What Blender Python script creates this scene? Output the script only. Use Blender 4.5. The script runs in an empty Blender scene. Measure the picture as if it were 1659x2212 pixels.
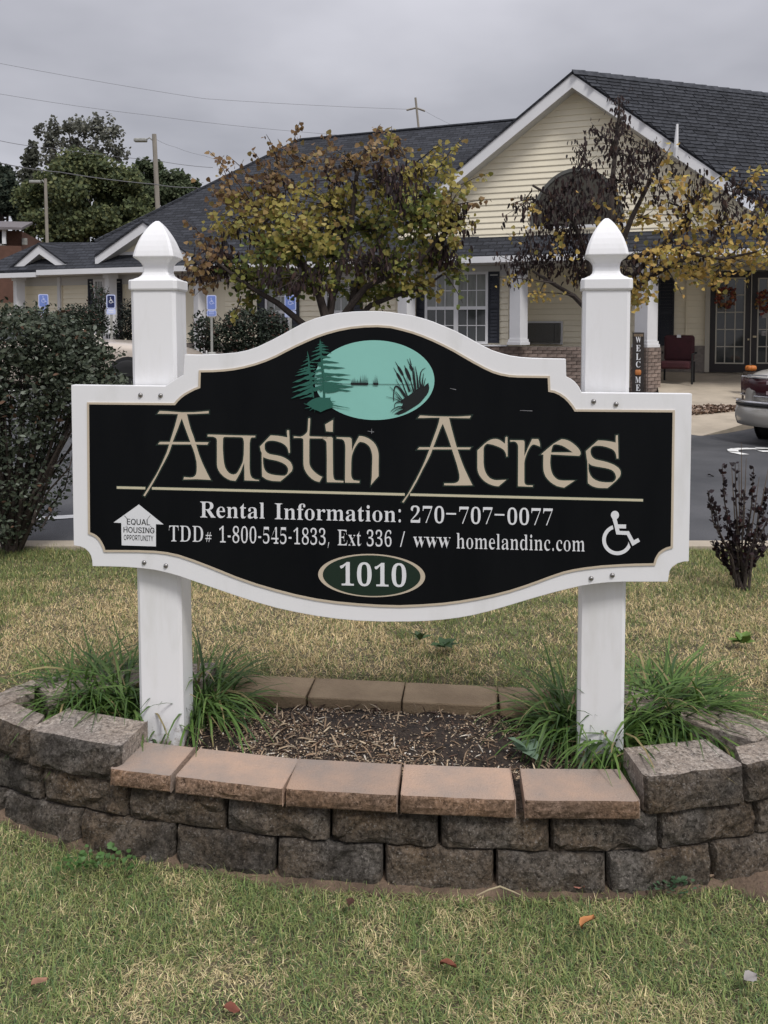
import bpy, math, random
import numpy as np
from mathutils import Vector, Matrix
from mathutils.geometry import tessellate_polygon

R = math.radians
SC = bpy.context.scene
C = SC.collection
random.seed(7)
RNG = np.random.default_rng(7)

# ------------------------------------------------------------------ camera
F, CX, CY, TH, CAMZ = 1800.0, 829.5, 794.0, R(2.6), 1.53      # focal length and principal point in picture units (1659 x 2212)
cam_d = bpy.data.cameras.new('camera')
cam_d.sensor_fit = 'VERTICAL'
cam_d.sensor_height = 36.0
cam_d.lens = F / 2212 * 36.0
cam_d.shift_y = -(1106.0 - CY) / 2212.0
cam_d.clip_start, cam_d.clip_end = 0.05, 2000
cam = bpy.data.objects.new('camera', cam_d)
cam.location = (0, 0, CAMZ)
cam.rotation_euler = (R(90) - TH, 0, 0)
C.objects.link(cam)
SC.camera = cam

# ------------------------------------------------------------------ sky and sun
SUN_EL, SUN_AZ = R(55), R(150)            # high and behind the camera's right shoulder, through cloud
world = bpy.data.worlds.new('World')
SC.world = world
world.use_nodes = True
nt = world.node_tree
nt.nodes.clear()
def N(t, **kw):
    n = nt.nodes.new(t)
    for k, v in kw.items():
        setattr(n, k, v)
    return n
L = nt.links.new
out = N('ShaderNodeOutputWorld')
sky = N('ShaderNodeTexSky', sky_type='NISHITA')
sky.sun_disc = False
sky.sun_elevation = SUN_EL
sky.sun_rotation = SUN_AZ
bg1 = N('ShaderNodeBackground'); bg1.inputs['Strength'].default_value = 0.06
L(sky.outputs[0], bg1.inputs['Color'])
tc = N('ShaderNodeTexCoord')
sep = N('ShaderNodeSeparateXYZ'); L(tc.outputs['Generated'], sep.inputs[0])
zc = N('ShaderNodeMath', operation='MAXIMUM'); L(sep.outputs['Z'], zc.inputs[0]); zc.inputs[1].default_value = 0.0
za = N('ShaderNodeMath', operation='ADD'); L(zc.outputs[0], za.inputs[0]); za.inputs[1].default_value = 0.2
dx = N('ShaderNodeMath', operation='DIVIDE'); L(sep.outputs['X'], dx.inputs[0]); L(za.outputs[0], dx.inputs[1])
dy = N('ShaderNodeMath', operation='DIVIDE'); L(sep.outputs['Y'], dy.inputs[0]); L(za.outputs[0], dy.inputs[1])
cmb = N('ShaderNodeCombineXYZ'); L(dx.outputs[0], cmb.inputs[0]); L(dy.outputs[0], cmb.inputs[1])
nz = N('ShaderNodeTexNoise'); nz.inputs['Scale'].default_value = 0.95; nz.inputs['Detail'].default_value = 5; nz.inputs['Roughness'].default_value = 0.48
L(cmb.outputs[0], nz.inputs['Vector'])
rmp = N('ShaderNodeValToRGB')
rmp.color_ramp.elements[0].position = 0.34; rmp.color_ramp.elements[0].color = (0.268, 0.268, 0.296, 1)
rmp.color_ramp.elements[1].position = 0.66; rmp.color_ramp.elements[1].color = (0.440, 0.437, 0.473, 1)
L(nz.outputs['Fac'], rmp.inputs[0])
# an overcast sky is brighter overhead than at the horizon
ov = N('ShaderNodeMapRange'); L(zc.outputs[0], ov.inputs['Value'])
ov.inputs['From Min'].default_value = 0.25; ov.inputs['From Max'].default_value = 1.0
ov.inputs['To Min'].default_value = 1.0; ov.inputs['To Max'].default_value = 2.35
bg2 = N('ShaderNodeBackground'); L(rmp.outputs[0], bg2.inputs['Color']); L(ov.outputs[0], bg2.inputs['Strength'])
mx = N('ShaderNodeMixShader'); mx.inputs[0].default_value = 0.9
L(bg1.outputs[0], mx.inputs[1]); L(bg2.outputs[0], mx.inputs[2]); L(mx.outputs[0], out.inputs['Surface'])

sun_d = bpy.data.lights.new('sun', 'SUN')
sun_d.energy = 1.5
sun_d.angle = R(14)
sun_d.color = (1.0, 0.97, 0.93)
sun = bpy.data.objects.new('sun', sun_d)
sun.rotation_euler = (R(90) - SUN_EL, 0, -(SUN_AZ - R(180)))
C.objects.link(sun)

SC.view_settings.view_transform = 'Standard'
SC.view_settings.look = 'None'
SC.view_settings.gamma = 1
SC.view_settings.use_curve_mapping = False
SC.view_settings.exposure = 0.55

# ------------------------------------------------------------------ geometry of the view (to place things where they stand)
FWD = Vector((0, math.cos(TH), -math.sin(TH)))
UP = Vector((0, math.sin(TH), math.cos(TH)))
RIGHT = Vector((1, 0, 0))
EYE = Vector((0, 0, CAMZ))
def ray(px, py):
    return RIGHT * ((px - CX) / F) + UP * (-(py - CY) / F) + FWD
def P(px, py, Y):
    d = ray(px, py)
    return EYE + d * (Y / d.y)
def Pz(px, py, z):
    d = ray(px, py)
    return EYE + d * ((z - CAMZ) / d.z)
def sstep(a, b, t):
    t = np.clip((t - a) / (b - a), 0, 1)
    return t * t * (3 - 2 * t)

# ------------------------------------------------------------------ materials
MATS = {}
def mat(name, col, rough=0.6, var=0.0, vscale=6.0, bump=0.0, bscale=40.0, metal=0.0, spec=0.5, col2=None, detail=4.0, rand=0.0, attr=False, transl=0.0, coat=0.0, stretch=None, vlo=0.35, vhi=0.65):
    """Procedural principled material: base colour mixed by noise with a second colour, optional per-object variation and bump."""
    if name in MATS:
        return MATS[name]
    m = bpy.data.materials.new(name)
    m.use_nodes = True
    t = m.node_tree
    b = t.nodes['Principled BSDF']
    b.inputs['Roughness'].default_value = rough
    b.inputs['Metallic'].default_value = metal
    b.inputs['Specular IOR Level'].default_value = spec
    b.inputs['Coat Weight'].default_value = coat
    lk = t.links.new
    tcn = t.nodes.new('ShaderNodeTexCoord')
    vec = tcn.outputs['Object']
    if stretch:
        mp = t.nodes.new('ShaderNodeMapping'); mp.inputs['Scale'].default_value = stretch
        lk(vec, mp.inputs[0]); vec = mp.outputs[0]
    src = None
    if attr:
        a = t.nodes.new('ShaderNodeAttribute'); a.attribute_name = 'Col'
        src = a.outputs['Color']
    if var > 0 or col2 is not None:
        n = t.nodes.new('ShaderNodeTexNoise')
        n.inputs['Scale'].default_value = vscale; n.inputs['Detail'].default_value = detail; n.inputs['Roughness'].default_value = 0.6
        lk(vec, n.inputs['Vector'])
        if col2 is None:
            c1 = [max(0, c * (1 - var)) for c in col]; c2 = [min(1, c * (1 + var)) for c in col]
        else:
            c1, c2 = col, col2
        r = t.nodes.new('ShaderNodeValToRGB')
        r.color_ramp.elements[0].position = vlo; r.color_ramp.elements[0].color = (*c1, 1)
        r.color_ramp.elements[1].position = vhi; r.color_ramp.elements[1].color = (*c2, 1)
        lk(n.outputs['Fac'], r.inputs[0])
        if src is None:
            src = r.outputs[0]
        else:
            mm = t.nodes.new('ShaderNodeMix'); mm.data_type = 'RGBA'; mm.blend_type = 'MULTIPLY'; mm.inputs[0].default_value = 1
            lk(src, mm.inputs[6]); lk(r.outputs[0], mm.inputs[7]); src = mm.outputs[2]
    if rand > 0:
        oi = t.nodes.new('ShaderNodeObjectInfo')
        hs = t.nodes.new('ShaderNodeHueSaturation')
        mr = t.nodes.new('ShaderNodeMapRange'); lk(oi.outputs['Random'], mr.inputs['Value'])
        mr.inputs['To Min'].default_value = 1 - rand; mr.inputs['To Max'].default_value = 1 + rand
        lk(mr.outputs[0], hs.inputs['Value'])
        if src is None:
            hs.inputs['Color'].default_value = (*col, 1)
        else:
            lk(src, hs.inputs['Color'])
        src = hs.outputs[0]
    if src is None:
        b.inputs['Base Color'].default_value = (*col, 1)
    else:
        lk(src, b.inputs['Base Color'])
    if bump > 0:
        n2 = t.nodes.new('ShaderNodeTexNoise'); n2.inputs['Scale'].default_value = bscale; n2.inputs['Detail'].default_value = 6
        lk(vec, n2.inputs['Vector'])
        bp = t.nodes.new('ShaderNodeBump'); bp.inputs['Strength'].default_value = bump; bp.inputs['Distance'].default_value = 0.02
        lk(n2.outputs['Fac'], bp.inputs['Height']); lk(bp.outputs[0], b.inputs['Normal'])
    if transl > 0:
        tr = t.nodes.new('ShaderNodeBsdfTranslucent')
        if src is not None:
            lk(src, tr.inputs[0])
        else:
            tr.inputs[0].default_value = (*col, 1)
        ms = t.nodes.new('ShaderNodeMixShader'); ms.inputs[0].default_value = transl
        lk(b.outputs[0], ms.inputs[1]); lk(tr.outputs[0], ms.inputs[2]); lk(ms.outputs[0], t.nodes['Material Output'].inputs['Surface'])
    MATS[name] = m
    return m

def stone(name, dark, warm, grey, rough=.95, rand=.2, bump=.8, fine=140.0, huerand=.0):
    """weathered split concrete: warm and grey zones, dark grain and pale aggregate specks"""
    m = bpy.data.materials.new(name); m.use_nodes = True; t = m.node_tree; lk = t.links.new; b = t.nodes['Principled BSDF']
    b.inputs['Roughness'].default_value = rough; b.inputs['Specular IOR Level'].default_value = .2
    tcn = t.nodes.new('ShaderNodeTexCoord'); oi = t.nodes.new('ShaderNodeObjectInfo')
    ad = t.nodes.new('ShaderNodeVectorMath'); ad.operation = 'ADD'
    sc = t.nodes.new('ShaderNodeMath'); sc.operation = 'MULTIPLY'; sc.inputs[1].default_value = 37.0; lk(oi.outputs['Random'], sc.inputs[0])
    lk(tcn.outputs['Object'], ad.inputs[0]); lk(sc.outputs[0], ad.inputs[1]); v = ad.outputs[0]
    def noise(s, d, r=.6):
        n = t.nodes.new('ShaderNodeTexNoise'); n.inputs['Scale'].default_value = s; n.inputs['Detail'].default_value = d; n.inputs['Roughness'].default_value = r; lk(v, n.inputs['Vector']); return n.outputs['Fac']
    def ramp(f, p0, c0, p1, c1):
        r = t.nodes.new('ShaderNodeValToRGB'); e = r.color_ramp.elements; e[0].position = p0; e[0].color = (*c0, 1); e[1].position = p1; e[1].color = (*c1, 1); lk(f, r.inputs[0]); return r.outputs[0]
    def mixc(f, x, y, mode='MIX'):
        q = t.nodes.new('ShaderNodeMix'); q.data_type = 'RGBA'; q.blend_type = mode
        if isinstance(f, float): q.inputs[0].default_value = f
        else: lk(f, q.inputs[0])
        lk(x, q.inputs[6]); lk(y, q.inputs[7]); return q.outputs[2]
    zone = ramp(noise(4.0, 5, .65), .36, warm, .64, grey)
    grain = ramp(noise(75, 8, .75), .36, (.16, .15, .145), .60, (1.25, 1.25, 1.25))
    c = mixc(1.0, zone, grain, 'MULTIPLY')
    spk = ramp(noise(fine, 3), .56, (0, 0, 0), .70, (.85, .85, .85))
    wh = t.nodes.new('ShaderNodeRGB'); wh.outputs[0].default_value = (*[min(.6, g * 2.1) for g in grey], 1)
    c = mixc(spk, c, wh.outputs[0])
    dk = t.nodes.new('ShaderNodeRGB'); dk.outputs[0].default_value = (*dark, 1)
    c = mixc(ramp(noise(9, 7, .7), .44, (0, 0, 0), .66, (.8, .8, .8)), c, dk.outputs[0])
    hs = t.nodes.new('ShaderNodeHueSaturation'); mr = t.nodes.new('ShaderNodeMapRange'); lk(oi.outputs['Random'], mr.inputs['Value']); mr.inputs['To Min'].default_value = 1 - rand; mr.inputs['To Max'].default_value = 1 + rand
    lk(mr.outputs[0], hs.inputs['Value']); lk(c, hs.inputs['Color'])
    lk(hs.outputs[0], b.inputs['Base Color'])
    bp = t.nodes.new('ShaderNodeBump'); bp.inputs['Strength'].default_value = bump; bp.inputs['Distance'].default_value = .02; lk(noise(95, 10, .75), bp.inputs['Height']); lk(bp.outputs[0], b.inputs['Normal'])
    MATS[name] = m
    return m

# ------------------------------------------------------------------ objects
def tag(o, label=None, cat=None, group=None, kind=None):
    if label: o['label'] = label
    if cat: o['category'] = cat
    if group: o['group'] = group
    if kind: o['kind'] = kind
    return o
def empty(name, loc=(0, 0, 0), rz=0.0, label=None, cat=None, group=None):
    o = bpy.data.objects.new(name, None)
    o.empty_display_size = 0.1
    o.location = loc
    o.rotation_euler = (0, 0, rz)
    C.objects.link(o)
    return tag(o, label, cat, group)
def link_mesh(name, me, m=None, parent=None):
    if m is not None and not me.materials:
        me.materials.append(m)
    o = bpy.data.objects.new(name, me)
    C.objects.link(o)
    if parent is not None:
        o.parent = parent
    return o
def mesh(name, vs, fs, m=None, parent=None, smooth=False):
    me = bpy.data.meshes.new(name)
    me.from_pydata([tuple(v) for v in vs], [], fs)
    me.update()
    if smooth:
        me.polygons.foreach_set('use_smooth', [True] * len(me.polygons))
    return link_mesh(name, me, m, parent)
def np_mesh(name, vs, fs, m=None, parent=None, col=None, smooth=False):
    """vs (N,3); fs (M,k) all faces of one size; col (N,3) per vertex."""
    vs = np.asarray(vs, np.float32); fs = np.asarray(fs, np.int32)
    me = bpy.data.meshes.new(name)
    k = fs.shape[1]
    me.vertices.add(len(vs)); me.vertices.foreach_set('co', vs.ravel())
    me.loops.add(fs.size); me.loops.foreach_set('vertex_index', fs.ravel())
    me.polygons.add(len(fs)); me.polygons.foreach_set('loop_start', np.arange(0, fs.size, k, dtype=np.int32))
    if smooth:
        me.polygons.foreach_set('use_smooth', np.ones(len(fs), bool))
    me.update(calc_edges=True)
    if col is not None:
        a = me.color_attributes.new('Col', 'FLOAT_COLOR', 'POINT')
        c4 = np.ones((len(vs), 4), np.float32); c4[:, :3] = col
        a.data.foreach_set('color', c4.ravel())
    return link_mesh(name, me, m, parent)
class MB:
    """Collects boxes, prisms and tubes and links them as ONE mesh object."""
    def __init__(s): s.v = []; s.f = []
    def add(s, vs, fs):
        b = len(s.v); s.v += [tuple(v) for v in vs]; s.f += [tuple(i + b for i in f) for f in fs]; return s
    def box(s, x0, x1, y0, y1, z0, z1, M=None):
        vs = [Vector((x, y, z)) for z in (z0, z1) for y in (y0, y1) for x in (x0, x1)]
        if M is not None: vs = [M @ v for v in vs]
        return s.add(vs, [(0, 2, 3, 1), (4, 5, 7, 6), (0, 1, 5, 4), (2, 6, 7, 3), (0, 4, 6, 2), (1, 3, 7, 5)])
    def prism(s, ring, off):
        """ring of 3D points extruded by the vector off"""
        n = len(ring); off = Vector(off); ring = [Vector(r) for r in ring]
        vs = ring + [r + off for r in ring]
        fs = [tuple(range(n))[::-1], tuple(range(n, 2 * n))] + [(i, (i + 1) % n, n + (i + 1) % n, n + i) for i in range(n)]
        return s.add(vs, fs)
    def tube(s, pts, rads, seg=8, cap=True):
        pts = [Vector(p) for p in pts]
        if not hasattr(rads, '__len__'): rads = [rads] * len(pts)
        rings = []; prev = None
        for i, p in enumerate(pts):
            d = (pts[min(i + 1, len(pts) - 1)] - pts[max(i - 1, 0)])
            if d.length < 1e-9: d = Vector((0, 0, 1))
            d.normalize()
            a = prev if prev is not None else (Vector((1, 0, 0)) if abs(d.x) < 0.9 else Vector((0, 1, 0)))
            n1 = (a - d * a.dot(d))
            if n1.length < 1e-6: n1 = d.orthogonal()
            n1.normalize(); prev = n1; n2 = d.cross(n1)
            rings.append([p + (n1 * math.cos(2 * math.pi * k / seg) + n2 * math.sin(2 * math.pi * k / seg)) * rads[i] for k in range(seg)])
        vs = [v for r in rings for v in r]; fs = []
        for i in range(len(rings) - 1):
            for k in range(seg):
                a = i * seg + k; b = i * seg + (k + 1) % seg
                fs.append((a, b, b + seg, a + seg))
        if cap:
            fs.append(tuple(range(seg))[::-1]); fs.append(tuple(range((len(rings) - 1) * seg, len(rings) * seg)))
        return s.add(vs, fs)
    def lathe(s, prof, seg=16, c=(0, 0, 0)):
        n = len(prof); vs = []; fs = []
        for r, z in prof:
            for k in range(seg):
                a = 2 * math.pi * k / seg
                vs.append((c[0] + r * math.cos(a), c[1] + r * math.sin(a), c[2] + z))
        for i in range(n - 1):
            for k in range(seg):
                a = i * seg + k; b = i * seg + (k + 1) % seg
                fs.append((a, b, b + seg, a + seg))
        fs.append(tuple(range(seg))[::-1]); fs.append(tuple(range((n - 1) * seg, n * seg)))
        return s.add(vs, fs)
    def build(s, name, m=None, parent=None, smooth=False):
        return mesh(name, s.v, s.f, m, parent, smooth)
def bevel(o, w, seg=2):
    md = o.modifiers.new('bevel', 'BEVEL'); md.width = w; md.segments = seg; md.limit_method = 'ANGLE'; md.angle_limit = R(40)
    return o

def basis(axis, nrm):
    """orthonormal frames for arrays of axes"""
    a = axis / np.linalg.norm(axis, axis=1, keepdims=True)
    s = np.cross(a, nrm); ln = np.linalg.norm(s, axis=1, keepdims=True); ln[ln < 1e-6] = 1
    s = s / ln
    n = np.cross(s, a)
    return a, s, n
LEAF_ROUND = np.array([(0, 0, 0), (.46, .08, .06), (.5, .5, .10), (0, 1, 0), (-.5, .5, .10), (-.46, .08, .06)])
LEAF_OVAL = np.array([(0, 0, 0), (.26, .3, .05), (.24, .65, .06), (0, 1, -.06), (-.24, .65, .06), (-.26, .3, .05)])
LEAF_CURL = np.array([(0, 0, 0), (.20, .2, .10), (.17, .7, .14), (0, 1, 0), (-.17, .7, .14), (-.20, .2, .10)])
LEAF_F = np.array([(0, 1, 2, 3), (0, 3, 4, 5)])
def leaves(name, pos, axis, nrm, size, col, m, parent=None, shape=LEAF_ROUND, width=None):
    pos = np.asarray(pos, float); a, s, n = basis(np.asarray(axis, float), np.asarray(nrm, float))
    k = len(shape); size = np.asarray(size, float)
    w = size if width is None else size * width
    v = pos[:, None, :] + s[:, None, :] * (shape[None, :, 0:1] * w[:, None, None]) + a[:, None, :] * (shape[None, :, 1:2] * size[:, None, None]) + n[:, None, :] * (shape[None, :, 2:3] * size[:, None, None])
    f = LEAF_F[None] + (np.arange(len(pos)) * k)[:, None, None]
    c = np.repeat(np.asarray(col, float), k, axis=0)
    return np_mesh(name, v.reshape(-1, 3), f.reshape(-1, 4), m, parent, c)
def rand_dirs(n, rng=None):
    rng = rng or RNG
    v = rng.normal(size=(n, 3)); return v / np.linalg.norm(v, axis=1, keepdims=True)
def inside(poly, x, y):
    """points in polygon, numpy"""
    poly = np.asarray(poly, float); r = np.zeros(len(x), bool); n = len(poly)
    for i in range(n):
        x1, y1 = poly[i]; x2, y2 = poly[(i + 1) % n]
        c = ((y1 > y) != (y2 > y))
        xi = (x2 - x1) * (y - y1) / ((y2 - y1) if y2 != y1 else 1e-9) + x1
        r ^= c & (x < xi)
    return r
def dist_poly(poly, x, y):
    poly = np.asarray(poly, float); d = np.full(len(x), 1e9)
    for i in range(len(poly)):
        a = poly[i]; b = poly[(i + 1) % len(poly)]; ab = b - a
        t = np.clip(((x - a[0]) * ab[0] + (y - a[1]) * ab[1]) / (ab @ ab + 1e-12), 0, 1)
        d = np.minimum(d, np.hypot(x - a[0] - t * ab[0], y - a[1] - t * ab[1]))
    return d
def vnoise(x, y, s, seed=0):
    """cheap smooth value noise, 0..1"""
    x = np.asarray(x, float) * s + 100.3; y = np.asarray(y, float) * s + 57.7
    xi = np.floor(x).astype(np.int64); yi = np.floor(y).astype(np.int64); fx = x - xi; fy = y - yi
    fx = fx * fx * (3 - 2 * fx); fy = fy * fy * (3 - 2 * fy)
    def h(a, b):
        t = np.sin(a * 127.1 + b * 311.7 + seed * 74.7) * 43758.5453
        return t - np.floor(t)
    return (h(xi, yi) * (1 - fx) + h(xi + 1, yi) * fx) * (1 - fy) + (h(xi, yi + 1) * (1 - fx) + h(xi + 1, yi + 1) * fx) * fy
GLYPHS = {
 'mR': [[15,0,15,17,36,20,52,24,62,32,69,43,73,59,75,81,75,379,73,398,69,413,62,424,51,431,36,436,16,439,16,455,217,455,264,453,305,448,339,439,367,426,395,403,412,372,417,334,411,296,392,265,360,241,315,224,432,50,439,40,446,32,452,26,459,21,468,18,478,17,480,17,480,0,338,0,201,212,182,212,182,81,183,59,187,43,194,32,205,24,221,20,242,17,242,0],[182,234,203,234,235,236,261,245,280,258,293,278,301,304,304,336,295,389,268,421,224,431,209,430,197,427,190,422,185,414,183,402,182,385]],
 'me': [[154,-10,129,-8,106,-1,85,10,66,26,50,45,37,69,27,95,21,125,19,157,21,187,28,215,38,240,51,263,68,282,87,298,109,309,132,316,157,318,193,314,224,301,249,280,268,251,279,216,283,173,283,166,117,166,127,97,154,56,199,42,225,47,248,62,270,86,285,73,258,36,228,11,193,-5],[116,192,201,192,201,215,201,241,198,261,193,277,186,288,175,295,161,297,136,286,121,255,116,203]],
 'mn': [[18,0,18,16,30,17,39,21,45,26,49,33,52,43,52,56,52,253,52,266,49,276,46,284,40,289,31,293,19,294,19,310,148,310,148,267,175,296,207,313,243,318,292,306,321,271,330,212,330,56,331,43,333,33,337,26,343,21,352,17,363,16,363,0,202,0,202,16,207,16,223,21,232,34,235,56,235,217,234,234,232,247,229,258,223,265,215,270,203,271,183,267,164,255,148,235,148,56,148,43,151,33,154,26,160,21,168,17,180,16,180,0]],
 'mt': [[124,-9,99,-7,80,-1,66,10,56,26,50,46,48,71,48,279,20,279,20,300,46,324,68,347,88,369,105,389,118,407,129,424,144,424,144,310,208,310,208,279,144,279,144,82,145,69,147,59,149,51,154,45,160,41,168,40,183,44,195,56,206,75,222,66,198,24,165,-1]],
 'ma': [[255,-10,226,-5,208,10,200,35,168,11,133,-4,95,-9,74,-6,55,0,40,11,29,26,22,43,20,63,25,91,39,115,63,136,98,155,143,173,199,190,199,241,197,258,193,272,187,282,177,290,164,294,148,296,123,293,109,286,104,274,113,257,119,248,122,239,123,231,121,220,117,210,110,202,100,196,90,192,77,191,64,192,54,196,45,203,38,212,34,223,33,236,35,252,40,266,49,278,62,290,77,300,95,308,115,314,137,317,162,318,205,315,239,307,263,292,280,271,290,244,293,210,293,62,293,52,294,45,295,40,304,34,320,42,329,28,306,7,281,-6],[151,34,158,34,165,37,174,41,183,47,191,54,199,63,199,169,154,151,127,123,118,84,122,56,133,39]],
 'ml': [[18,0,18,16,30,18,39,21,45,26,49,32,52,43,52,56,52,398,52,411,50,421,47,429,42,434,33,438,20,439,20,455,148,455,148,56,149,43,151,33,154,26,160,21,168,18,180,16,180,0]],
 'mI': [[13,0,13,17,34,21,50,26,61,32,69,42,74,56,75,75,75,387,74,405,70,419,63,427,52,433,36,437,13,439,13,455,244,455,244,439,223,437,207,433,196,427,188,419,184,405,183,387,183,77,183,64,185,53,187,44,192,37,198,31,206,26,216,23,230,20,246,17,246,0]],
 'mf': [[15,0,15,16,25,17,34,19,40,22,50,35,51,42,52,55,52,73,52,277,16,277,16,310,52,310,52,353,56,386,67,413,85,436,109,452,139,461,174,465,200,463,222,456,240,446,253,432,261,417,263,400,262,386,258,375,252,367,244,360,235,357,224,355,213,356,203,360,195,365,189,372,186,381,185,391,186,400,188,410,193,420,196,426,197,433,196,438,190,442,180,443,168,442,159,437,153,430,150,419,148,406,148,390,148,310,203,310,203,277,148,277,148,65,149,47,152,34,158,26,167,20,181,17,199,16,199,0]],
 'mo': [[169,-10,140,-8,114,-1,90,11,69,27,52,47,38,70,27,96,21,124,19,154,21,184,27,213,38,239,52,262,69,281,90,297,114,309,140,316,168,318,196,316,222,309,245,298,266,282,283,263,298,240,308,214,315,185,317,154,315,123,308,94,298,69,284,46,266,26,245,11,222,-1,197,-8],[169,11,186,14,199,24,209,39,212,50,215,64,217,81,219,102,219,126,220,154,218,206,214,245,208,271,198,286,185,296,169,299,151,296,138,286,128,271,122,245,118,206,117,154,117,127,118,103,120,82,122,64,125,50,128,39,138,24,152,14]],
 'mr': [[18,0,18,16,30,18,39,21,45,26,49,32,52,43,52,56,52,252,52,267,50,278,46,285,41,289,32,292,20,293,21,310,146,310,146,252,158,272,172,288,187,301,203,311,218,316,233,318,250,317,264,312,275,304,283,293,288,281,289,266,288,254,284,243,278,234,270,228,260,224,248,222,237,223,229,226,222,231,217,237,212,243,207,250,202,255,196,259,189,260,179,258,171,252,162,241,155,228,151,211,149,192,149,56,150,42,153,32,159,25,167,21,180,18,197,16,197,0]],
 'mm': [[18,0,18,16,30,17,39,21,45,26,49,33,52,43,52,56,52,253,52,266,49,276,46,284,40,289,31,293,19,294,19,310,146,310,146,265,173,294,204,312,237,318,277,312,305,293,320,261,348,293,381,312,418,318,465,306,494,271,504,212,504,56,504,43,507,33,510,26,516,21,524,17,536,16,536,0,377,0,377,16,389,18,397,21,403,26,407,34,409,44,410,56,410,217,409,234,407,247,404,258,398,265,389,270,377,271,358,268,341,256,324,237,324,56,325,44,327,34,331,26,336,21,345,18,356,16,356,0,199,0,199,16,211,18,219,21,225,26,229,34,231,44,232,56,232,217,231,233,229,247,226,258,220,265,211,270,199,271,180,267,162,255,146,235,146,56,147,44,149,34,152,27,158,21,166,18,177,16,177,0]],
 'mi': [[101,362,87,364,75,368,65,376,57,387,52,399,50,412,52,426,57,438,65,449,75,457,87,462,101,463,114,462,126,457,137,449,145,438,150,426,151,412,149,399,145,387,136,376,126,368,114,364],[18,0,18,16,30,18,39,21,45,26,49,32,52,43,52,56,52,252,52,267,50,278,47,285,41,289,32,292,20,293,21,310,148,310,148,56,149,43,151,33,154,26,160,21,168,18,180,16,180,0]],
 'm:': [[89,278,79,279,69,283,60,289,54,297,50,309,48,324,50,339,54,351,60,359,69,365,79,368,89,369,100,368,110,365,119,359,126,351,130,339,132,324,130,309,126,297,119,289,110,283,100,279],[89,-9,79,-8,69,-5,60,1,54,10,50,22,48,36,50,51,54,63,60,71,69,77,79,80,89,81,100,80,110,77,119,71,126,63,130,51,132,36,130,22,126,10,119,1,110,-5,100,-8]],
 'm2': [[24,0,24,69,123,171,148,198,170,223,187,245,200,266,210,287,218,307,222,327,225,349,226,371,225,395,220,413,212,427,202,437,189,443,174,445,153,442,137,432,126,416,118,393,114,364,112,329,88,331,68,336,50,344,37,357,29,374,26,396,28,411,34,426,43,441,55,454,72,465,92,474,116,481,143,485,174,486,220,483,258,473,288,456,310,434,323,407,328,375,327,359,324,344,319,329,313,314,303,298,291,281,277,262,259,242,238,220,214,195,186,168,154,138,87,74,244,74,257,75,269,79,279,86,288,95,295,107,300,120,305,141,345,141,341,0]],
 'm7': [[111,0,289,406,113,406,93,403,80,391,74,372,70,338,30,338,33,480,353,480,353,447,168,0]],
 'm0': [[188,-7,150,-3,118,7,91,24,69,48,51,76,39,111,30,150,25,193,23,241,25,289,30,332,39,371,51,405,69,433,91,456,118,473,150,483,189,486,225,483,257,473,283,456,305,433,322,405,336,370,345,331,351,288,353,240,351,193,345,150,336,110,322,76,305,47,283,24,256,7,225,-3],[188,37,210,43,227,61,237,91,242,120,246,155,248,195,248,240,247,300,243,349,237,390,227,419,211,437,189,443,166,437,150,419,139,390,132,349,128,300,127,240,128,195,130,155,134,120,139,91,150,61,166,43]],
 'm–': [[64,0,64,480,339,480,339,0],[98,34,306,34,306,445,98,445]],
 'mT': [[92,0,92,17,114,19,130,23,142,31,150,42,154,59,156,81,156,433,149,433,116,430,88,420,65,403,47,380,35,352,29,318,11,318,11,455,410,455,410,317,394,317,381,368,357,404,319,426,269,433,263,433,263,81,265,58,269,41,276,30,288,23,305,19,328,17,328,0]],
 'mD': [[20,0,20,17,39,19,53,23,63,30,69,39,73,54,74,75,74,374,72,397,68,415,61,426,50,433,35,437,15,439,15,455,222,455,278,452,328,441,370,422,405,396,433,364,452,325,464,279,468,228,453,128,408,57,333,14,228,0],[222,24,262,30,295,47,319,75,333,104,343,139,349,181,351,229,343,318,319,382,279,420,223,433,208,432,197,429,190,423,185,415,183,402,182,385,182,72,183,55,185,42,190,34,197,29,208,25]],
 'm#': [[76,0,101,140,17,140,17,185,110,185,132,293,42,293,42,337,140,337,167,480,215,480,188,337,285,337,312,480,358,480,331,337,416,337,416,293,322,293,302,185,394,185,394,140,293,140,265,0,218,0,245,140,149,140,123,0],[158,185,254,185,275,293,179,293]],
 'm1': [[65,0,65,36,120,36,131,37,139,40,146,45,150,53,153,64,154,79,154,416,137,396,122,380,108,365,94,355,81,348,67,346,57,347,48,352,40,359,33,369,29,381,28,396,42,400,57,405,74,412,91,420,111,432,132,447,179,482,254,482,254,79,255,66,257,56,261,47,267,41,276,37,288,36,343,36,343,0]],
 'm-': [[27,154,27,206,189,206,189,154]],
 'm8': [[183,-7,148,-5,118,1,91,11,69,24,51,39,38,57,28,78,22,99,20,122,23,150,32,173,47,193,67,211,91,227,119,242,94,259,74,276,57,296,45,316,38,339,36,364,37,385,42,404,50,423,62,441,79,456,99,469,125,478,156,484,191,486,235,483,271,471,299,453,318,429,330,401,334,369,332,344,324,322,310,305,292,289,270,274,244,260,280,240,309,220,330,199,344,177,352,153,355,127,350,88,335,55,310,29,276,9,234,-3],[203,283,218,293,230,304,239,317,245,332,249,350,250,370,249,383,247,395,243,407,237,418,230,428,222,436,212,442,200,446,187,447,170,445,156,438,145,426,137,410,132,392,130,372,132,351,139,333,149,318,163,306,181,294],[187,32,208,34,226,42,241,55,253,72,260,92,262,116,259,136,252,154,239,170,220,185,195,200,164,216,150,205,137,192,126,178,118,161,112,142,111,120,113,95,120,74,132,56,147,42,165,34]],
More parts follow.
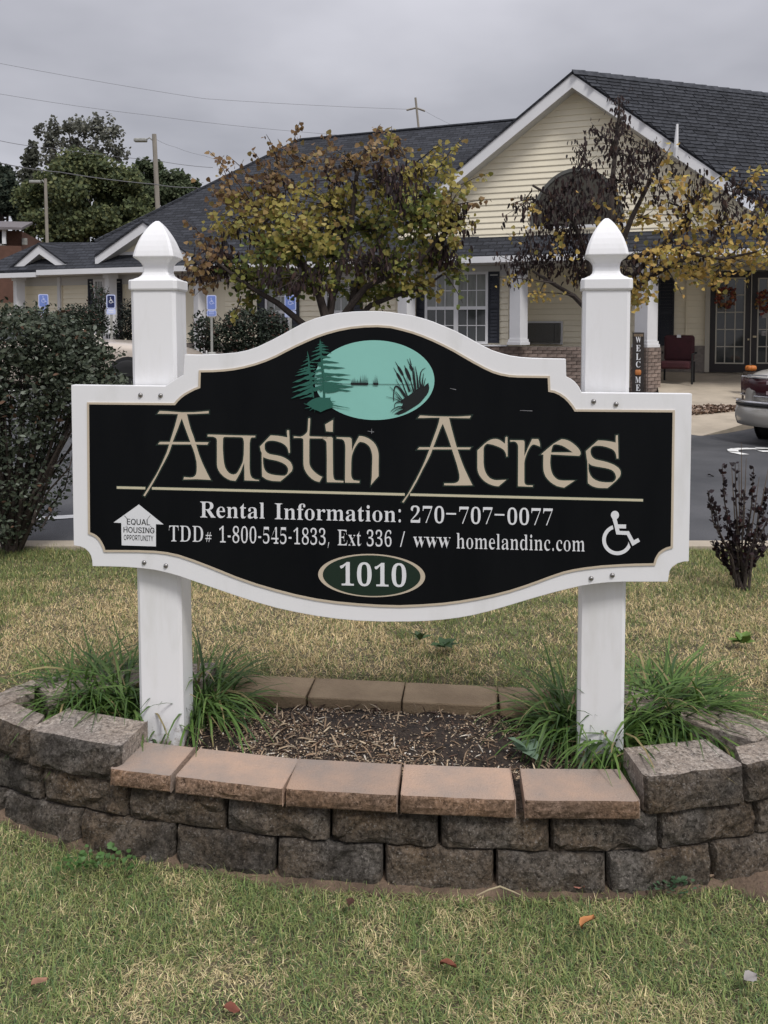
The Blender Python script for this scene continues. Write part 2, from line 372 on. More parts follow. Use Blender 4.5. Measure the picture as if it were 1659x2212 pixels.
 'm5': [[165,-7,133,-5,106,-1,84,5,66,14,51,24,40,35,33,48,28,61,27,75,29,89,33,101,42,109,53,116,66,120,81,121,81,108,84,96,88,83,93,71,101,61,111,52,123,46,137,42,154,40,169,41,183,45,195,50,207,58,217,69,226,83,232,101,236,122,237,148,234,178,226,203,213,223,195,236,173,244,146,247,130,247,116,246,103,243,92,241,82,238,71,235,40,247,62,480,316,480,319,357,281,357,275,380,273,388,270,394,267,399,261,403,254,405,244,406,105,406,94,281,102,284,113,286,126,288,140,290,154,291,168,291,216,287,258,276,293,256,319,228,335,192,340,148,338,120,333,96,324,75,312,56,299,40,282,27,265,16,246,8,226,1,205,-3,185,-6]],
 'm4': [[121,0,121,36,140,36,154,37,167,39,179,44,188,52,193,65,195,84,195,125,9,125,9,166,199,480,293,480,293,169,363,169,363,125,293,125,293,84,295,65,300,52,309,44,320,39,333,37,348,36,357,36,357,0],[56,169,195,169,195,287,195,307,195,328,196,351,197,373,198,395,199,416,197,410,193,403,189,394,184,385,179,376,174,366,158,338,153,330,149,324,146,319]],
 'm3': [[163,-7,132,-5,104,-2,81,5,62,13,46,23,34,35,26,47,20,60,19,74,21,90,26,103,36,113,48,120,61,125,76,126,78,100,86,79,99,62,116,50,135,43,158,40,173,41,187,44,199,49,211,56,221,66,230,79,236,95,240,115,241,139,238,163,229,184,214,202,194,216,168,224,137,227,95,227,95,269,140,269,166,272,188,281,204,296,216,316,223,340,225,367,223,390,219,409,211,424,200,436,186,443,169,445,154,444,142,439,133,430,125,419,120,406,116,391,113,375,112,358,111,341,86,343,64,348,47,356,34,367,27,382,24,401,28,423,41,444,62,461,91,475,128,483,173,486,217,483,255,474,286,458,309,436,323,409,328,377,324,348,315,323,298,301,277,283,253,267,225,256,243,252,261,246,279,238,297,228,312,216,326,201,336,184,342,163,345,138,343,112,338,90,329,70,318,52,304,37,288,25,271,15,251,7,230,1,209,-3,186,-6]],
 'm,': [[28,-87,34,-60,40,-32,47,-3,53,27,57,53,61,78,124,78,129,71,122,46,114,20,104,-8,93,-35,82,-62,71,-87]],
 'mE': [[14,0,14,17,35,18,51,22,62,30,70,41,74,57,75,78,75,369,74,394,69,413,62,425,51,433,36,437,16,439,16,455,399,455,399,320,383,320,375,357,361,386,340,406,312,420,276,428,232,430,219,430,208,429,200,428,186,417,184,410,183,400,183,388,183,246,193,246,221,248,243,256,259,269,272,288,281,313,288,345,304,345,304,118,287,118,284,143,280,164,273,181,264,195,254,206,241,213,225,218,207,221,185,222,183,222,183,67,184,53,187,42,192,35,201,31,213,28,230,28,261,29,289,32,313,39,335,48,354,60,371,75,386,94,399,116,411,143,430,143,402,0]],
 'mx': [[5,0,5,15,24,23,44,37,62,56,123,136,43,263,31,279,18,289,4,293,4,310,169,310,169,294,153,293,143,288,140,280,141,275,144,269,149,260,183,206,224,257,230,265,233,272,234,279,227,290,221,292,212,293,201,294,201,310,311,310,311,296,292,289,273,275,254,254,198,184,291,36,303,21,319,15,319,0,155,0,155,16,164,16,172,18,178,19,185,30,184,38,180,48,173,59,138,114,97,61,90,51,86,42,85,34,88,23,98,17,114,15,118,15,118,0]],
 'm6': [[197,-7,165,-4,136,4,109,18,86,37,67,62,51,93,39,130,33,173,30,222,32,258,35,293,42,325,51,356,63,384,77,409,94,432,114,450,137,466,163,477,191,484,222,486,249,485,272,482,291,476,307,468,319,459,329,449,335,437,339,425,340,412,338,399,332,387,322,376,307,367,287,362,260,360,259,373,258,387,256,400,253,413,249,424,243,434,236,441,227,445,216,447,191,441,170,426,152,401,139,366,130,322,125,269,135,275,147,281,161,286,177,291,196,293,218,294,256,290,288,278,315,258,336,230,348,196,352,155,348,110,334,71,313,38,282,13,244,-2],[199,38,215,41,228,49,239,64,248,85,253,113,255,148,253,181,247,208,238,228,226,242,211,250,193,253,180,252,168,249,154,243,142,236,132,228,125,221,128,162,135,116,147,81,162,57,179,42]],
 'm/': [[7,0,185,480,243,480,64,0]],
 'mw': [[122,-10,17,265,14,272,10,279,6,284,-11,293,-11,310,138,310,138,293,120,289,114,276,116,266,120,253,167,127,211,235,201,266,197,276,193,283,190,288,185,292,177,294,168,295,168,310,323,310,323,293,308,291,299,285,296,276,296,269,298,262,336,141,382,256,385,263,386,270,387,275,380,289,374,291,366,293,356,295,356,310,445,310,445,295,437,293,430,290,425,284,420,277,416,268,412,258,304,-10,289,-10,223,197,140,-10]],
 'mh': [[18,0,18,16,30,17,39,21,45,26,49,33,52,43,52,56,52,399,52,412,49,422,46,429,40,435,31,438,19,440,19,455,148,455,148,267,175,295,207,313,243,318,292,306,321,271,330,212,330,56,331,43,333,33,337,26,343,21,352,17,363,16,363,0,202,0,202,16,207,16,223,21,232,34,235,56,235,217,234,234,232,247,229,258,223,265,215,270,203,271,183,267,164,255,148,235,148,56,148,43,151,33,154,26,160,21,168,17,180,16,180,0]],
 'md': [[140,-10,117,-8,97,-1,78,10,61,26,47,44,35,66,26,91,21,118,19,147,21,180,27,210,36,237,48,261,63,281,81,297,101,309,123,316,146,318,175,314,201,301,223,280,223,401,222,413,218,423,212,430,203,435,191,438,176,439,176,455,319,455,319,75,320,60,322,49,325,41,330,35,340,30,353,28,353,11,315,8,271,1,223,-10,223,39,201,12,173,-5],[171,28,182,30,192,34,202,41,211,51,218,62,223,76,223,242,220,252,214,262,206,270,196,276,186,279,174,281,155,277,141,267,130,250,123,225,119,193,118,153,119,115,123,83,130,58,140,42,153,32]],
 'mc': [[156,-10,131,-8,108,-1,87,11,67,26,51,45,38,68,28,93,21,120,19,150,22,181,29,210,40,237,55,260,74,280,96,297,120,309,146,317,175,319,204,317,230,310,250,298,265,283,274,265,277,245,276,233,272,223,266,215,258,209,248,205,236,204,214,209,201,225,196,251,197,261,197,271,194,286,185,294,169,297,138,285,118,248,112,187,115,142,123,105,137,76,156,55,178,42,204,38,227,42,250,53,271,72,285,60,248,21,205,-2]],
 'm.': [[89,-9,79,-8,69,-5,60,1,54,10,50,22,48,36,50,51,54,63,60,71,69,77,79,80,89,81,100,80,110,77,119,71,126,63,130,51,132,36,130,22,126,10,119,1,110,-5,100,-8]],
 'iE': [[60,0,60,509,372,509,372,452,125,452,125,286,355,286,355,229,125,229,125,57,375,57,375,0]],
 'iQ': [[245,159,313,159,369,85,384,65,468,-48,401,-48,346,27,331,46],[267,-7,225,-3,186,7,150,25,119,49,92,79,70,115,53,157,44,203,40,254,44,305,53,352,70,393,92,429,119,459,150,484,186,501,225,512,267,516,309,512,348,501,384,484,415,459,442,429,464,393,480,352,490,305,493,254,490,203,480,157,464,115,442,79,415,49,384,25,348,7,309,-3],[267,53,296,55,324,63,349,76,372,94,392,116,408,144,420,176,428,213,430,254,428,295,420,332,408,365,392,392,372,415,349,433,324,446,296,453,267,456,237,453,210,445,184,433,161,415,142,392,125,364,113,332,106,295,103,254,106,213,113,176,125,144,142,117,161,94,184,76,210,63,237,55]],
 'iU': [[259,-8,220,-6,186,2,154,15,126,33,103,55,85,80,71,108,63,140,60,173,60,509,124,509,124,178,126,155,132,133,141,113,153,95,169,80,187,68,208,59,232,53,259,52,285,53,309,59,331,68,349,80,364,95,377,113,385,133,391,155,393,178,393,509,457,509,457,173,454,140,446,108,433,80,414,55,391,33,363,15,332,2,297,-6]],
 'iA': [[16,0,201,509,276,509,463,0,395,0,287,302,280,323,272,346,264,372,255,402,244,438,232,478,245,478,233,437,222,402,213,371,204,345,197,322,191,302,85,0],[110,142,110,199,370,199,370,142]],
 'iL': [[60,0,60,509,125,509,125,57,361,57,361,0]],
 'iH': [[60,0,60,509,125,509,125,289,392,289,392,509,457,509,457,0,392,0,392,232,125,232,125,0]],
 'iO': [[267,-7,225,-3,186,7,150,25,119,49,92,79,70,115,53,157,44,203,40,254,44,305,53,352,70,393,92,429,119,459,150,484,186,501,225,512,267,516,309,512,348,501,384,484,415,459,442,429,464,393,480,352,490,305,493,254,490,203,480,157,464,115,442,79,415,49,384,25,348,7,309,-3],[267,53,296,55,324,63,349,76,372,94,392,116,408,144,420,176,428,213,430,254,428,295,420,332,408,365,392,392,372,415,349,433,324,446,296,453,267,456,237,453,210,445,184,433,161,415,142,392,125,364,113,332,106,295,103,254,106,213,113,176,125,144,142,117,161,94,184,76,210,63,237,55]],
 'iS': [[224,-9,188,-7,156,-1,128,9,102,23,81,40,64,60,51,83,42,109,38,137,104,137,108,118,114,102,123,88,136,76,150,66,166,59,185,53,204,50,224,49,246,50,267,54,286,60,303,69,317,79,329,92,338,106,344,122,346,139,344,154,340,168,332,179,322,189,310,197,296,205,280,211,263,217,245,222,184,239,145,253,112,269,86,289,67,313,56,341,52,372,54,400,62,425,75,448,92,468,113,484,138,498,165,508,195,514,227,516,259,514,289,508,316,498,340,484,360,468,377,449,390,427,398,403,401,378,337,378,332,402,320,421,302,437,280,449,254,456,225,459,204,457,185,454,167,448,152,440,139,430,129,418,121,405,117,391,115,376,117,359,122,345,131,334,142,324,155,315,169,308,184,302,198,297,212,293,264,279,279,275,295,270,312,264,328,256,344,248,359,238,372,226,384,213,395,198,402,180,407,161,408,139,406,112,399,87,386,64,370,43,349,25,323,11,294,0,261,-7]],
 'iI': [[31,0,31,57,118,57,118,452,31,452,31,509,269,509,269,452,183,452,183,57,269,57,269,0]],
 'iN': [[60,0,60,509,136,509,343,183,349,174,355,163,363,151,371,137,379,122,388,107,396,90,405,73,414,55,405,54,403,72,402,90,401,108,400,126,399,142,399,157,399,195,399,509,463,509,463,0,387,0,202,290,194,303,186,317,177,331,168,346,159,363,148,381,108,452,119,454,122,384,123,363,124,345,124,328,125,313,125,301,125,291,125,0]],
 'iG': [[269,-7,225,-3,185,7,149,25,118,49,91,79,69,116,53,157,43,203,40,254,43,305,53,352,69,393,91,429,117,459,149,484,184,501,223,512,265,516,291,514,316,510,340,504,363,494,384,483,403,469,421,453,436,436,449,416,460,395,468,373,474,349,408,349,402,365,395,379,387,393,378,406,368,417,356,427,344,436,330,443,315,448,300,453,283,455,265,456,236,453,209,445,183,432,160,414,141,392,125,364,113,332,106,295,103,254,106,213,113,177,125,145,141,117,161,95,184,76,210,63,238,56,269,53,296,55,322,61,345,71,365,85,382,102,396,123,407,147,413,173,415,202,434,199,283,199,283,256,478,256,478,200,475,160,466,124,451,91,431,62,406,38,377,19,344,5,308,-4]],
 'iP': [[60,0,60,509,235,509,272,506,305,499,332,487,356,471,375,452,390,430,400,404,407,377,409,348,407,318,400,291,390,265,375,243,356,223,332,207,305,195,272,188,235,186,109,186,109,242,233,242,257,244,279,248,297,256,312,266,324,279,333,294,339,310,343,328,344,348,343,367,339,385,333,402,324,416,312,428,297,439,279,446,257,451,232,452,125,452,125,0]],
 'iR': [[60,0,60,509,236,509,273,506,305,500,333,489,356,473,376,455,390,433,401,408,407,381,409,352,407,323,401,296,390,271,376,250,356,232,333,217,305,206,273,200,236,198,96,198,96,255,234,255,258,256,280,260,298,267,313,276,325,287,334,300,340,316,344,333,345,352,344,371,340,389,334,405,325,419,313,430,298,440,279,446,258,451,233,452,125,452,125,0],[353,0,230,229,303,229,428,0]],
 'iT': [[32,452,32,509,417,509,417,452,257,452,257,0,193,0,193,452]],
 'iY': [[203,0,203,208,16,509,91,509,192,344,203,327,213,309,222,292,231,274,240,254,250,230,224,230,233,254,242,275,251,293,260,310,270,327,280,344,381,509,455,509,268,208,268,0]],
 'mW': [[171,-11,32,393,27,407,21,419,15,427,8,433,-2,437,-15,439,-15,455,181,455,181,439,168,438,157,435,150,432,145,427,141,420,140,410,141,400,144,387,148,373,223,153,301,353,286,399,281,413,274,423,267,429,258,434,245,437,229,439,229,455,439,455,439,439,413,436,398,427,393,412,394,405,396,397,399,386,474,166,541,369,545,384,548,397,549,406,547,417,544,425,538,430,529,434,518,437,503,439,503,455,624,455,624,439,612,435,602,429,594,421,588,410,581,396,575,379,446,-11,428,-11,316,309,190,-11]],
 'mL': [[15,0,15,17,36,20,52,24,62,32,69,43,73,59,75,81,75,379,73,399,69,414,62,425,51,432,36,436,16,439,16,455,250,455,250,439,233,438,219,436,208,434,199,430,193,424,188,416,185,407,183,394,182,379,182,83,182,68,183,56,185,47,188,40,193,35,200,31,208,29,220,28,234,28,264,29,291,33,315,40,335,49,354,63,370,80,384,100,397,125,409,154,427,154,402,0]],
 'mC': [[257,-11,213,-7,174,3,137,20,105,43,78,71,56,104,39,142,29,184,26,228,30,273,39,314,56,351,79,384,106,412,139,435,176,452,216,462,259,465,292,463,328,454,367,440,374,437,381,436,388,435,402,439,413,449,419,465,437,465,437,308,420,308,403,347,381,380,356,407,328,427,298,439,265,443,212,430,174,389,151,321,144,226,152,138,177,74,219,36,278,24,305,26,331,33,358,45,383,61,407,81,428,106,447,89,409,45,365,14,314,-5]],
 'mM': [[14,0,14,17,34,20,50,24,61,32,69,43,74,58,75,79,75,382,75,396,73,407,71,416,66,423,61,428,53,432,43,435,30,437,15,439,15,455,185,455,317,142,449,455,617,455,617,439,598,436,583,430,573,423,566,412,561,397,560,378,560,85,561,68,562,54,565,43,569,34,574,28,582,23,591,20,602,18,617,17,617,0,396,0,396,17,410,19,423,22,433,25,440,29,446,36,450,44,453,54,454,68,455,83,455,399,288,0,270,0,105,389,105,80,107,57,112,41,120,30,131,23,148,19,169,17,169,0]],
}
RUNS = {
 'Rental': ('m', [0,473,774,1155,1383,1727]),
 'Information:': ('m', [0,261,641,855,1192,1479,2033,2377,2605,2803,3140,3521]),
 '270–707–0077': ('m', [0,375,751,1126,1529,1904,2280,2655,3058,3434,3809,4184]),
 'TDD': ('m', [0,423,919]),
 '#': ('m', [0]),
 '1-800-545-1833,': ('m', [0,375,592,967,1342,1718,1934,2309,2685,3060,3277,3652,4027,4403,4778]),
 'Ext': ('m', [0,442,761]),
 '336': ('m', [0,375,751]),
 '/': ('m', [0]),
 'www': ('m', [0,435,869]),
 'homelandinc.com': ('m', [0,381,717,1272,1572,1772,2116,2497,2866,3065,3446,3739,3919,4212,4549]),
 '1010': ('m', [0,375,751,1126]),
 'EQUAL': ('i', [0,419,952,1469,1949]),
 'HOUSING': ('i', [0,517,1050,1568,2014,2315,2838]),
 'OPPORTUNITY': ('i', [0,533,978,1423,1956,2404,2853,3371,3894,4194,4643]),
 'W': ('m', [0]),
 'E': ('m', [0]),
 'L': ('m', [0]),
 'C': ('m', [0]),
 'M': ('m', [0]),
}
# ------------------------------------------------------------------ terrain
def terrain(x, y):
    x = np.asarray(x, float); y = np.asarray(y, float)
    lawn = 0.2 * sstep(2.3, 3.2, y) - 0.045 * np.clip(y - 3.2, 0, 2.2)
    k = 0.047 + (np.clip(x, -5, 5) + 5) / 10 * (-0.012 - 0.047)
    lot = 0.1 + np.clip(y - 5.4, 0, 9.6) * k
    t = sstep(15, 21, y)
    z = np.where(y < 5.4, lawn, lot * (1 - t) + 0.55 * t)
    return z + np.clip(y - 26, 0, 60) * 0.11
def tz(x, y):
    return float(terrain(np.array([x]), np.array([y]))[0])
def Pt(px, py, it=30):
    """the point of the terrain seen at a picture position"""
    d = ray(px, py); lo, hi = 0.5, 200.0
    for _ in range(50):
        m = (lo + hi) / 2; p = EYE + d * (m / d.y)
        if p.z > tz(p.x, p.y): lo = m
        else: hi = m
    return EYE + d * (lo / d.y)
def sheet(name, xs, ys, zf, m, kind='structure'):
    X, Y = np.meshgrid(xs, ys); Z = zf(X, Y)
    v = np.stack([X, Y, Z], -1).reshape(-1, 3); nx = len(xs); ny = len(ys)
    i = np.arange(nx - 1)[None] + (np.arange(ny - 1) * nx)[:, None]
    f = np.stack([i, i + 1, i + 1 + nx, i + nx], -1).reshape(-1, 4)
    return tag(np_mesh(name, v, f, m, smooth=True), kind=kind)

M_SOIL = mat('lawn_soil', (0.060, 0.052, 0.030), 0.95, col2=(0.135, 0.112, 0.066), vscale=7, bump=0.6, bscale=60)
xs = np.concatenate([np.linspace(-400, -12, 14), np.linspace(-11, 11, 89), np.linspace(12, 400, 14)])
ys = np.concatenate([np.linspace(-40, 0, 5), np.linspace(0.5, 6, 56), np.linspace(6.5, 30, 40), np.linspace(33, 86, 14), np.linspace(110, 700, 6)])
sheet('ground', xs, ys, lambda x, y: terrain(x, y) - 0.012, M_SOIL)
M_ASPH = mat('asphalt', (0.046, 0.048, 0.053), 0.85, col2=(0.088, 0.089, 0.095), vscale=1.1, bump=0.5, bscale=160, detail=10)
sheet('parking_lot', np.linspace(-30, 30, 61), np.linspace(5.52, 17.0, 24), lambda x, y: terrain(x, y) + 0.002, M_ASPH)
M_CONC = mat('concrete', (0.42, 0.36, 0.28), 0.85, var=0.14, vscale=2.2, bump=0.25, bscale=90)
# kerb between the lawn and the lot
kb = MB()
for i in range(-24, 24):
    x0, x1 = i * 0.6, i * 0.6 + 0.597
    z = 0.1
    kb.prism([(x0, 5.38, -0.1), (x1, 5.38, -0.1), (x1, 5.38, z + 0.018), (x0, 5.38, z + 0.018)], (0, 0.15, 0))
tag(kb.build('kerb', M_CONC), kind='structure')
M_PAINT = mat('road_paint', (0.72, 0.72, 0.70), 0.7, var=0.15, vscale=9)
def ground_strip(name, pts, w, zoff=0.008, m=M_PAINT, kind='structure'):
    vs = []; fs = []
    for i, p in enumerate(pts):
        p = Vector(p); q = Vector(pts[min(i + 1, len(pts) - 1)]); o = Vector(pts[max(i - 1, 0)])
        d = (q - o); n = Vector((-d.y, d.x)); n.normalize()
        ww = w[i] if hasattr(w, '__len__') else w
        for s in (-1, 1):
            a = (p.x + n.x * s * ww / 2, p.y + n.y * s * ww / 2); vs.append((a[0], a[1], tz(*a) + zoff))
    for i in range(len(pts) - 1):
        fs.append((2 * i, 2 * i + 1, 2 * i + 3, 2 * i + 2))
    return tag(mesh(name, vs, fs, m), kind=kind)
a, b = Pt(80, 1122), Pt(330, 1108)
ground_strip('parking_line', [(a.x + (b.x - a.x) * t, a.y + (b.y - a.y) * t) for t in np.linspace(-1, 1.5, 12)], 0.10)
a, b = Pt(200, 830), Pt(420, 826)
ground_strip('parking_line', [(a.x + (b.x - a.x) * t, a.y + (b.y - a.y) * t) for t in np.linspace(-1, 1.2, 12)], 0.12)

# ------------------------------------------------------------------ the sign
SYAW, SROLL = R(-5.0), R(0.5)
S0 = P(829.5, 712, 2.50); S0.z = 0.19
sign = empty('entrance_sign', S0, 0, 'white framed black sign board on two white finial posts reading Austin Acres', 'sign')
sign.rotation_euler = (0, SROLL, SYAW)
bpy.context.view_layer.update()
SM = Matrix.LocRotScale(S0, sign.rotation_euler, None); SI = SM.inverted()
def sp(px, py):
    """picture position -> (x, z) on the face of the sign board"""
    o = SI @ EYE; d = SI.to_3x3() @ ray(px, py)
    t = -o.y / d.y
    return (o.x + d.x * t, o.z + d.z * t)
def area2(r):
    return sum(r[i][0] * r[(i + 1) % len(r)][1] - r[(i + 1) % len(r)][0] * r[i][1] for i in range(len(r)))
def offset_ring(r, d):
    """moves a ring outward by d (outward for counter-clockwise rings, inward for holes)"""
    n = len(r); o = []
    for i in range(n):
        p, q, s = Vector(r[i - 1]), Vector(r[i]), Vector(r[(i + 1) % n])
        a = q - p; b = s - q
        if a.length < 1e-9 or b.length < 1e-9:
            o.append(tuple(q)); continue
        a.normalize(); b.normalize()
        n1 = Vector((a.y, -a.x)); n2 = Vector((b.y, -b.x)); m = n1 + n2
        if m.length < 1e-6: m = n1
        m.normalize(); k = d / max(0.45, m.dot(n1))
        o.append((q.x + m.x * k, q.y + m.y * k))
    return o
def flat_mesh(mb, rings, y, thick):
    """rings: outer first then holes, in (x, z) on the board. Adds a plate whose front is at y (towards the viewer is negative)."""
    rr = []
    for i, r in enumerate(rings):
        r = [tuple(p) for p in r]
        if (area2(r) > 0) != (i == 0): r = r[::-1]
        rr.append(r)
    tris = tessellate_polygon([[Vector((p[0], p[1], 0)) for p in r] for r in rr])
    al = [p for r in rr for p in r]; n = len(al)
    vs = [(p[0], y, p[1]) for p in al] + [(p[0], y + thick, p[1]) for p in al]
    fs = []
    for t in tris:
        a, b, c = t
        A = (al[b][0] - al[a][0]) * (al[c][1] - al[a][1]) - (al[c][0] - al[a][0]) * (al[b][1] - al[a][1])
        if abs(A) < 1e-12: continue
        if A < 0: a, b, c = a, c, b
        fs.append((a, b, c))            # seen from -y
    base = 0
    for r in rr:
        k = len(r)
        for i in range(k):
            a, b = base + i, base + (i + 1) % k
            fs.append((a, a + n, b + n, b))
        base += k
    mb.add(vs, fs)
def norm_rings(rings):
    return [r if (area2(r) > 0) == (i == 0) else r[::-1] for i, r in enumerate(rings)]
def zoomer(ox, oy, s):
    return lambda pts: [sp(ox + x * s, oy + y * s) for x, y in pts]

M_WHITE = mat('white_vinyl', (0.70, 0.695, 0.68), 0.38, col2=(0.81, 0.81, 0.82), vscale=7, bump=0.03, bscale=30, stretch=(1.6, 1.6, .35), detail=8, vlo=.25, vhi=.50)
def splash(m):
    t = m.node_tree; lk = t.links.new; bs = t.nodes['Principled BSDF']; src = bs.inputs['Base Color'].links[0].from_socket
    tcn = t.nodes.new('ShaderNodeTexCoord'); sx = t.nodes.new('ShaderNodeSeparateXYZ'); lk(tcn.outputs['Object'], sx.inputs[0])
    mr = t.nodes.new('ShaderNodeMapRange'); lk(sx.outputs['Z'], mr.inputs['Value']); mr.inputs['From Min'].default_value = .16; mr.inputs['From Max'].default_value = -.02; mr.inputs['To Min'].default_value = .0; mr.inputs['To Max'].default_value = .34
    n = t.nodes.new('ShaderNodeTexNoise'); n.inputs['Scale'].default_value = 42; n.inputs['Detail'].default_value = 9; n.inputs['Roughness'].default_value = .75; lk(tcn.outputs['Object'], n.inputs['Vector'])
    ad = t.nodes.new('ShaderNodeMath'); ad.operation = 'ADD'; lk(n.outputs['Fac'], ad.inputs[0]); lk(mr.outputs[0], ad.inputs[1])
    r = t.nodes.new('ShaderNodeMapRange'); lk(ad.outputs[0], r.inputs['Value']); r.inputs['From Min'].default_value = .70; r.inputs['From Max'].default_value = .86; r.inputs['To Max'].default_value = .7
    q = t.nodes.new('ShaderNodeMix'); q.data_type = 'RGBA'; lk(r.outputs[0], q.inputs[0]); lk(src, q.inputs[6]); q.inputs[7].default_value = (.25, .19, .13, 1); lk(q.outputs[2], bs.inputs['Base Color'])
splash(M_WHITE)
M_BOARD = mat('white_board', (0.70, 0.70, 0.69), 0.45, col2=(0.80, 0.80, 0.81), vscale=6, stretch=(1.5, 1, 0.4), detail=8, vlo=.25, vhi=.48)
M_BLACK = mat('black_face', (0.0030, 0.0038, 0.005), 0.45, col2=(0.0052, 0.006, 0.0072), vscale=5, stretch=(1, 1, 0.25), spec=0.12)
M_BEIGE = mat('beige_vinyl', (0.55, 0.47, 0.36), 0.5, var=0.05, vscale=3)
M_CREAM = mat('cream_line', (0.58, 0.53, 0.38), 0.5)
M_DKGREEN = mat('dark_green_edge', (0.008, 0.021, 0.015), 0.45)
M_TEAL = mat('teal_vinyl', (0.25, 0.56, 0.49), 0.5, var=0.04, vscale=3)
M_PINE = mat('pine_vinyl', (0.018, 0.115, 0.085), 0.5)
M_INK = mat('black_ink', (0.006, 0.008, 0.009), 0.45)
M_LETTER = mat('white_letter', (0.74, 0.75, 0.77), 0.5)
M_PLAQUE = mat('plaque_green', (0.007, 0.022, 0.013), 0.45)

OUTER = [(153.5, 831.6), (357, 834.2), (378, 820), (396, 809.7), (398.5, 766), (430, 766.5), (470, 765), (510, 761.6), (535, 756.5), (558, 748.5), (585, 735.5), (610.7, 722), (634, 709), (654.5, 698), (680, 688), (707, 680.7), (735, 675.6), (763.8, 673), (790, 672), (816, 672), (842, 674), (867, 677.7), (890, 681.5), (912, 687), (935, 694.5), (956.8, 703.6), (980, 713.2), (1001.5, 723.8), (1024, 736.3), (1046, 748.4), (1064, 757), (1082, 763), (1103, 768.6), (1127, 772), (1150, 773.5), (1180.7, 774.4), (1222.4, 775.3), (1223.3, 813.3), (1234, 818.5), (1243, 826.0), (1251, 836), (1256.9, 848.3), (1495.1, 850.6), (1488, 1212.8), (1476, 1213.4), (1465, 1216.6), (1451.7, 1225.5), (1446.5, 1234), (1445, 1243), (1442.7, 1256.9), (1346.4, 1256.9), (1314, 1258.2), (1283.7, 1261.4), (1254, 1266), (1225.5, 1272.6), (1192, 1281), (1158.3, 1290.5), (1124, 1300.6), (1091, 1310.6), (1058, 1320.2), (1024, 1328.6), (991, 1334.6), (956.8, 1338.9), (923, 1341.6), (889.6, 1342.9), (830, 1343.2), (772.6, 1341), (728, 1337), (685, 1331), (641, 1323), (597.6, 1313.5), (553, 1301), (510, 1287), (477, 1275.8), (444.5, 1264.5), (416, 1254.5), (387.6, 1244.8), (361, 1237.2), (335, 1231.4), (303, 1227.4), (269.5, 1225), (235, 1223.8), (199.5, 1223.4), (199, 1212), (196.4, 1201), (192, 1193), (184, 1185.5), (173.2, 1180.5), (159.2, 1177.9)]
INNER = [(192.9, 873.2), (378.8, 874.8), (385, 867), (392, 860), (400, 854), (409.5, 848.4), (421, 842.5), (433, 838), (434, 804), (459, 803.6), (484, 802), (506, 799.5), (527.6, 795.3), (552, 789), (575.7, 780.8), (598, 771), (619.5, 759.8), (641, 749), (663, 739), (685, 729.6), (707, 722), (733, 715), (759.5, 710), (788, 707.2), (816.3, 706.5), (844, 708.5), (867, 714.0), (890, 720.2), (912, 728), (935, 737.6), (956.8, 748.0), (980, 760), (1001.5, 772.6), (1024, 785.5), (1046, 797.2), (1064, 805.4), (1082, 810.8), (1100, 814), (1118, 815.3), (1150, 815.7), (1183, 816.2), (1184.3, 846), (1196, 847.9), (1207.6, 853), (1218.5, 860.5), (1227.7, 869.8), (1235, 879), (1241, 888.6), (1452.6, 890.4), (1448.6, 1179.8), (1438, 1182.8), (1429, 1187.8), (1422.5, 1193), (1418, 1199.5), (1414, 1207.5), (1411.4, 1216.6), (1374, 1217.3), (1337.5, 1218.8), (1299, 1221.3), (1261.3, 1225.8), (1238, 1229.6), (1216.5, 1234.6), (1190, 1243.4), (1162.8, 1253.6), (1132, 1264.6), (1100, 1274.8), (1065, 1283.8), (1028.4, 1291.4), (993, 1297.4), (956.8, 1301.9), (912, 1305.2), (864, 1307.2), (818, 1306), (772.6, 1303), (728, 1299), (685, 1293), (641, 1284), (597.6, 1273), (553, 1260), (510, 1245), (477, 1231.5), (444.5, 1218.6), (416, 1208), (387.6, 1198.4), (361, 1192.6), (335, 1189.6), (300, 1188.3), (264, 1188), (228, 1188), (225.5, 1180), (221.3, 1171.6), (216.5, 1163.8), (210.4, 1157.6), (203.5, 1153), (195, 1149.9)]
outer = norm_rings([[sp(*p) for p in OUTER]])[0]
inner = norm_rings([[sp(*p) for p in INNER]])[0]
b_ = MB(); flat_mesh(b_, [outer], 0.0, 0.030)
bevel(b_.build('board', M_BOARD, sign), 0.002, 2)
trim = offset_ring(inner, 0.0062)
b_ = MB(); flat_mesh(b_, [trim, offset_ring(inner, -0.0003)[::-1]], -0.0032, 0.0034); b_.build('trim_band', M_BEIGE, sign)
b_ = MB(); flat_mesh(b_, [inner], -0.0018, 0.0020); b_.build('face_panel', M_BLACK, sign)
YF = -0.0018                                    # the black face; lettering stands on it
def lettering(name, shapes, m, edge=None, edge_w=0.0045, parent=None, y0=YF, lift=0.0009, edge_name='edge_line'):
    """shapes: list of ring lists in board coordinates; every piece stands a hair prouder than the one before"""
    par = parent or sign
    mb = MB(); me = MB()
    for i, rg in enumerate(shapes):
        rg = norm_rings(rg)
        y = y0 - lift - i * 0.00006
        flat_mesh(mb, rg, y, 0.0004)
        if edge is not None:
            eg = [offset_ring(r, edge_w) for r in rg]
            eg = [r for j, r in enumerate(eg) if j == 0 or area2(r) < 0]
            flat_mesh(me, eg, y0 - 0.0003 - i * 0.00006 * 0.5, 0.0002)
    o = mb.build(name, m, par)
    if edge is not None:
        me.build(edge_name, edge, o)
    return o

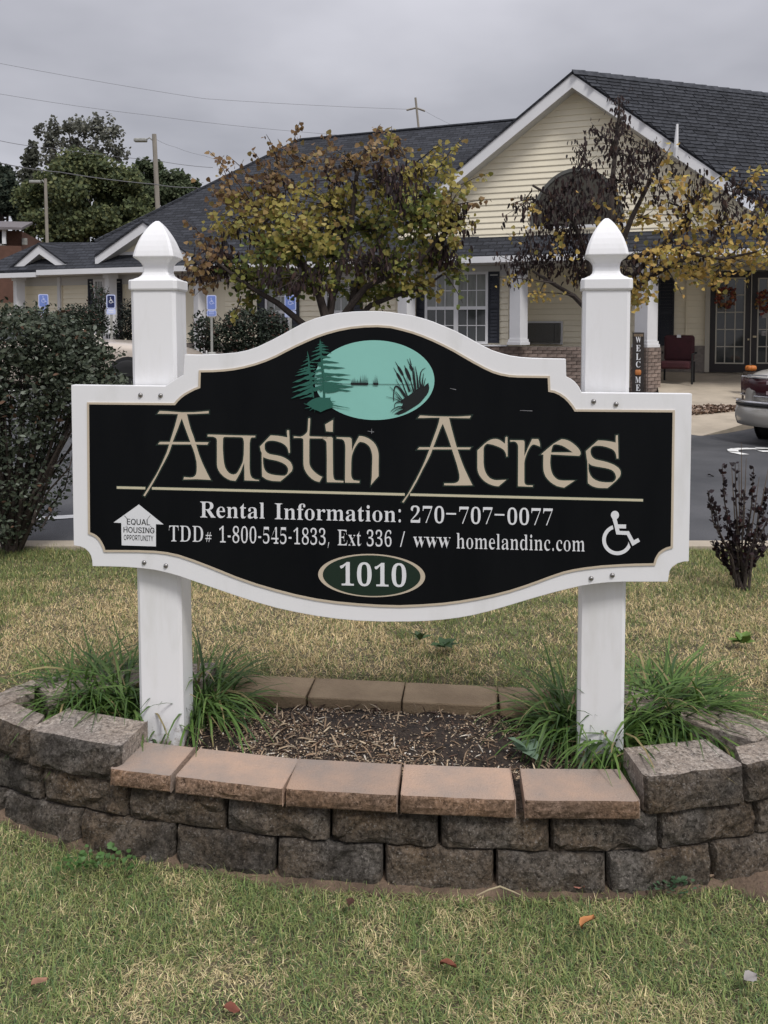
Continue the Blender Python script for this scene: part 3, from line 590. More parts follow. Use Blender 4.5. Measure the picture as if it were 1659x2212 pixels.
# --- Austin Acres, each letter an object of its own
z1, z2 = zoomer(293.76, 864.0, .20832), zoomer(552.96, 881.28, .17707)
z3, z4 = zoomer(846.72, 872.64, .16145), zoomer(1071.36, 915.84, .17707)
TITLE = [
 ('letter_a', [[z1([(440,142),(530,142),(548,220),(570,300),(597,370),(625,460),(655,560),(690,650),(735,745),(778,828),(640,820),(495,823),(500,798),(560,803),(590,800),(608,791),(625,770),(632,735),(633,690),(630,640),(615,570),(596,510),(575,460),(548,385),(520,310),(498,250),(478,190),(458,240),(440,290),(412,360),(385,430),(363,500),(340,560),(300,638),(260,710),(220,788),(180,860),(138,930),(95,997),(80,988),(122,920),(165,850),(203,788),(240,720),(280,635),(320,545),(338,490),(355,430),(378,360),(400,290),(421,215)])],
   [z1([(225,142),(248,113),(300,114),(360,118),(480,127),(600,126),(680,120),(757,113),(757,138),(640,143),(480,147),(330,143)])],
   [z1([(230,458),(250,433),(757,437),(742,463),(620,460)])]]),
 ('letter_u', [[z1([(745,360),(760,357),(1010,365),(1240,370),(1238,387),(1205,388),(1192,396),(1187,412),(1181,450),(1180,700),(1184,750),(1192,785),(1208,808),(1238,823),(1278,828),(1275,838),(1127,832),(1126,740),(1124,650),(1108,690),(1090,740),(1063,790),(1035,838),(985,832),(955,820),(925,802),(900,782),(876,756),(858,728),(846,698),(842,660),(842,420),(838,402),(825,389),(802,380),(745,378)]), z1([(905,400),(911,387),(924,382),(1000,383),(1090,385),(1106,391),(1115,404),(1122,440),(1120,560),(1110,640),(1096,672),(1078,708),(1060,742),(1040,765),(1012,772),(990,768),(968,756),(947,733),(928,700),(917,660),(910,610),(903,500)])]]),
 ('letter_s', [[z2([(50,468),(180,332),(270,338),(330,347),(385,358),(380,310),(378,275),(392,268),(407,275),(412,400),(417,540),(405,552),(398,530),(392,503),(378,475),(358,452),(330,432),(300,418),(265,407),(230,400),(198,397),(170,398),(147,403),(130,412),(114,428),(108,448),(107,490),(113,512),(125,531),(145,549),(172,562),(215,570),(260,577),(300,586),(336,599),(370,616),(402,638),(425,662),(440,690),(448,715),(448,740),(440,768),(395,812),(350,852),(300,893),(250,891),(200,888),(160,879),(125,867),(78,835),(75,770),(74,700),(72,600),(72,545),(60,520)]), z2([(90,597),(118,610),(150,621),(200,631),(250,641),(292,654),(332,672),(362,692),(384,716),(394,742),(394,766),(387,792),(374,810),(352,824),(315,825),(280,822),(232,817),(190,809),(156,797),(130,780),(110,754),(97,720),(90,680),(88,640)])]]),
 ('letter_t', [[z2([(462,343),(475,343),(510,348),(545,350),(580,336),(610,312),(625,292),(632,270),(636,200),(640,130),(650,121),(663,130),(661,200),(656,270),(652,335),(665,345),(790,349),(870,351),(870,372),(790,371),(655,370),(652,400),(652,660),(656,688),(665,712),(680,738),(700,762),(724,786),(750,806),(782,826),(812,840),(795,870),(775,902),(748,895),(720,886),(682,862),(650,832),(625,802),(605,770),(592,740),(585,708),(581,680),(580,650),(580,390),(577,378),(570,371),(550,364),(510,364),(462,365)])]]),
 ('letter_i', [[z2([(800,352),(920,352),(938,365),(938,460),(940,640),(942,800),(945,832),(951,857),(960,872),(976,881),(1070,888),(1068,908),(868,903),(865,850),(866,640),(864,500),(862,420),(855,405),(845,394),(828,381),(810,372)])], [z2([(845,200),(942,142),(938,290),(856,283)])]]),
 ('letter_n', [[z2([(985,352),(1000,355),(1140,358),(1158,364),(1168,378),(1172,440),(1172,527),(1184,490),(1200,450),(1230,395),(1260,340),(1295,343),(1330,351),(1366,366),(1400,386),(1430,411),(1456,441),(1475,475),(1488,511),(1496,555),(1498,600),(1496,700),(1497,830),(1450,882),(1403,940),(1408,890),(1413,850),(1418,700),(1421,610),(1418,565),(1410,530),(1400,498),(1384,468),(1360,444),(1331,425),(1300,415),(1270,412),(1252,424),(1236,441),(1217,470),(1200,501),(1184,540),(1171,581),(1167,620),(1164,660),(1162,800),(1165,830),(1172,852),(1182,869),(1196,880),(1265,888),(1262,912),(1087,908),(1090,640),(1092,500),(1091,465),(1088,440),(1083,416),(1074,398),(1062,386),(1048,378),(985,372)])]]),
 ('letter_a', [[z3([(640,178),(762,178),(780,250),(800,330),(830,445),(860,555),(893,655),(930,760),(965,850),(1003,932),(1040,1010),(1078,1085),(975,1087),(870,1088),(697,1085),(700,1060),(790,1060),(825,1059),(855,1053),(880,1040),(896,1020),(903,990),(902,950),(895,915),(878,845),(860,780),(830,690),(800,600),(770,505),(740,420),(712,345),(680,262),(660,305),(640,350),(600,455),(560,560),(537,622),(510,690),(467,775),(420,860),(375,950),(330,1040),(285,1118),(240,1190),(197,1255),(155,1318),(135,1310),(178,1250),(220,1190),(270,1100),(320,1010),(366,920),(410,830),(447,745),(480,660),(513,570),(545,480),(578,390),(610,300),(627,240)])],
   [z3([(347,188),(375,152),(435,156),(500,160),(640,165),(750,167),(860,168),(960,163),(1058,157),(1040,190),(900,188),(760,184),(640,182),(500,184)])],
   [z3([(340,608),(365,577),(1058,580),(1038,606),(600,606)])]]),
 ('letter_c', [[z3([(1142,620),(1195,570),(1250,520),(1285,494),(1320,476),(1355,467),(1390,465),(1416,470),(1440,479),(1476,502),(1510,530),(1514,488),(1517,445),(1532,435),(1545,445),(1546,570),(1547,700),(1530,703),(1527,675),(1518,648),(1502,622),(1480,601),(1452,584),(1420,570),(1386,557),(1350,545),(1312,536),(1275,530),(1255,541),(1240,556),(1230,577),(1225,600),(1225,780),(1230,832),(1240,880),(1257,923),(1281,961),(1308,988),(1341,1006),(1370,1014),(1400,1018),(1530,1012),(1480,1055),(1425,1100),(1382,1095),(1340,1085),(1293,1066),(1250,1041),(1217,1013),(1190,981),(1170,952),(1155,920),(1146,886),(1142,850)])]]),
 ('letter_r', [[z4([(168,205),(180,195),(205,197),(330,198),(342,204),(348,217),(347,300),(345,390),(370,335),(392,282),(440,182),(515,183),(527,210),(535,240),(537,275),(505,262),(470,250),(452,250),(438,256),(422,272),(409,291),(393,320),(379,351),(366,386),(355,420),(348,450),(345,482),(345,700),(348,718),(356,732),(366,740),(380,746),(450,748),(447,765),(267,758),(268,700),(269,480),(270,275),(266,252),(256,233),(243,220),(225,212),(205,212),(180,217)])]]),
 ('letter_e', [[z4([(548,370),(622,305),(700,240),(750,210),(800,183),(836,187),(870,196),(906,213),(940,236),(972,262),(1000,291),(1018,315),(1030,341),(1032,365),(1015,388),(930,384),(850,380),(760,375),(668,370),(663,412),(660,460),(662,500),(668,541),(677,578),(690,611),(704,633),(721,652),(740,668),(762,680),(790,686),(820,688),(962,688),(898,730),(830,775),(785,767),(740,755),(698,732),(660,704),(630,674),(605,640),(590,606),(580,570),(576,525),(575,480),(578,372)]), z4([(673,345),(676,318),(682,295),(690,270),(702,253),(720,247),(740,248),(770,253),(800,261),(836,279),(870,300),(905,324),(935,345),(800,345)])]]),
 ('letter_s', [[z4([(1095,330),(1170,262),(1245,198),(1298,200),(1350,205),(1405,214),(1458,225),(1459,180),(1460,138),(1485,135),(1489,280),(1492,420),(1470,420),(1467,395),(1461,368),(1452,344),(1438,324),(1416,307),(1390,295),(1345,280),(1300,268),(1260,264),(1220,265),(1198,268),(1178,276),(1163,290),(1155,307),(1152,328),(1153,352),(1160,376),(1172,397),(1189,415),(1211,430),(1255,441),(1300,450),(1350,463),(1400,480),(1438,496),(1470,516),(1494,535),(1511,558),(1519,580),(1520,602),(1516,622),(1508,642),(1465,690),(1415,735),(1360,780),(1305,780),(1250,778),(1214,771),(1180,760),(1148,742),(1120,720),(1118,660),(1117,600),(1115,520),(1112,450),(1104,410),(1100,380)]), z4([(1127,475),(1147,492),(1170,505),(1220,517),(1270,525),(1322,534),(1370,545),(1403,557),(1431,575),(1449,600),(1460,632),(1462,652),(1457,672),(1443,692),(1420,708),(1380,711),(1340,710),(1300,707),(1260,700),(1217,684),(1180,660),(1157,632),(1140,600),(1132,575),(1127,550)])]]),
]
for nm, shapes in TITLE:
    lettering(nm, shapes, M_BEIGE, M_DKGREEN, 0.0042)
def quad(x0, y0, x1, y1, t):
    return [sp(x0, y0 - t / 2), sp(x1, y1 - t / 2), sp(x1, y1 + t / 2), sp(x0, y0 + t / 2)]
for (xa, ya, xb, yb) in ((253, 1052.8, 314.5, 1054.2), (329, 1054.5, 874.5, 1067.8), (886, 1068.1, 1388.6, 1080.3)):
    lettering('underline', [[quad(xa, ya, xb, yb, 5.2)]], M_CREAM, M_DKGREEN, 0.0022)

# --- the lake scene in the oval
ell = lambda cx, cy, rx, ry, n=64, tilt=0.0, a0=0, a1=2 * math.pi: [(cx + rx * math.cos(t) * math.cos(tilt) - ry * math.sin(t) * math.sin(tilt), cy + rx * math.cos(t) * math.sin(tilt) + ry * math.sin(t) * math.cos(tilt)) for t in np.linspace(a0, a1, n, endpoint=False)]
oval = lettering('lake_oval', [[[sp(*p) for p in ell(809, 821, 129.5, 86, 72, 0.012)]]], M_TEAL, lift=0.0004)
zt = zoomer(604.8, 708.5, .10416)
rr = random.Random(3)
def bough(x0, y0, x1, y1, w):
    """ragged branch outline from trunk to tip"""
    up = []; dn = []
    n = 7
    for i in range(n + 1):
        t = i / n; x = x0 + (x1 - x0) * t; y = y0 + (y1 - y0) * t
        ww = w * (1 - t) ** 0.8 + 2
        up.append((x, y - ww * (0.45 + rr.random() * 0.35))); dn.append((x + rr.uniform(-6, 6), y + ww * (0.4 + rr.random() * 0.9)))
    return up + [(x1 + (x1 - x0) * .02, y1)] + dn[::-1]
pine_a = [[zt([(835, 220), (852, 330), (878, 430), (868, 560), (880, 700), (905, 800), (925, 950), (935, 1200), (945, 1470), (895, 1470), (892, 1200), (870, 950), (850, 800), (850, 700), (842, 560), (815, 430), (822, 330)])]]
for x0, y0, x1, y1, w in [(840,290,900,300,14),(840,330,937,352,20),(850,375,1008,385,24),(850,435,1015,445,26),(850,485,1072,520,34),(870,590,1058,605,40),(870,690,1225,718,48),(880,800,1345,828,46),(890,955,1460,970,52),(900,1030,1462,1072,60),(900,1130,1300,1150,46),(905,1190,1532,1216,88),(910,1260,1472,1300,80),(900,1280,1040,1340,60),
        (835,335,780,346,16),(830,380,725,422,20),(830,440,660,500,24),(850,520,640,586,34),(850,590,640,680,44),(860,720,700,715,24),(870,745,770,770,60),(880,860,700,900,50),(880,990,720,990,60),(890,1075,700,1090,40),(890,1145,690,1150,32),(900,1230,700,1250,110)]:
    pine_a.append([zt(bough(x0, y0, x1, y1, w))])
pine_b = [[zt([(575, 470), (592, 540), (612, 620), (625, 760), (640, 900), (680, 1100), (700, 1300), (715, 1440), (685, 1440), (650, 1300), (620, 1100), (600, 900), (588, 760), (588, 620), (572, 540)])]]
for x0, y0, x1, y1, w in [(595,580,540,596,10),(600,620,540,645,14),(600,650,485,695,20),(605,715,438,792,28),(605,810,395,866,36),(610,850,350,925,34),(620,900,320,990,36),(640,1000,268,1130,60),(640,1120,245,1240,50),(660,1200,262,1330,52),(680,1270,236,1455,64),(690,1380,415,1468,34),
        (605,700,800,720,20),(620,780,740,790,26),(625,850,760,840,30),(640,960,760,940,60),(650,1050,790,1040,60),(660,1140,800,1110,44),(690,1260,800,1300,60)]:
    pine_b.append([zt(bough(x0, y0, x1, y1, w))])
mound = []
for i, (x, y) in enumerate([(560,1570),(600,1530),(690,1470),(760,1445),(830,1430),(930,1445),(1040,1440),(1060,1500),(1110,1570),(1090,1610),(1105,1650),(1030,1665),(960,1690),(900,1715),(850,1742),(800,1715),(760,1700),(720,1690),(650,1640),(600,1610)]):
    mound.append((x, y))
bank = [[zt(mound)]]
for x0, y0, x1, y1, w in [(1080,1590,1460,1660,14),(1080,1520,1160,1515,10),(640,1640,520,1660,14),(600,1600,500,1560,14),(740,1690,720,1745,14),(690,1660,620,1710,14),(1040,1460,1060,1420,16)]:
    bank.append([zt(bough(x0, y0, x1, y1, w))])
lettering('pine_tree_picture', pine_a, M_PINE, parent=oval, lift=0.0013)
lettering('pine_tree_picture', pine_b, M_PINE, parent=oval, lift=0.0030)
lettering('mound_picture', bank, M_PINE, parent=oval, lift=0.0045)
zr = zoomer(777.6, 708.5, .11458)
def stroke(pts, w0, w1, f=zr):
    a = []; b = []
    n = len(pts)
    for i, p in enumerate(pts):
        q = pts[min(i + 1, n - 1)]; o = pts[max(i - 1, 0)]
        d = Vector((q[0] - o[0], q[1] - o[1])); d.normalize(); w = (w0 + (w1 - w0) * i / (n - 1)) / 2
        a.append((p[0] - d.y * w, p[1] + d.x * w)); b.append((p[0] + d.y * w, p[1] - d.x * w))
    return [f(a + b[::-1])]
reeds = [[zr([(770,1370),(830,1325),(900,1285),(960,1240),(1030,1190),(1080,1150),(1130,1112),(1200,1110),(1245,1065),(1290,1030),(1308,1130),(1290,1210),(1258,1262),(1220,1310),(1172,1368),(1120,1420),(1060,1464),(1000,1500),(935,1542),(870,1580),(800,1612),(730,1635),(655,1622),(745,1570),(835,1535),(775,1505),(810,1430)])]]
for tip, a, b, w in [((635,745),(688,838),(800,1030),50),((668,635),(713,712),(820,903),52),((840,700),(853,742),(962,1005),62),((890,580),(943,700),(1000,810),56)]:
    ax = Vector((b[0] - a[0], b[1] - a[1])); L_ = ax.length; ax.normalize(); nx = Vector((-ax.y, ax.x)); ring = []
    for t, k in ((0, .15), (.12, .75), (.35, 1), (.65, 1), (.88, .75), (1, .2)):
        ring.append((a[0] + ax.x * L_ * t + nx.x * w / 2 * k, a[1] + ax.y * L_ * t + nx.y * w / 2 * k))
    for t, k in ((1, .2), (.88, .75), (.65, 1), (.35, 1), (.12, .75), (0, .15)):
        ring.append((a[0] + ax.x * L_ * t - nx.x * w / 2 * k, a[1] + ax.y * L_ * t - nx.y * w / 2 * k))
    reeds.append([zr(ring)]); reeds.append(stroke([tip, a], 4, 16))
for pts, w0, w1 in [([(938,565),(968,700)],4,22),([(800,1030),(850,1170),(905,1310)],16,26),([(820,903),(880,1040),(940,1200)],14,40),([(962,1005),(985,1090),(1015,1200)],14,28),([(1000,810),(1015,950),(1050,1180)],26,44),([(1015,720),(1035,900),(1060,1150)],4,14),([(1045,720),(1078,900),(1098,1130)],4,40),([(1235,750),(1180,782),(1150,830),(1133,910),(1130,1000),(1145,1110)],6,34),([(1202,850),(1185,950),(1170,1110)],5,30),([(1237,940),(1218,1020),(1195,1110)],5,24),
        ([(637,1375),(637,1270),(645,1180),(658,1115),(682,1095),(712,1105),(745,1135),(800,1210),(880,1330)],14,46),([(680,960),(720,1040),(780,1140),(860,1260)],5,12),([(670,1185),(740,1270),(810,1365)],6,18),([(660,1215),(720,1300),(790,1375)],5,16),([(500,1290),(640,1325),(700,1350),(770,1395)],4,16),([(560,1095),(640,1180)],4,10),([(655,1495),(655,1445),(672,1412),(720,1392),(770,1390),(800,1410)],8,26),([(580,1570),(640,1515),(720,1480),(850,1478)],5,24),([(612,1590),(690,1535),(760,1512),(840,1520)],5,20),([(650,1620),(720,1575),(830,1530)],5,14),([(880,930),(930,1080),(990,1220)],4,10),([(670,1290),(730,1330),(790,1370)],5,14)]:
    reeds.append(stroke(pts, w0, w1))
lettering('cattail_picture', reeds, M_INK, parent=oval, lift=0.0013)
shore = [[[sp(735, 828.5), sp(898, 829.8), sp(898, 830.6), sp(735, 829.3)]]]
for x0, x1 in ((758, 796), (806, 818)):
    shore.append([[sp(x0, 826.5), sp(x1, 827), sp(x1 - 1, 832), sp(x0 + 1, 831.5)]])
    for k in range(int((x1 - x0) / 2.2)):
        x = x0 + 1.5 + k * 2.2; h = rr.uniform(6, 20); t = rr.uniform(-3, 3)
        shore.append([[sp(x - .5, 827.5), sp(x + t, 827 - h), sp(x + .6, 827.5)]])
lettering('far_shore_picture', shore, M_INK, parent=oval, lift=0.0024)

# --- printed text: outlines of a book face, one object per line of words
def text_shapes(run, x0, y0, x1, y1, hgt, thin=0.0, cap=455.0):
    f, pens = RUNS[run]
    if 'm–' in GLYPHS: GLYPHS['m–'] = [[20, 250, 355, 250, 355, 295, 20, 295]]
    pts = [v for ch, p in zip(run, pens) for r in GLYPHS[f + ch] for v in (r[0::2])]
    xa = min(min(r[0::2]) + p for ch, p in zip(run, pens) for r in GLYPHS[f + ch] if r)
    xb = max(max(r[0::2]) + p for ch, p in zip(run, pens) for r in GLYPHS[f + ch] if r)
    out = []
    for ch, p in zip(run, pens):
        rings = []
        for r in GLYPHS[f + ch]:
            ring = []
            for gx, gy in zip(r[0::2], r[1::2]):
                t = (gx + p - xa) / (xb - xa)
                ring.append(sp(x0 + (x1 - x0) * t, y0 + (y1 - y0) * t - gy / cap * hgt))
            clean = [q for i, q in enumerate(ring) if (Vector(q) - Vector(ring[i - 1])).length > 1e-5]
            rings.append(clean)
        # outer rings and the holes that lie in them
        rings.sort(key=lambda r: -abs(area2(r)))
        groups = []
        for r in rings:
            for g in groups:
                if inside(g[0], np.array([r[0][0]]), np.array([r[0][1]]))[0]:
                    g.append(r); break
            else:
                groups.append([r])
        for g in groups:
            g = norm_rings(g)
            if thin:
                g2_ = []
                for r in g:
                    q = offset_ring(r, -thin); g2_.append([(qq[0], pp[1]) for pp, qq in zip(r, q)])
                g = g2_
            out.append(g)
    return out
for run, x0, y0, x1, y1, h, th in [
        ('Rental', 432.2, 1117.2, 572.5, 1119.8, 34.2, .0009), ('Information:', 593.4, 1121, 866.7, 1127.4, 34.2, .0009), ('270–707–0077', 886.5, 1128.4, 1194.6, 1134.6, 34.6, .0011),
        ('TDD', 365.2, 1168.8, 440.2, 1170.2, 34, .0013), ('#', 443.7, 1170, 458, 1170.3, 20, .0005), ('1-800-545-1833,', 473.2, 1171.2, 712.3, 1176.8, 34, .0013), ('Ext', 728.6, 1177.2, 781, 1178.6, 33.5, .0013), ('336', 791.6, 1179.2, 846.7, 1180.4, 33.5, .0013),
        ('/', 863.9, 1180.8, 875.3, 1181.2, 32, .0004), ('www', 891.9, 1182, 974.1, 1183.6, 34, .0013), ('homelandinc.com', 985.6, 1184, 1263.4, 1190.6, 33, .0011)]:
    lettering('text_line', text_shapes(run, x0, y0, x1, y1, h, th), M_LETTER, lift=0.0006)

# --- house number plaque
plq = lettering('number_plaque', [[[sp(*p) for p in ell(803, 1242.8, 115.5, 46.6, 64, 0.026)]]], M_BEIGE, lift=0.0004)
lettering('plaque_field', [[[sp(*p) for p in ell(803, 1242.8, 105.5, 43.8, 64, 0.026)]]], M_PLAQUE, parent=plq, lift=0.0009)
lettering('numeral', text_shapes('1010', 734, 1263.6, 878.4, 1267.2, 47.8, .0009), M_LETTER, M_INK, 0.0026, parent=plq, lift=0.0016, y0=YF - 0.0)

# --- equal housing symbol and wheelchair symbol
zh = zoomer(233.3, 1071.4, .14061)
eh = lettering('housing_symbol', [[zh([(90,405),(478,128),(857,435),(740,430),(740,772),(215,755),(208,412)])]], M_LETTER, lift=0.0005)
hx = lambda x, y: (233.3 + x * .14061, 1071.4 + y * .14061)
for run, xa, ya, xb, yb, h, th in (('EQUAL', 297, 434, 648, 444, 88, -.0002), ('HOUSING', 245, 556, 718, 569, 84, -.0002), ('OPPORTUNITY', 248, 672, 702, 686, 80, .0001)):
    p0, p1 = hx(xa, ya), hx(xb, yb)
    lettering('symbol_text', text_shapes(run, p0[0], p0[1], p1[0], p1[1], h * .14061, th, cap=509), M_INK, parent=eh, lift=0.0011)
lettering('symbol_line', [stroke([(258, 300), (300, 345)], 6, 6, zh), stroke([(612, 352), (655, 295)], 6, 6, zh), stroke([(300, 452), (270, 480)], 3, 3, zh), stroke([(650, 455), (700, 500)], 3, 3, zh)], M_INK, parent=eh, lift=0.0011)
zw = zoomer(1270.1, 1071.4, .08853)
arc_o = [(712 + 368 * math.cos(t), 1066 + 371 * math.sin(t)) for t in np.linspace(R(252), R(29), 40)]
arc_i = [(712 + 279 * math.cos(t), 1066 + 282 * math.sin(t)) for t in np.linspace(R(10), R(250), 36)]
lettering('wheelchair_symbol', [[zw(ell(655, 462, 99, 104, 28))], [zw([(590,540),(695,545),(728,690),(925,692),(925,787),(755,785),(768,848),(995,855),(1115,1078),(1220,1022),(1265,1105),(1080,1215),(945,945),(688,933),(640,720)])], [zw(arc_o + [(980, 1105)] + arc_i)]], M_LETTER, lift=0.0006)
# scratches that show the substrate
M_SCR = mat('scratch', (0.30, 0.30, 0.31), 0.7)
for pts in ([(794, 931), (808, 933)], [(803, 926), (803, 936)], [(1123, 886.5), (1150, 887.5)], [(972, 839), (985, 841.5)]):
    lettering('scratch', [stroke(pts, .5, 1.1, lambda q: [sp(*p) for p in q])], M_SCR, lift=0.0004)

# --- bolts
M_STEEL = mat('bolt_steel', (0.30, 0.29, 0.28), 0.38, metal=0.9)
bm0 = None
for px, py in ((303.6, 853.3), (347, 854.2), (1282.4, 867), (1330.8, 873), (311.5, 1215), (358.3, 1222), (1277, 1249.3), (1322.7, 1242.5)):
    x, z = sp(px, py)
    if bm0 is None:
        m_ = MB(); m_.lathe([(0.0074, 0.0), (0.0074, 0.001), (0.0064, 0.0035), (0.0040, 0.0056), (0.0012, 0.0063)], 14)
        o = m_.build('bolt', M_STEEL, sign, True); bm0 = o
    else:
        o = bm0.copy(); C.objects.link(o); o.parent = sign
    o.location = (x, -0.0002, z); o.rotation_euler = (R(90), 0, 0)

# --- posts (square vinyl sleeves with gothic finials)
def square_loft(mb, prof, c=(0, 0), bow=None):
    """square section along z: profile of half widths"""
    vs = []; fs = []
    for h, z in prof:
        r = h * 0.14
        for sx, sy in ((-1, -1), (1, -1), (1, 1), (-1, 1)):
            # clipped corners
            if (sx, sy) == (-1, -1): q = [(-h, -h + r), (-h + r, -h)]
            elif (sx, sy) == (1, -1): q = [(h - r, -h), (h, -h + r)]
            elif (sx, sy) == (1, 1): q = [(h, h - r), (h - r, h)]
            else: q = [(-h + r, h), (-h, h - r)]
            for a in q: vs.append((c[0] + a[0], c[1] + a[1], z))
    n = 8
    for i in range(len(prof) - 1):
        for k in range(n):
            a = i * n + k; b = i * n + (k + 1) % n
            fs.append((a, b, b + n, a + n))
    fs.append(tuple(range(n))[::-1]); fs.append(tuple(range((len(prof) - 1) * n, len(prof) * n)))
    mb.add(vs, fs)
def make_post(xl, half, yaw, z0, z_under, z_block, z_tip, yoff, lean):
    """xl: place along the board; yaw: own rotation; heights in board coordinates"""
    m = MB(); square_loft(m, [(half, z0), (half, z_under)])
    o = m.build('post', M_WHITE, sign); o.location = (xl, yoff, 0); o.rotation_euler = (0, lean, yaw)
    H = z_tip - z_block; h = half
    cap = MB()
    square_loft(cap, [(h * 1.06, z_under - .001), (h * 1.09, z_under + .004), (h * 1.09, z_block - .004), (h * 1.05, z_block)])
    fin = [(h * .96, .0), (h * .94, .012), (h * .86, .026), (h * .72, .050), (h * .62, .085), (h * .57, .13), (h * .56, .19), (h * .575, .245), (h * .63, .285), (h * .72, .325), (h * .86, .362), (h * .90, .374), (h * .915, .392), (h * .90, .42), (h * .865, .48), (h * .80, .56), (h * .71, .65), (h * .59, .745), (h * .45, .835), (h * .31, .91), (h * .18, .965), (h * .07, 1.0)]
    square_loft(cap, [(a, z_block - .0005 + t * H) for a, t in fin])
    c = cap.build('finial', M_WHITE, o)
    bevel(c, 0.0015, 2)
    return o
def zat(px, py, yo):
    o = SI @ EYE; d = SI.to_3x3() @ ray(px, py); t = (yo - o.y) / d.y
    return o.x + d.x * t, o.z + d.z * t
HALF = 0.070
(xl, za_), (xt_, zt_) = zat(361, 1600, .105), zat(342, 630, .105); ln_ = -math.atan2(xl - xt_, zt_ - za_); xl += math.tan(ln_) * -za_; _, zb = zat(340, 606, .105); _, zu = zat(340, 628, .105); _, ztip = zat(333, 477, .105)
make_post(xl, HALF, R(5.0) - R(1), -0.12, zu, zb, ztip, 0.030 + HALF + .012, ln_)
(xr, za_), (xt_, zt_) = zat(1296, 1600, .105), zat(1310, 640, .105); ln_ = -math.atan2(xr - xt_, zt_ - za_); xr += math.tan(ln_) * -za_; _, zb = zat(1311, 603, .105); _, zu = zat(1311, 627, .105); _, ztip = zat(1313, 470, .105)
make_post(xr, HALF * 0.985, R(5.0) - R(12), -0.12, zu, zb, ztip, 0.030 + HALF + .020, ln_)

# ------------------------------------------------------------------ planter of split-face blocks
M_BLOCK = stone('split_block', (.030, .025, .021), (.185, .132, .085), (.165, .148, .130), rand=.20, bump=1.0)
M_BLOCKTOP = stone('raised_block', (.20, .165, .14), (.36, .295, .235), (.30, .265, .235), rand=.08, bump=.35)
M_CAPF = stone('cap_split', (.13, .085, .055), (.34, .21, .13), (.27, .19, .14), rand=.08, bump=.9)
M_CAP = mat('cap_stone', (0.27, 0.225, 0.195), 0.92, col2=(0.43, 0.295, 0.215), vscale=5, bump=0.4, bscale=170, rand=0.10, detail=9)
M_CAPB = mat('cap_stone_back', (0.25, 0.18, 0.11), 0.92, col2=(0.35, 0.26, 0.16), vscale=7, bump=0.35, bscale=150, rand=0.08, detail=8)
z2_ = lambda px, py, z: (lambda v: (v.x, v.y))(Pz(px, py, z))
CTRL = [z2_(px, py, .1015) for px, py in ((0, 1707), (172, 1755), (387, 1786), (610, 1815), (848, 1831), (1088, 1842), (1335, 1848), (1555, 1826), (1659, 1803))]
CTRL += [(1.27, 2.36), (1.40, 2.44), (1.34, 2.52)]
CTRL += [z2_(px, py, .305) for px, py in ((1659, 1557), (1560, 1525))] + [z2_(px, py, .253) for px, py in ((1330, 1497), (1075, 1484), (873, 1474), (675, 1465), (520, 1459), (400, 1449))] + [z2_(px, py, .305) for px, py in ((300, 1431), (200, 1439), (100, 1455), (0, 1490))] + [(-1.42, 2.74), (-1.36, 2.64)]
def catmull(pts, k=14):
    n = len(pts); o = []
    for i in range(n):
        p0, p1, p2, p3 = [np.array(pts[(i + j - 1) % n]) for j in range(4)]
        for t in np.linspace(0, 1, k, endpoint=False):
            o.append(.5 * ((2 * p1) + (-p0 + p2) * t + (2 * p0 - 5 * p1 + 4 * p2 - p3) * t * t + (-p0 + 3 * p1 - 3 * p2 + p3) * t ** 3))
    return np.array(o)
LOOP = catmull(CTRL)
seg = np.linalg.norm(np.roll(LOOP, -1, 0) - LOOP, axis=1); CUM = np.concatenate([[0], np.cumsum(seg)]); PER = CUM[-1]
def loop_at(s):
    s = s % PER; i = int(np.searchsorted(CUM, s, 'right') - 1); t = (s - CUM[i]) / seg[i]
    return LOOP[i] * (1 - t) + LOOP[(i + 1) % len(LOOP)] * t
def loop_x(x, front=True):
    """arc length where the loop passes x on its front or back side"""
    best = None
    for i in range(len(LOOP)):
        a, b = LOOP[i], LOOP[(i + 1) % len(LOOP)]
        if (a[0] - x) * (b[0] - x) <= 0 and a[0] != b[0] and ((b[0] > a[0]) == front):
            best = CUM[i] + seg[i] * (x - a[0]) / (b[0] - a[0])
    return best
def turn(a, st_):
    p, q, r, s = loop_at(a - st_), loop_at(a), loop_at(a + st_), loop_at(a + 2 * st_)
    an = lambda u, v: math.atan2(v[1] - u[1], v[0] - u[0])
    d1 = (an(q, r) - an(p, q) + math.pi) % (2 * math.pi) - math.pi; d2 = (an(r, s) - an(q, r) + math.pi) % (2 * math.pi) - math.pi
    return max((d1 + d2) / 2, .0)
planter = empty('planter_wall', (0, 2.6, 0), 0, 'low oval retaining wall of stacked split stone blocks around the sign bed', 'planter')
PO = Vector((0, 2.6, 0))
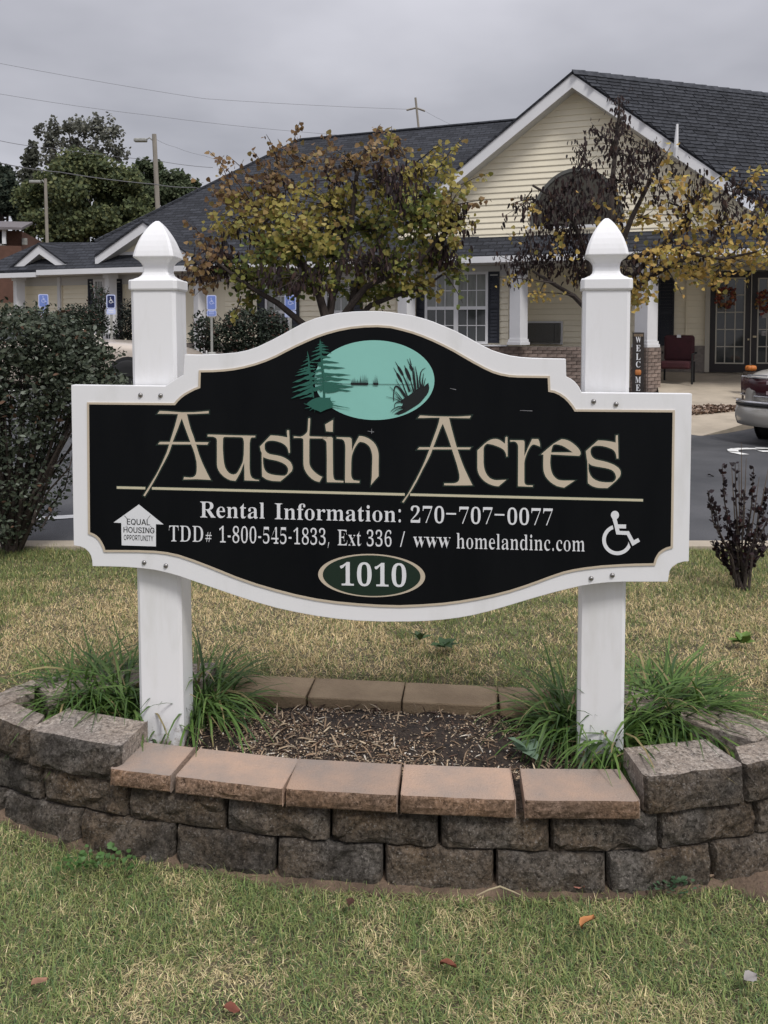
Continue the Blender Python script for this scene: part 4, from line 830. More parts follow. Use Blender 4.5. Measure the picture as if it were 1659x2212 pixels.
def block(p0, p1, z0, z1, depth, m, rough, name='stone_block', inset=0.0, gap=0.003, taper=0.04, seed=0, batter=0.01, nx=9, nz=5, m2=None, sides=False):
    """one block between two points of the loop; its outer face is split stone"""
    rg = np.random.default_rng(seed + 11)
    p0 = np.array(p0); p1 = np.array(p1); d = p1 - p0; w = np.linalg.norm(d); d = d / w; nrm = np.array([d[1], -d[0]])       # outward
    cs = lambda n_: .5 - .5 * np.cos(np.linspace(0, np.pi, n_)) * (.75) - .0
    us = gap + (w - 2 * gap) * np.interp(cs(nx), [cs(nx)[0], cs(nx)[-1]], [0, 1]); zs = z0 + .001 + (z1 - z0 - .002) * np.interp(cs(nz), [cs(nz)[0], cs(nz)[-1]], [0, 1])
    ph = rg.uniform(0, 6.28, 8); vs = []
    for k, z in enumerate(zs):
        tz_ = (z - z0) / (z1 - z0)
        for i, u in enumerate(us):
            tu = (u - gap) / (w - 2 * gap)
            e = min(tu, 1 - tu) * w; ez = min(tz_, 1 - tz_) * (z1 - z0)
            out = -inset - batter * tz_
            rnd = rough * (1 - math.exp(-e / .011)) * (1 - math.exp(-ez / .010)) * 1.25
            bump = rough * (0.55 * math.sin(u * 31 + ph[0]) * math.sin(z * 70 + ph[1]) + 0.5 * rg.normal() * 1.15) * (0.35 if (e < .004 or ez < .003) else 1)
            out += rnd * 1.1 + bump * .55 - (rough * .9 if (e < .001) else 0)
            q = p0 + d * u + nrm * out
            vs.append((q[0] - PO.x, q[1] - PO.y, z))
    fs = []
    for k in range(nz - 1):
        for i in range(nx - 1):
            a = k * nx + i; fs.append((a, a + 1, a + 1 + nx, a + nx))
    nb = len(vs)
    back = [p0 + d * (gap + taper) - nrm * depth, p0 + d * (w - gap - taper) - nrm * depth]
    for z in (z0 + .001, z1 - .001):
        for q in back: vs.append((q[0] - PO.x, q[1] - PO.y, z))
    bl0, br0, bl1, br1 = nb, nb + 1, nb + 2, nb + 3
    top = [(nz - 1) * nx + i for i in range(nx)]; bot = list(range(nx))
    lef = [k * nx for k in range(nz)]; rig = [k * nx + nx - 1 for k in range(nz)]
    fs += [tuple(top + [br1, bl1]), tuple(bot[::-1] + [bl0, br0]), tuple(lef[::-1] + [bl0, bl1])[::-1][::-1], tuple(rig + [br1, br0]), (bl0, br0, br1, bl1)[::-1]]
    o = mesh(name, vs, fs, m, planter)
    if m2 is not None:
        o.data.materials.append(m2)
        o.data.polygons[(nx - 1) * (nz - 1)].material_index = 1
        if sides:
            for q in o.data.polygons[(nx - 1) * (nz - 1) + 1:]: q.material_index = 1
    bevel(o, 0.0035, 1)
    return o
# courses one and two
s0 = loop_x(z2_(172, 1755, .1015)[0])
ncourse = int(round(PER / .31)); st = PER / ncourse
sd = 0
for c in range(2):
    for i in range(ncourse):
        a = s0 + (i + (0.5 if c else 0.0)) * st
        block(loop_at(a), loop_at(a + st), c * .1015 - (.06 if c == 0 else 0), (c + 1) * .1015 - (i % 3) * .0008, .15, M_BLOCK, .014, inset=.016 * c, seed=sd, gap=.0042, nx=13, nz=7, taper=.008 + .15 * math.tan(turn(a, st) / 2)); sd += 1
ZC = .203
# capstones over the straight front
CE = [(z2_(a, c, .253)[0], z2_(d, e, .253)[0]) for a, c, d, e in ((238, 1660, 375, 1667), (378, 1678, 616, 1690), (619, 1695, 860, 1713), (864, 1715, 1117, 1730), (1133, 1731, 1388, 1738))]
for i, (xa, xb) in enumerate(CE):
    p, q = loop_at(loop_x(xa)), loop_at(loop_x(xb))
    d = (q - p) / np.linalg.norm(q - p); n_ = np.array([d[1], -d[0]])
    f = .010
    block(p + n_ * f, q + n_ * f, ZC + random.uniform(.0, .002), ZC + .050 + random.uniform(-.002, .002), .175, M_CAPF, .006, 'capstone', m2=M_CAP, sides=True, gap=.002, taper=.002 if i < 4 else .012, seed=100 + i, batter=.004, nx=13, nz=5)
# capstones over the back, seen from inside
xe = [z2_(px, py, .253)[0] for px, py in ((470, 1468), (680, 1474), (877, 1484), (1077, 1494), (1290, 1500))]
for i in range(4):
    p, q = loop_at(loop_x(xe[i + 1], False)), loop_at(loop_x(xe[i], False))
    d = (q - p) / np.linalg.norm(q - p); n_ = np.array([d[1], -d[0]])
    block(p + n_ * .01, q + n_ * .01, ZC, ZC + .050, .165, M_CAPB, .005, 'capstone', gap=.002, taper=.002, seed=120 + i, batter=.003)
# raised third course round both ends
def ring_blocks(sa, sb, n, seed, top=.305):
    stp = (sb - sa) / n
    for i in range(n):
        a = sa + i * stp
        tn = turn(a, stp)
        block(loop_at(a), loop_at(a + stp), ZC, top + (i % 3) * .0025, .18 if tn < .55 else .11, M_BLOCK, .013, m2=M_BLOCKTOP, sides=True, nx=13, nz=7, inset=.012, gap=.003, taper=.004 + (.17 if tn < .55 else .10) * math.tan(min(tn, 1.5) / 2), seed=seed + i)
sR0, sR1 = loop_x(CE[-1][1] + .022), loop_x(xe[-1] + .01, False)
ring_blocks(sR0, sR1, max(1, round((sR1 - sR0) / .32)), 200)
sL0, sL1 = loop_x(xe[0] - .01, False), loop_x(CE[0][0] + .022)
if sL1 < sL0: sL1 += PER
ring_blocks(sL0, sL1, max(1, round((sL1 - sL0) / .32)), 240)

M_BARE = mat('bare_soil', (0.075, 0.050, 0.034), .95, col2=(.18, .125, .085), vscale=9, bump=.8, bscale=70, detail=8)
vs = []; fs = []; ns = 140
for i in range(ns):
    s = PER * i / ns; p = loop_at(s); q = loop_at(s + .02); d = (q - p) / np.linalg.norm(q - p); n_ = np.array([d[1], -d[0]])
    w_ = .010 + .022 * vnoise(np.array([p[0]]), np.array([p[1]]), 5, 9)[0] + .035 * math.exp(-((p[0] - .1) / .42) ** 2) + (.10 if p[0] > .95 and p[1] < 2.6 else 0)
    for kk in (-.05, w_ * .5, w_):
        x, y = p + n_ * kk; vs.append((x, y, tz(x, y) + (.006 if kk < w_ else -.014)))
for i in range(ns):
    for j in range(2):
        a = i * 3 + j; b2 = ((i + 1) % ns) * 3 + j; fs.append((a, b2, b2 + 1, a + 1))
tag(mesh('bare_soil', vs, fs, M_BARE, None, True), kind='structure')
# soil in the bed
INLOOP = []
for s in np.linspace(0, PER, 90, endpoint=False):
    p = loop_at(s); q = loop_at(s + .02); d = (q - p) / np.linalg.norm(q - p); INLOOP.append(p - np.array([d[1], -d[0]]) * .10)
INLOOP = np.array(INLOOP)
M_MULCH = mat('potting_soil', (0.014, 0.010, 0.008), 0.95, col2=(0.055, 0.038, 0.027), vscale=45, bump=1.0, bscale=120)
def soil_z(x, y):
    return .180 + .022 * vnoise(x, y, 9, 1) + .012 * vnoise(x, y, 27, 2) + .03 * np.exp(-((x) ** 2 / .5 + (y - 2.75) ** 2 / .02))
gx, gy = np.meshgrid(np.linspace(-1.45, 1.4, 120), np.linspace(2.3, 3.1, 50))
keep = inside(INLOOP, gx.ravel(), gy.ravel())
idx = -np.ones(gx.size, int); idx[keep] = np.arange(keep.sum())
vv = np.stack([gx.ravel(), gy.ravel(), soil_z(gx.ravel(), gy.ravel())], -1)[keep]
ii = (np.arange(119)[None] + (np.arange(49) * 120)[:, None]).ravel()
qf = np.stack([ii, ii + 1, ii + 121, ii + 120], -1); qf = idx[qf]; qf = qf[(qf >= 0).all(1)]
tag(np_mesh('bed_soil', vv, qf, M_MULCH, smooth=True), kind='structure')
# wood chips, straw and perlite grains
n = 20000
cx_ = RNG.uniform(-1.0, 1.0, n * 2); cy_ = RNG.uniform(2.4, 3.05, n * 2)
den = 0.25 + 0.75 * sstep(.35, .62, vnoise(cx_, cy_, 6, 5) * .6 + vnoise(cx_, cy_, 15, 6) * .4)
k = inside(INLOOP, cx_, cy_) & (RNG.uniform(size=n * 2) < den); cx_ = cx_[k][:n]; cy_ = cy_[k][:n]; n = len(cx_)
pos = np.stack([cx_, cy_, soil_z(cx_, cy_) + RNG.uniform(0.0, .006, n)], -1)
ax = rand_dirs(n); ax[:, 2] *= .35
nr = np.stack([RNG.normal(0, .35, n), RNG.normal(0, .35, n), np.ones(n)], -1)
sz = np.where(RNG.uniform(size=n) < .13, RNG.uniform(.016, .060, n), RNG.uniform(.003, .0085, n))
wd = np.where(sz > .014, .10, .75)
pal = np.array([(.32, .225, .145), (.43, .33, .225), (.21, .14, .09), (.10, .06, .042), (.52, .43, .31), (.62, .57, .49)])
col = pal[RNG.choice(6, n, p=[.25, .20, .20, .19, .10, .06])] * RNG.uniform(.55, 1.15, (n, 1))
M_CHIP = mat('wood_chip', (.3, .2, .1), .9, attr=True)
tag(leaves('wood_chips', pos, ax, nr, sz, col, M_CHIP, None, LEAF_OVAL, np.where(sz > .014, .20, 1.7)), kind='stuff')
# ------------------------------------------------------------------ lawn
M_GRASS = mat('grass_blade', (.1, .14, .05), 0.7, attr=True, spec=.25, transl=.25)
def grass(name, n, xr, yr, lmin, lmax, wid, seed, reject=.03, segs=2, xslope=None):
    rg = np.random.default_rng(seed)
    x = rg.uniform(xr[0], xr[1], n); y = rg.uniform(yr[0], yr[1], n)
    keep = (np.abs(x) < .58 * y + .85)
    keep &= ~inside(LOOP, x, y)
    d = dist_poly(LOOP, x, y)
    bare = np.where(y < 2.62, -.02 + .02 * vnoise(x, y, 5, 3) + .04 * np.exp(-((x - .15) / .40) ** 2) * (y < 2.4) + .10 * np.exp(-((x - 1.2) / .20) ** 2) * (y < 2.7), reject)
    keep &= (d > bare * rg.uniform(.55, 1.1, n))
    x, y = x[keep], y[keep]; n = len(x)
    big = vnoise(x, y, 1.1, 11) * .6 + vnoise(x, y, 2.7, 12) * .4
    fine = vnoise(x, y, 9, 13) * .6 + vnoise(x, y, 24, 14) * .4
    g = .50 * big + .50 * fine
    front = y < 2.6
    thr = np.where(front, .525, .555 - .35 * sstep(4.3, 5.3, y) * (y > 3) + .05 * (x > 1.2))
    pg = sstep(-.16, .16, g - thr)
    pg = np.clip(pg + .75 * np.exp(-((x - 1.75) ** 2 / .30 + (y - 4.35) ** 2 / .05)), 0, 1)
    green = rg.uniform(size=n) < (.17 + .70 * pg)
    L_ = rg.uniform(lmin, lmax, n) * np.where(green, 1.0, .85) * (.65 + .7 * vnoise(x, y, 3.3, 15))
    th = rg.uniform(0, 2 * np.pi, n)
    lean = np.where(green, rg.uniform(.15, 1.15, n), rg.uniform(.5, 1.5, n))
    curl = rg.uniform(.0, .9, n)
    dirx, diry = np.cos(th), np.sin(th)
    sx, sy = -diry, dirx
    w = wid * rg.uniform(.6, 1.3, n)
    base = np.stack([x, y, terrain(x, y) - .012], -1)
    V = []; 
    p = base.copy(); ang = lean.copy()
    for s in range(segs + 1):
        t = s / segs
        ww = w * (1 - t) ** .7 if s < segs else w * .06
        off = np.stack([sx * ww / 2, sy * ww / 2, np.zeros(n)], -1)
        V.append(p - off); V.append(p + off)
        stp = L_ / segs
        p = p + np.stack([dirx * np.sin(ang) * stp, diry * np.sin(ang) * stp, np.cos(ang) * stp], -1)
        ang = np.clip(ang + curl, 0, 1.75)
    V = np.stack(V, 1)
    k = 2 * (segs + 1)
    f = np.array([(2 * s, 2 * s + 1, 2 * s + 3, 2 * s + 2) for s in range(segs)])
    Fc = f[None] + (np.arange(n) * k)[:, None, None]
    gp = np.array([(.105, .150, .055), (.14, .185, .070), (.185, .215, .095), (.085, .130, .062), (.22, .225, .10)])
    tp = np.array([(.43, .355, .225), (.52, .44, .30), (.35, .285, .175), (.46, .385, .245), (.28, .255, .145)])
    c = np.where(green[:, None], gp[rg.integers(0, 5, n)], tp[rg.integers(0, 5, n)]) * rg.uniform(.58, 1.25, (n, 1))
    back = (y > 2.62)
    c = c * np.where(back[:, None], np.array([[1.62, 1.53, 1.33]]), np.array([[1.68, 1.70, 1.52]]))
    c = np.repeat(c, k, axis=0)
    return tag(np_mesh(name, V.reshape(-1, 3), Fc.reshape(-1, 4), M_GRASS, None, c), kind='stuff')
grass('grass', 230000, (-2.4, 2.6), (1.45, 2.75), .015, .042, .0025, 1, segs=3)
grass('grass', 330000, (-4.0, 4.0), (2.6, 5.42), .018, .044, .0034, 2, segs=2)
# ------------------------------------------------------------------ plants in the bed
M_BLADE = mat('lily_leaf', (.06, .12, .03), .5, attr=True, spec=.4, transl=.25)
def clump(name, bases, n, lmin, lmax, label, seed, lean_x=0.0, lean_y=0.0, group='grassy clumps round the sign posts', wid=.0085):
    """strappy arching leaves from a few crowns standing on the soil"""
    rg = np.random.default_rng(seed)
    c0 = np.mean(np.array(bases), 0)
    bz = rg.integers(0, len(bases), n); b = np.array(bases)[bz] + rg.normal(0, .028, (n, 2))
    th = rg.uniform(0, 2 * np.pi, n); dx_, dy_ = np.cos(th) + lean_x * rg.uniform(.3, 1.2, n), np.sin(th) + lean_y
    ln = np.hypot(dx_, dy_); dx_, dy_ = dx_ / ln, dy_ / ln
    L_ = rg.uniform(lmin, lmax, n); ang = rg.uniform(.08, .85, n); curl = rg.uniform(.16, .55, n); w = wid * rg.uniform(.55, 1.15, n)
    S = 7; p = np.stack([b[:, 0], b[:, 1], np.full(n, .175)], -1); V = []
    tw = rg.normal(0, .5, n)
    for s in range(S + 1):
        t = s / S; ww = w * min(1, .55 + 1.5 * t) * (1 - t ** 3) + .0006
        sx, sy = -dy_, dx_
        off = np.stack([sx * ww / 2, sy * ww / 2, tw * ww * .25], -1)
        V.append(p - off); V.append(p + off)
        stp = L_ / S
        p = p + np.stack([dx_ * np.sin(ang) * stp, dy_ * np.sin(ang) * stp, np.cos(ang) * stp], -1)
        ang = np.clip(ang + curl, 0, 2.35)
        p[:, 2] = np.maximum(p[:, 2], .185)
    V = np.stack(V, 1); k = 2 * (S + 1)
    V[:, :, 0] -= c0[0]; V[:, :, 1] -= c0[1]; V[:, :, 2] -= .175
    f = np.array([(2 * s, 2 * s + 1, 2 * s + 3, 2 * s + 2) for s in range(S)])
    Fc = f[None] + (np.arange(n) * k)[:, None, None]
    pal = np.array([(.065, .125, .024), (.095, .175, .034), (.13, .21, .05), (.045, .095, .024), (.32, .26, .12)])
    c = pal[rg.choice(5, n, p=[.30, .29, .19, .16, .06])] * rg.uniform(.75, 1.2, (n, 1))
    o = np_mesh(name, V.reshape(-1, 3), Fc.reshape(-1, 4), M_BLADE, None, np.repeat(c, k, axis=0))
    o.location = (c0[0], c0[1], .175)
    tag(o, label, 'plant', group)
    return o
g2 = lambda px, py: (lambda v: (v.x, v.y))(Pz(px, py, .19))
clump('grassy_plant', [g2(150, 1560), g2(205, 1555), g2(255, 1560), g2(290, 1575), g2(230, 1520), g2(275, 1530), g2(180, 1525)], 1000, .24, .43, 'wide grassy clump between the left sign post and the raised left blocks', 31, lean_x=-.15)
clump('grassy_plant', [g2(430, 1545), g2(455, 1535), g2(440, 1570), g2(425, 1515)], 420, .22, .42, 'grassy clump just right of the left sign post', 32, lean_x=.25)
clump('grassy_plant', [g2(1235, 1570), g2(1215, 1590), g2(1240, 1610)], 330, .22, .40, 'grassy clump against the left side of the right sign post', 33, lean_x=-.35)
clump('grassy_plant', [g2(1330, 1640), g2(1370, 1600), g2(1420, 1590), g2(1460, 1600), g2(1400, 1560), g2(1450, 1560), g2(1500, 1585)], 1150, .25, .43, 'largest grassy clump spilling over the raised blocks right of the right post', 34, lean_x=.65, lean_y=-.15, wid=.0095)
clump('grassy_plant', [g2(1310, 1665), g2(1345, 1665)], 60, .12, .28, 'sparse tuft of strap leaves in front of the right sign post foot', 35, lean_x=-.2)

def leaf_plant(name, p, n, size, spread, col, label, cat='weed', shape=LEAF_OVAL, up=.45, seed=0, m=None, width=1.3, flat=False):
    rg = np.random.default_rng(seed)
    th = rg.uniform(0, 6.28, n); r = rg.uniform(.0, spread, n) if flat else np.full(n, .004)
    pos = np.stack([r * np.cos(th), r * np.sin(th) * (.6 if flat else 1), rg.uniform(.010, .038, n)], -1)
    ax = np.stack([np.cos(th), np.sin(th), rg.uniform(.1, up * 2, n)], -1)
    nr = np.stack([-np.cos(th) * .4, -np.sin(th) * .4, np.ones(n)], -1) + rg.normal(0, .15, (n, 3))
    o = leaves(name, pos, ax, nr, rg.uniform(.7, 1.2, n) * size, np.array(col) * rg.uniform(.75, 1.25, (n, 1)), m or M_BLADE, None, shape, width)
    o.location = p
    return tag(o, label, cat)
leaf_plant('weed', Pt(1605, 1398), 14, .06, 0, (.16, .26, .055), 'bright green leafy weed in the dry lawn right of the sign', seed=1, up=.8)
leaf_plant('weed', Pt(960, 1408), 11, .065, 0, (.05, .10, .035), 'dark dandelion rosette in the lawn below the middle of the board', seed=2, up=.25, width=.9)
leaf_plant('weed', Pt(905, 1392), 7, .05, 0, (.06, .11, .04), 'small dark weed beside the dandelion rosette behind the bed', seed=7, up=.7, width=.8)
leaf_plant('weed', Pz(1140, 1640, .20), 9, .06, 0, (.17, .25, .17), 'grey green thistle seedling in the bed left of the right post', seed=3, up=.3)
leaf_plant('clover_patch', Pt(215, 1885), 110, .013, .12, (.08, .16, .045), 'patch of clover leaves in the grass below the left blocks', 'clover', LEAF_ROUND, seed=4, flat=True, width=1.1)
leaf_plant('clover_patch', Pt(1450, 1925), 80, .012, .08, (.09, .16, .085), 'grey green clover patch at the wall foot below the right end', 'clover', LEAF_ROUND, seed=5, flat=True, width=1.1)
leaf_plant('grass_tuft', Pt(85, 1690) + Vector((.0, -.04, .10)), 40, .06, 0, (.06, .11, .035), 'tuft of grass growing from the joint between left blocks', 'weed', seed=6, width=.12, up=.9)

# fallen leaves
M_DEAD = mat('dead_leaf', (.3, .15, .07), .8, attr=True)
def fallen(px, py, size, col, label, yaw, curl=.35, z=.035):
    p = Pt(px, py) + Vector((0, 0, z))
    vs = []; nx = 9
    for i in range(nx):
        t = i / (nx - 1); w = math.sin(math.pi * min(1, t * 1.02 + .0)) ** .75 * .30 + (.05 if 2 < i < 7 and i % 2 else 0)
        for s in (-1, 0, 1):
            vs.append((size * (t - .5), size * s * w, size * (curl * abs(s) * .35 + curl * math.sin(t * 5) * .18)))
    fs = []
    for i in range(nx - 1):
        for j in range(2):
            a = i * 3 + j; fs.append((a, a + 1, a + 4, a + 3))
    c = np.array([col] * len(vs)) * (np.array([1.15 if i % 3 != 1 else .8 for i in range(len(vs))])[:, None])
    o = np_mesh('fallen_leaf', vs, fs, M_DEAD, None, c, True)
    o.location = p; o.rotation_euler = (R(random.uniform(-25, 25)), R(random.uniform(-20, 20)), yaw)
    tag(o, label, 'leaf', 'fallen leaves on the lawn')
fallen(1270, 2022, .050, (.44, .19, .07), 'curled orange leaf lying in the grass right of centre', R(35), .5)
fallen(85, 2150, .046, (.30, .16, .10), 'brown leaf in the grass near the bottom left corner', R(60), .3, .03)
fallen(968, 2108, .042, (.17, .055, .03), 'dark red brown leaf in the front grass, bottom middle', R(-20), .5, .025)
fallen(500, 2200, .04, (.16, .05, .03), 'small dark red leaf at the very bottom edge', R(10), .4, .02)
fallen(757, 1975, .035, (.07, .03, .02), 'blackish curled leaf in the grass below the middle blocks', R(80), .6, .03)
fallen(1250, 1930, .035, (.33, .14, .10), 'pinkish leaf at the foot of the wall on the right', R(-30), .5, .02)
fallen(1620, 2140, .040, (.27, .25, .24), 'pale grey leaf in the grass near the bottom right', R(20), .5, .03)
fallen(1530, 1905, .04, (.28, .20, .14), 'tan leaf on the bare soil by the right blocks', R(15), .4, .01)
fallen(1545, 921, .07, (.05, .04, .035), 'dark leaf scrap lying on the asphalt near the walkway', R(20), .5, .01)
fallen(1535, 1030, .06, (.06, .045, .035), 'small brown leaf scrap on the asphalt beside the sign edge', R(-40), .5, .01)
tw = MB(); a, b, c_ = Pt(1030, 1962), Pt(1080, 1955), Pt(1125, 1962)
tw.tube([a + Vector((0, 0, .035)), a.lerp(b, .5) + Vector((0, 0, .046)), b + Vector((0, .004, .048)), b.lerp(c_, .6) + Vector((0, -.004, .045)), c_ + Vector((0, 0, .036))], [.0014, .0022, .0026, .0020, .001], 6)
tag(tw.build('twig', mat('dry_stalk', (.36, .30, .19), .8)), 'dry pale stalk lying on the grass in front of the wall', 'twig')

# ------------------------------------------------------------------ shrubs near the lot
M_SHRUB = mat('shrub_leaf', (.03, .05, .03), .6, attr=True, spec=.22, transl=.12)
M_BARK = mat('bark', (.045, .034, .028), .9, var=.3, vscale=12, bump=.5, bscale=40)
M_TWIG = mat('twig_bark', (.10, .075, .055), .9, var=.25, vscale=20)
def shrub(name, base, stems, lobes, nl, size, pal, probs, label, seed, Y, dr=.35, up=.3, shape=LEAF_OVAL, stem_r=.012, width=1.0, stem_mat=None, cat='shrub', group=None):
    """stems: list of picture polylines; lobes: (px,py,rx,ry,weight) in the picture at depth Y"""
    rg = np.random.default_rng(seed)
    root = empty(name, base, 0, label, cat, group)
    mb = MB(); B = Vector(base)
    for st in stems:
        pts = [P(x, y, Y + rg.uniform(-.2, .2)) - B for x, y in st]; pts[0] = Vector((rg.uniform(-.04, .04), rg.uniform(-.04, .04), -.03))
        k = len(pts); mb.tube(pts, [stem_r * (1 - .75 * i / (k - 1)) for i in range(k)], 5)
    mb.build('stem', stem_mat or M_BARK, root)
    w = np.array([l[4] for l in lobes], float); w /= w.sum()
    ch = rg.choice(len(lobes), nl, p=w); lb = np.array([l[:4] for l in lobes])[ch]
    d = rand_dirs(nl, rg) * (rg.uniform(.25, 1.0, (nl, 1)) ** .45)
    s = Y / F
    c = np.array([tuple(P(a, b, Y)) for a, b in zip(lb[:, 0], lb[:, 1])])
    pos = c + np.stack([d[:, 0] * lb[:, 2] * s, d[:, 1] * dr, d[:, 2] * lb[:, 3] * s], -1)
    ax = rand_dirs(nl, rg); ax[:, 2] = ax[:, 2] * .7 + up
    nr = d + rand_dirs(nl, rg) * .8 + np.array([0, 0, .7])
    col = np.array(pal)[rg.choice(len(pal), nl, p=probs)] * rg.uniform(.75, 1.25, (nl, 1))
    leaves('foliage', pos - np.array(base), ax, nr, size * rg.uniform(.5, 1.45, nl), col, M_SHRUB, root, shape, width)
    return root
bx = Pt(25, 1190)
st = []
rs = random.Random(5)
for i in range(60):
    x = -120 + i * 5.2 + rs.uniform(-20, 20)
    st.append([(25, 1190), (25 + (x - 25) * .35 + rs.uniform(-12, 12), 1080), (25 + (x - 25) * .75, 960 + rs.uniform(-20, 20)), (x, 850 + rs.uniform(-30, 40)), (x + rs.uniform(-25, 25), 740 + rs.uniform(-20, 60))])
for x, y in ((150, 1030), (140, 1075), (120, 1110), (165, 980), (155, 950)):
    st.append([(30, 1185), (70, 1130), ((x + 60) / 2, y + 30), (x, y - 20), (x + 10, y - 60)])
lob = [(130, 720, 55, 26, 2), (180, 765, 42, 36, 2), (100, 700, 60, 26, 1.6), (-60, 800, 120, 110, 5), (40, 740, 90, 60, 4), (120, 760, 80, 60, 4), (175, 800, 55, 55, 3.4), (212, 835, 46, 42, 2.4), (60, 830, 110, 80, 4), (140, 850, 90, 55, 3), (40, 930, 100, 70, 2.6), (110, 920, 60, 50, 1.2), (20, 1020, 80, 60, 1.5), (-80, 950, 110, 130, 3.5), (10, 1110, 60, 60, 2.0), (50, 1120, 50, 45, 1.1), (110, 1040, 40, 70, .9), (30, 1020, 90, 80, 2), (80, 690, 60, 22, 1.0), (0, 690, 60, 30, 1.4), (30, 668, 16, 22, .12), (85, 672, 12, 20, .1), (140, 690, 14, 20, .12), (205, 720, 14, 20, .12), (238, 770, 18, 14, .12), (258, 830, 14, 14, .12), (165, 730, 40, 22, .7)]
shrub('dark_shrub', bx, st, lob, 19000, .032, [(.034, .045, .029), (.050, .064, .040), (.078, .092, .062), (.15, .17, .135), (.12, .07, .045)], [.28, .32, .24, .13, .03], 'big dark green shrub at the left edge behind the lawn', 41, bx.y, .45, stem_r=.011)

bb = Pt(1600, 1268)
tips = [(1560, 1005), (1545, 1090), (1530, 1060), (1588, 1000), (1606, 1060), (1628, 1010), (1640, 1090), (1555, 1175), (1570, 1120), (1655, 1060), (1675, 1040), (1540, 1170), (1620, 1130), (1590, 1130), (1650, 1150), (1690, 1110), (1700, 1050)]
stems = []; pos = []; axs = []
rs = random.Random(9); root = empty('barberry_shrub', bb, 0, 'small dark purple leaved shrub standing on the lawn right of the sign', 'shrub')
mbs = MB()
for x, y in tips:
    Yb = bb.y + rs.uniform(-.14, .14)
    q = [Vector((rs.uniform(-.03, .03), rs.uniform(-.03, .03), -.02)), P(1600 + (x - 1600) * .35, 1268 + (y - 1268) * .35, (bb.y + Yb) / 2) - bb, P(1600 + (x - 1600) * .85, 1268 + (y - 1268) * .68, Yb) - bb, P(x, y, Yb) - bb]
    mbs.tube(q, [.009, .006, .004, .0018], 5)
    for k in range(rs.randint(34, 64)):
        t = rs.uniform(.12, 1) ** .8 * 2.999; i = int(t); f = t - i
        p = q[i].lerp(q[i + 1], f); d = (q[i + 1] - q[i]).normalized()
        s = Vector((rs.gauss(0, 1), rs.gauss(0, .7), rs.gauss(.5, .4))).normalized()
        pos.append(p + s * .006); axs.append(s + d * .5)
mbs.build('stem', M_BARK, root)
for x, y in ((1602, 955), (1596, 1000), (1612, 990), (1580, 1000), (1640, 1030), (1660, 1010)):
    mt = MB(); q = [P(1600 + (x - 1600) * .5, 1268 + (y - 1268) * .4, bb.y) - bb, P(1600 + (x - 1600) * .8, 1268 + (y - 1268) * .75, bb.y) - bb, P(x, y, bb.y + .03) - bb]
    mt.tube(q, [.004, .0028, .0012], 5); mt.build('bare_twig', M_TWIG, root)
pos = np.array([tuple(p) for p in pos]); axs = np.array([tuple(a) for a in axs])
pal = np.array([(.016, .011, .013), (.026, .017, .020), (.045, .030, .034), (.05, .02, .02)])
leaves('foliage', pos, axs, rand_dirs(len(pos)) + np.array([0, 0, .9]), RNG.uniform(.016, .030, len(pos)), pal[RNG.choice(4, len(pos), p=[.4, .35, .18, .07])], M_SHRUB, root, LEAF_ROUND, .85)

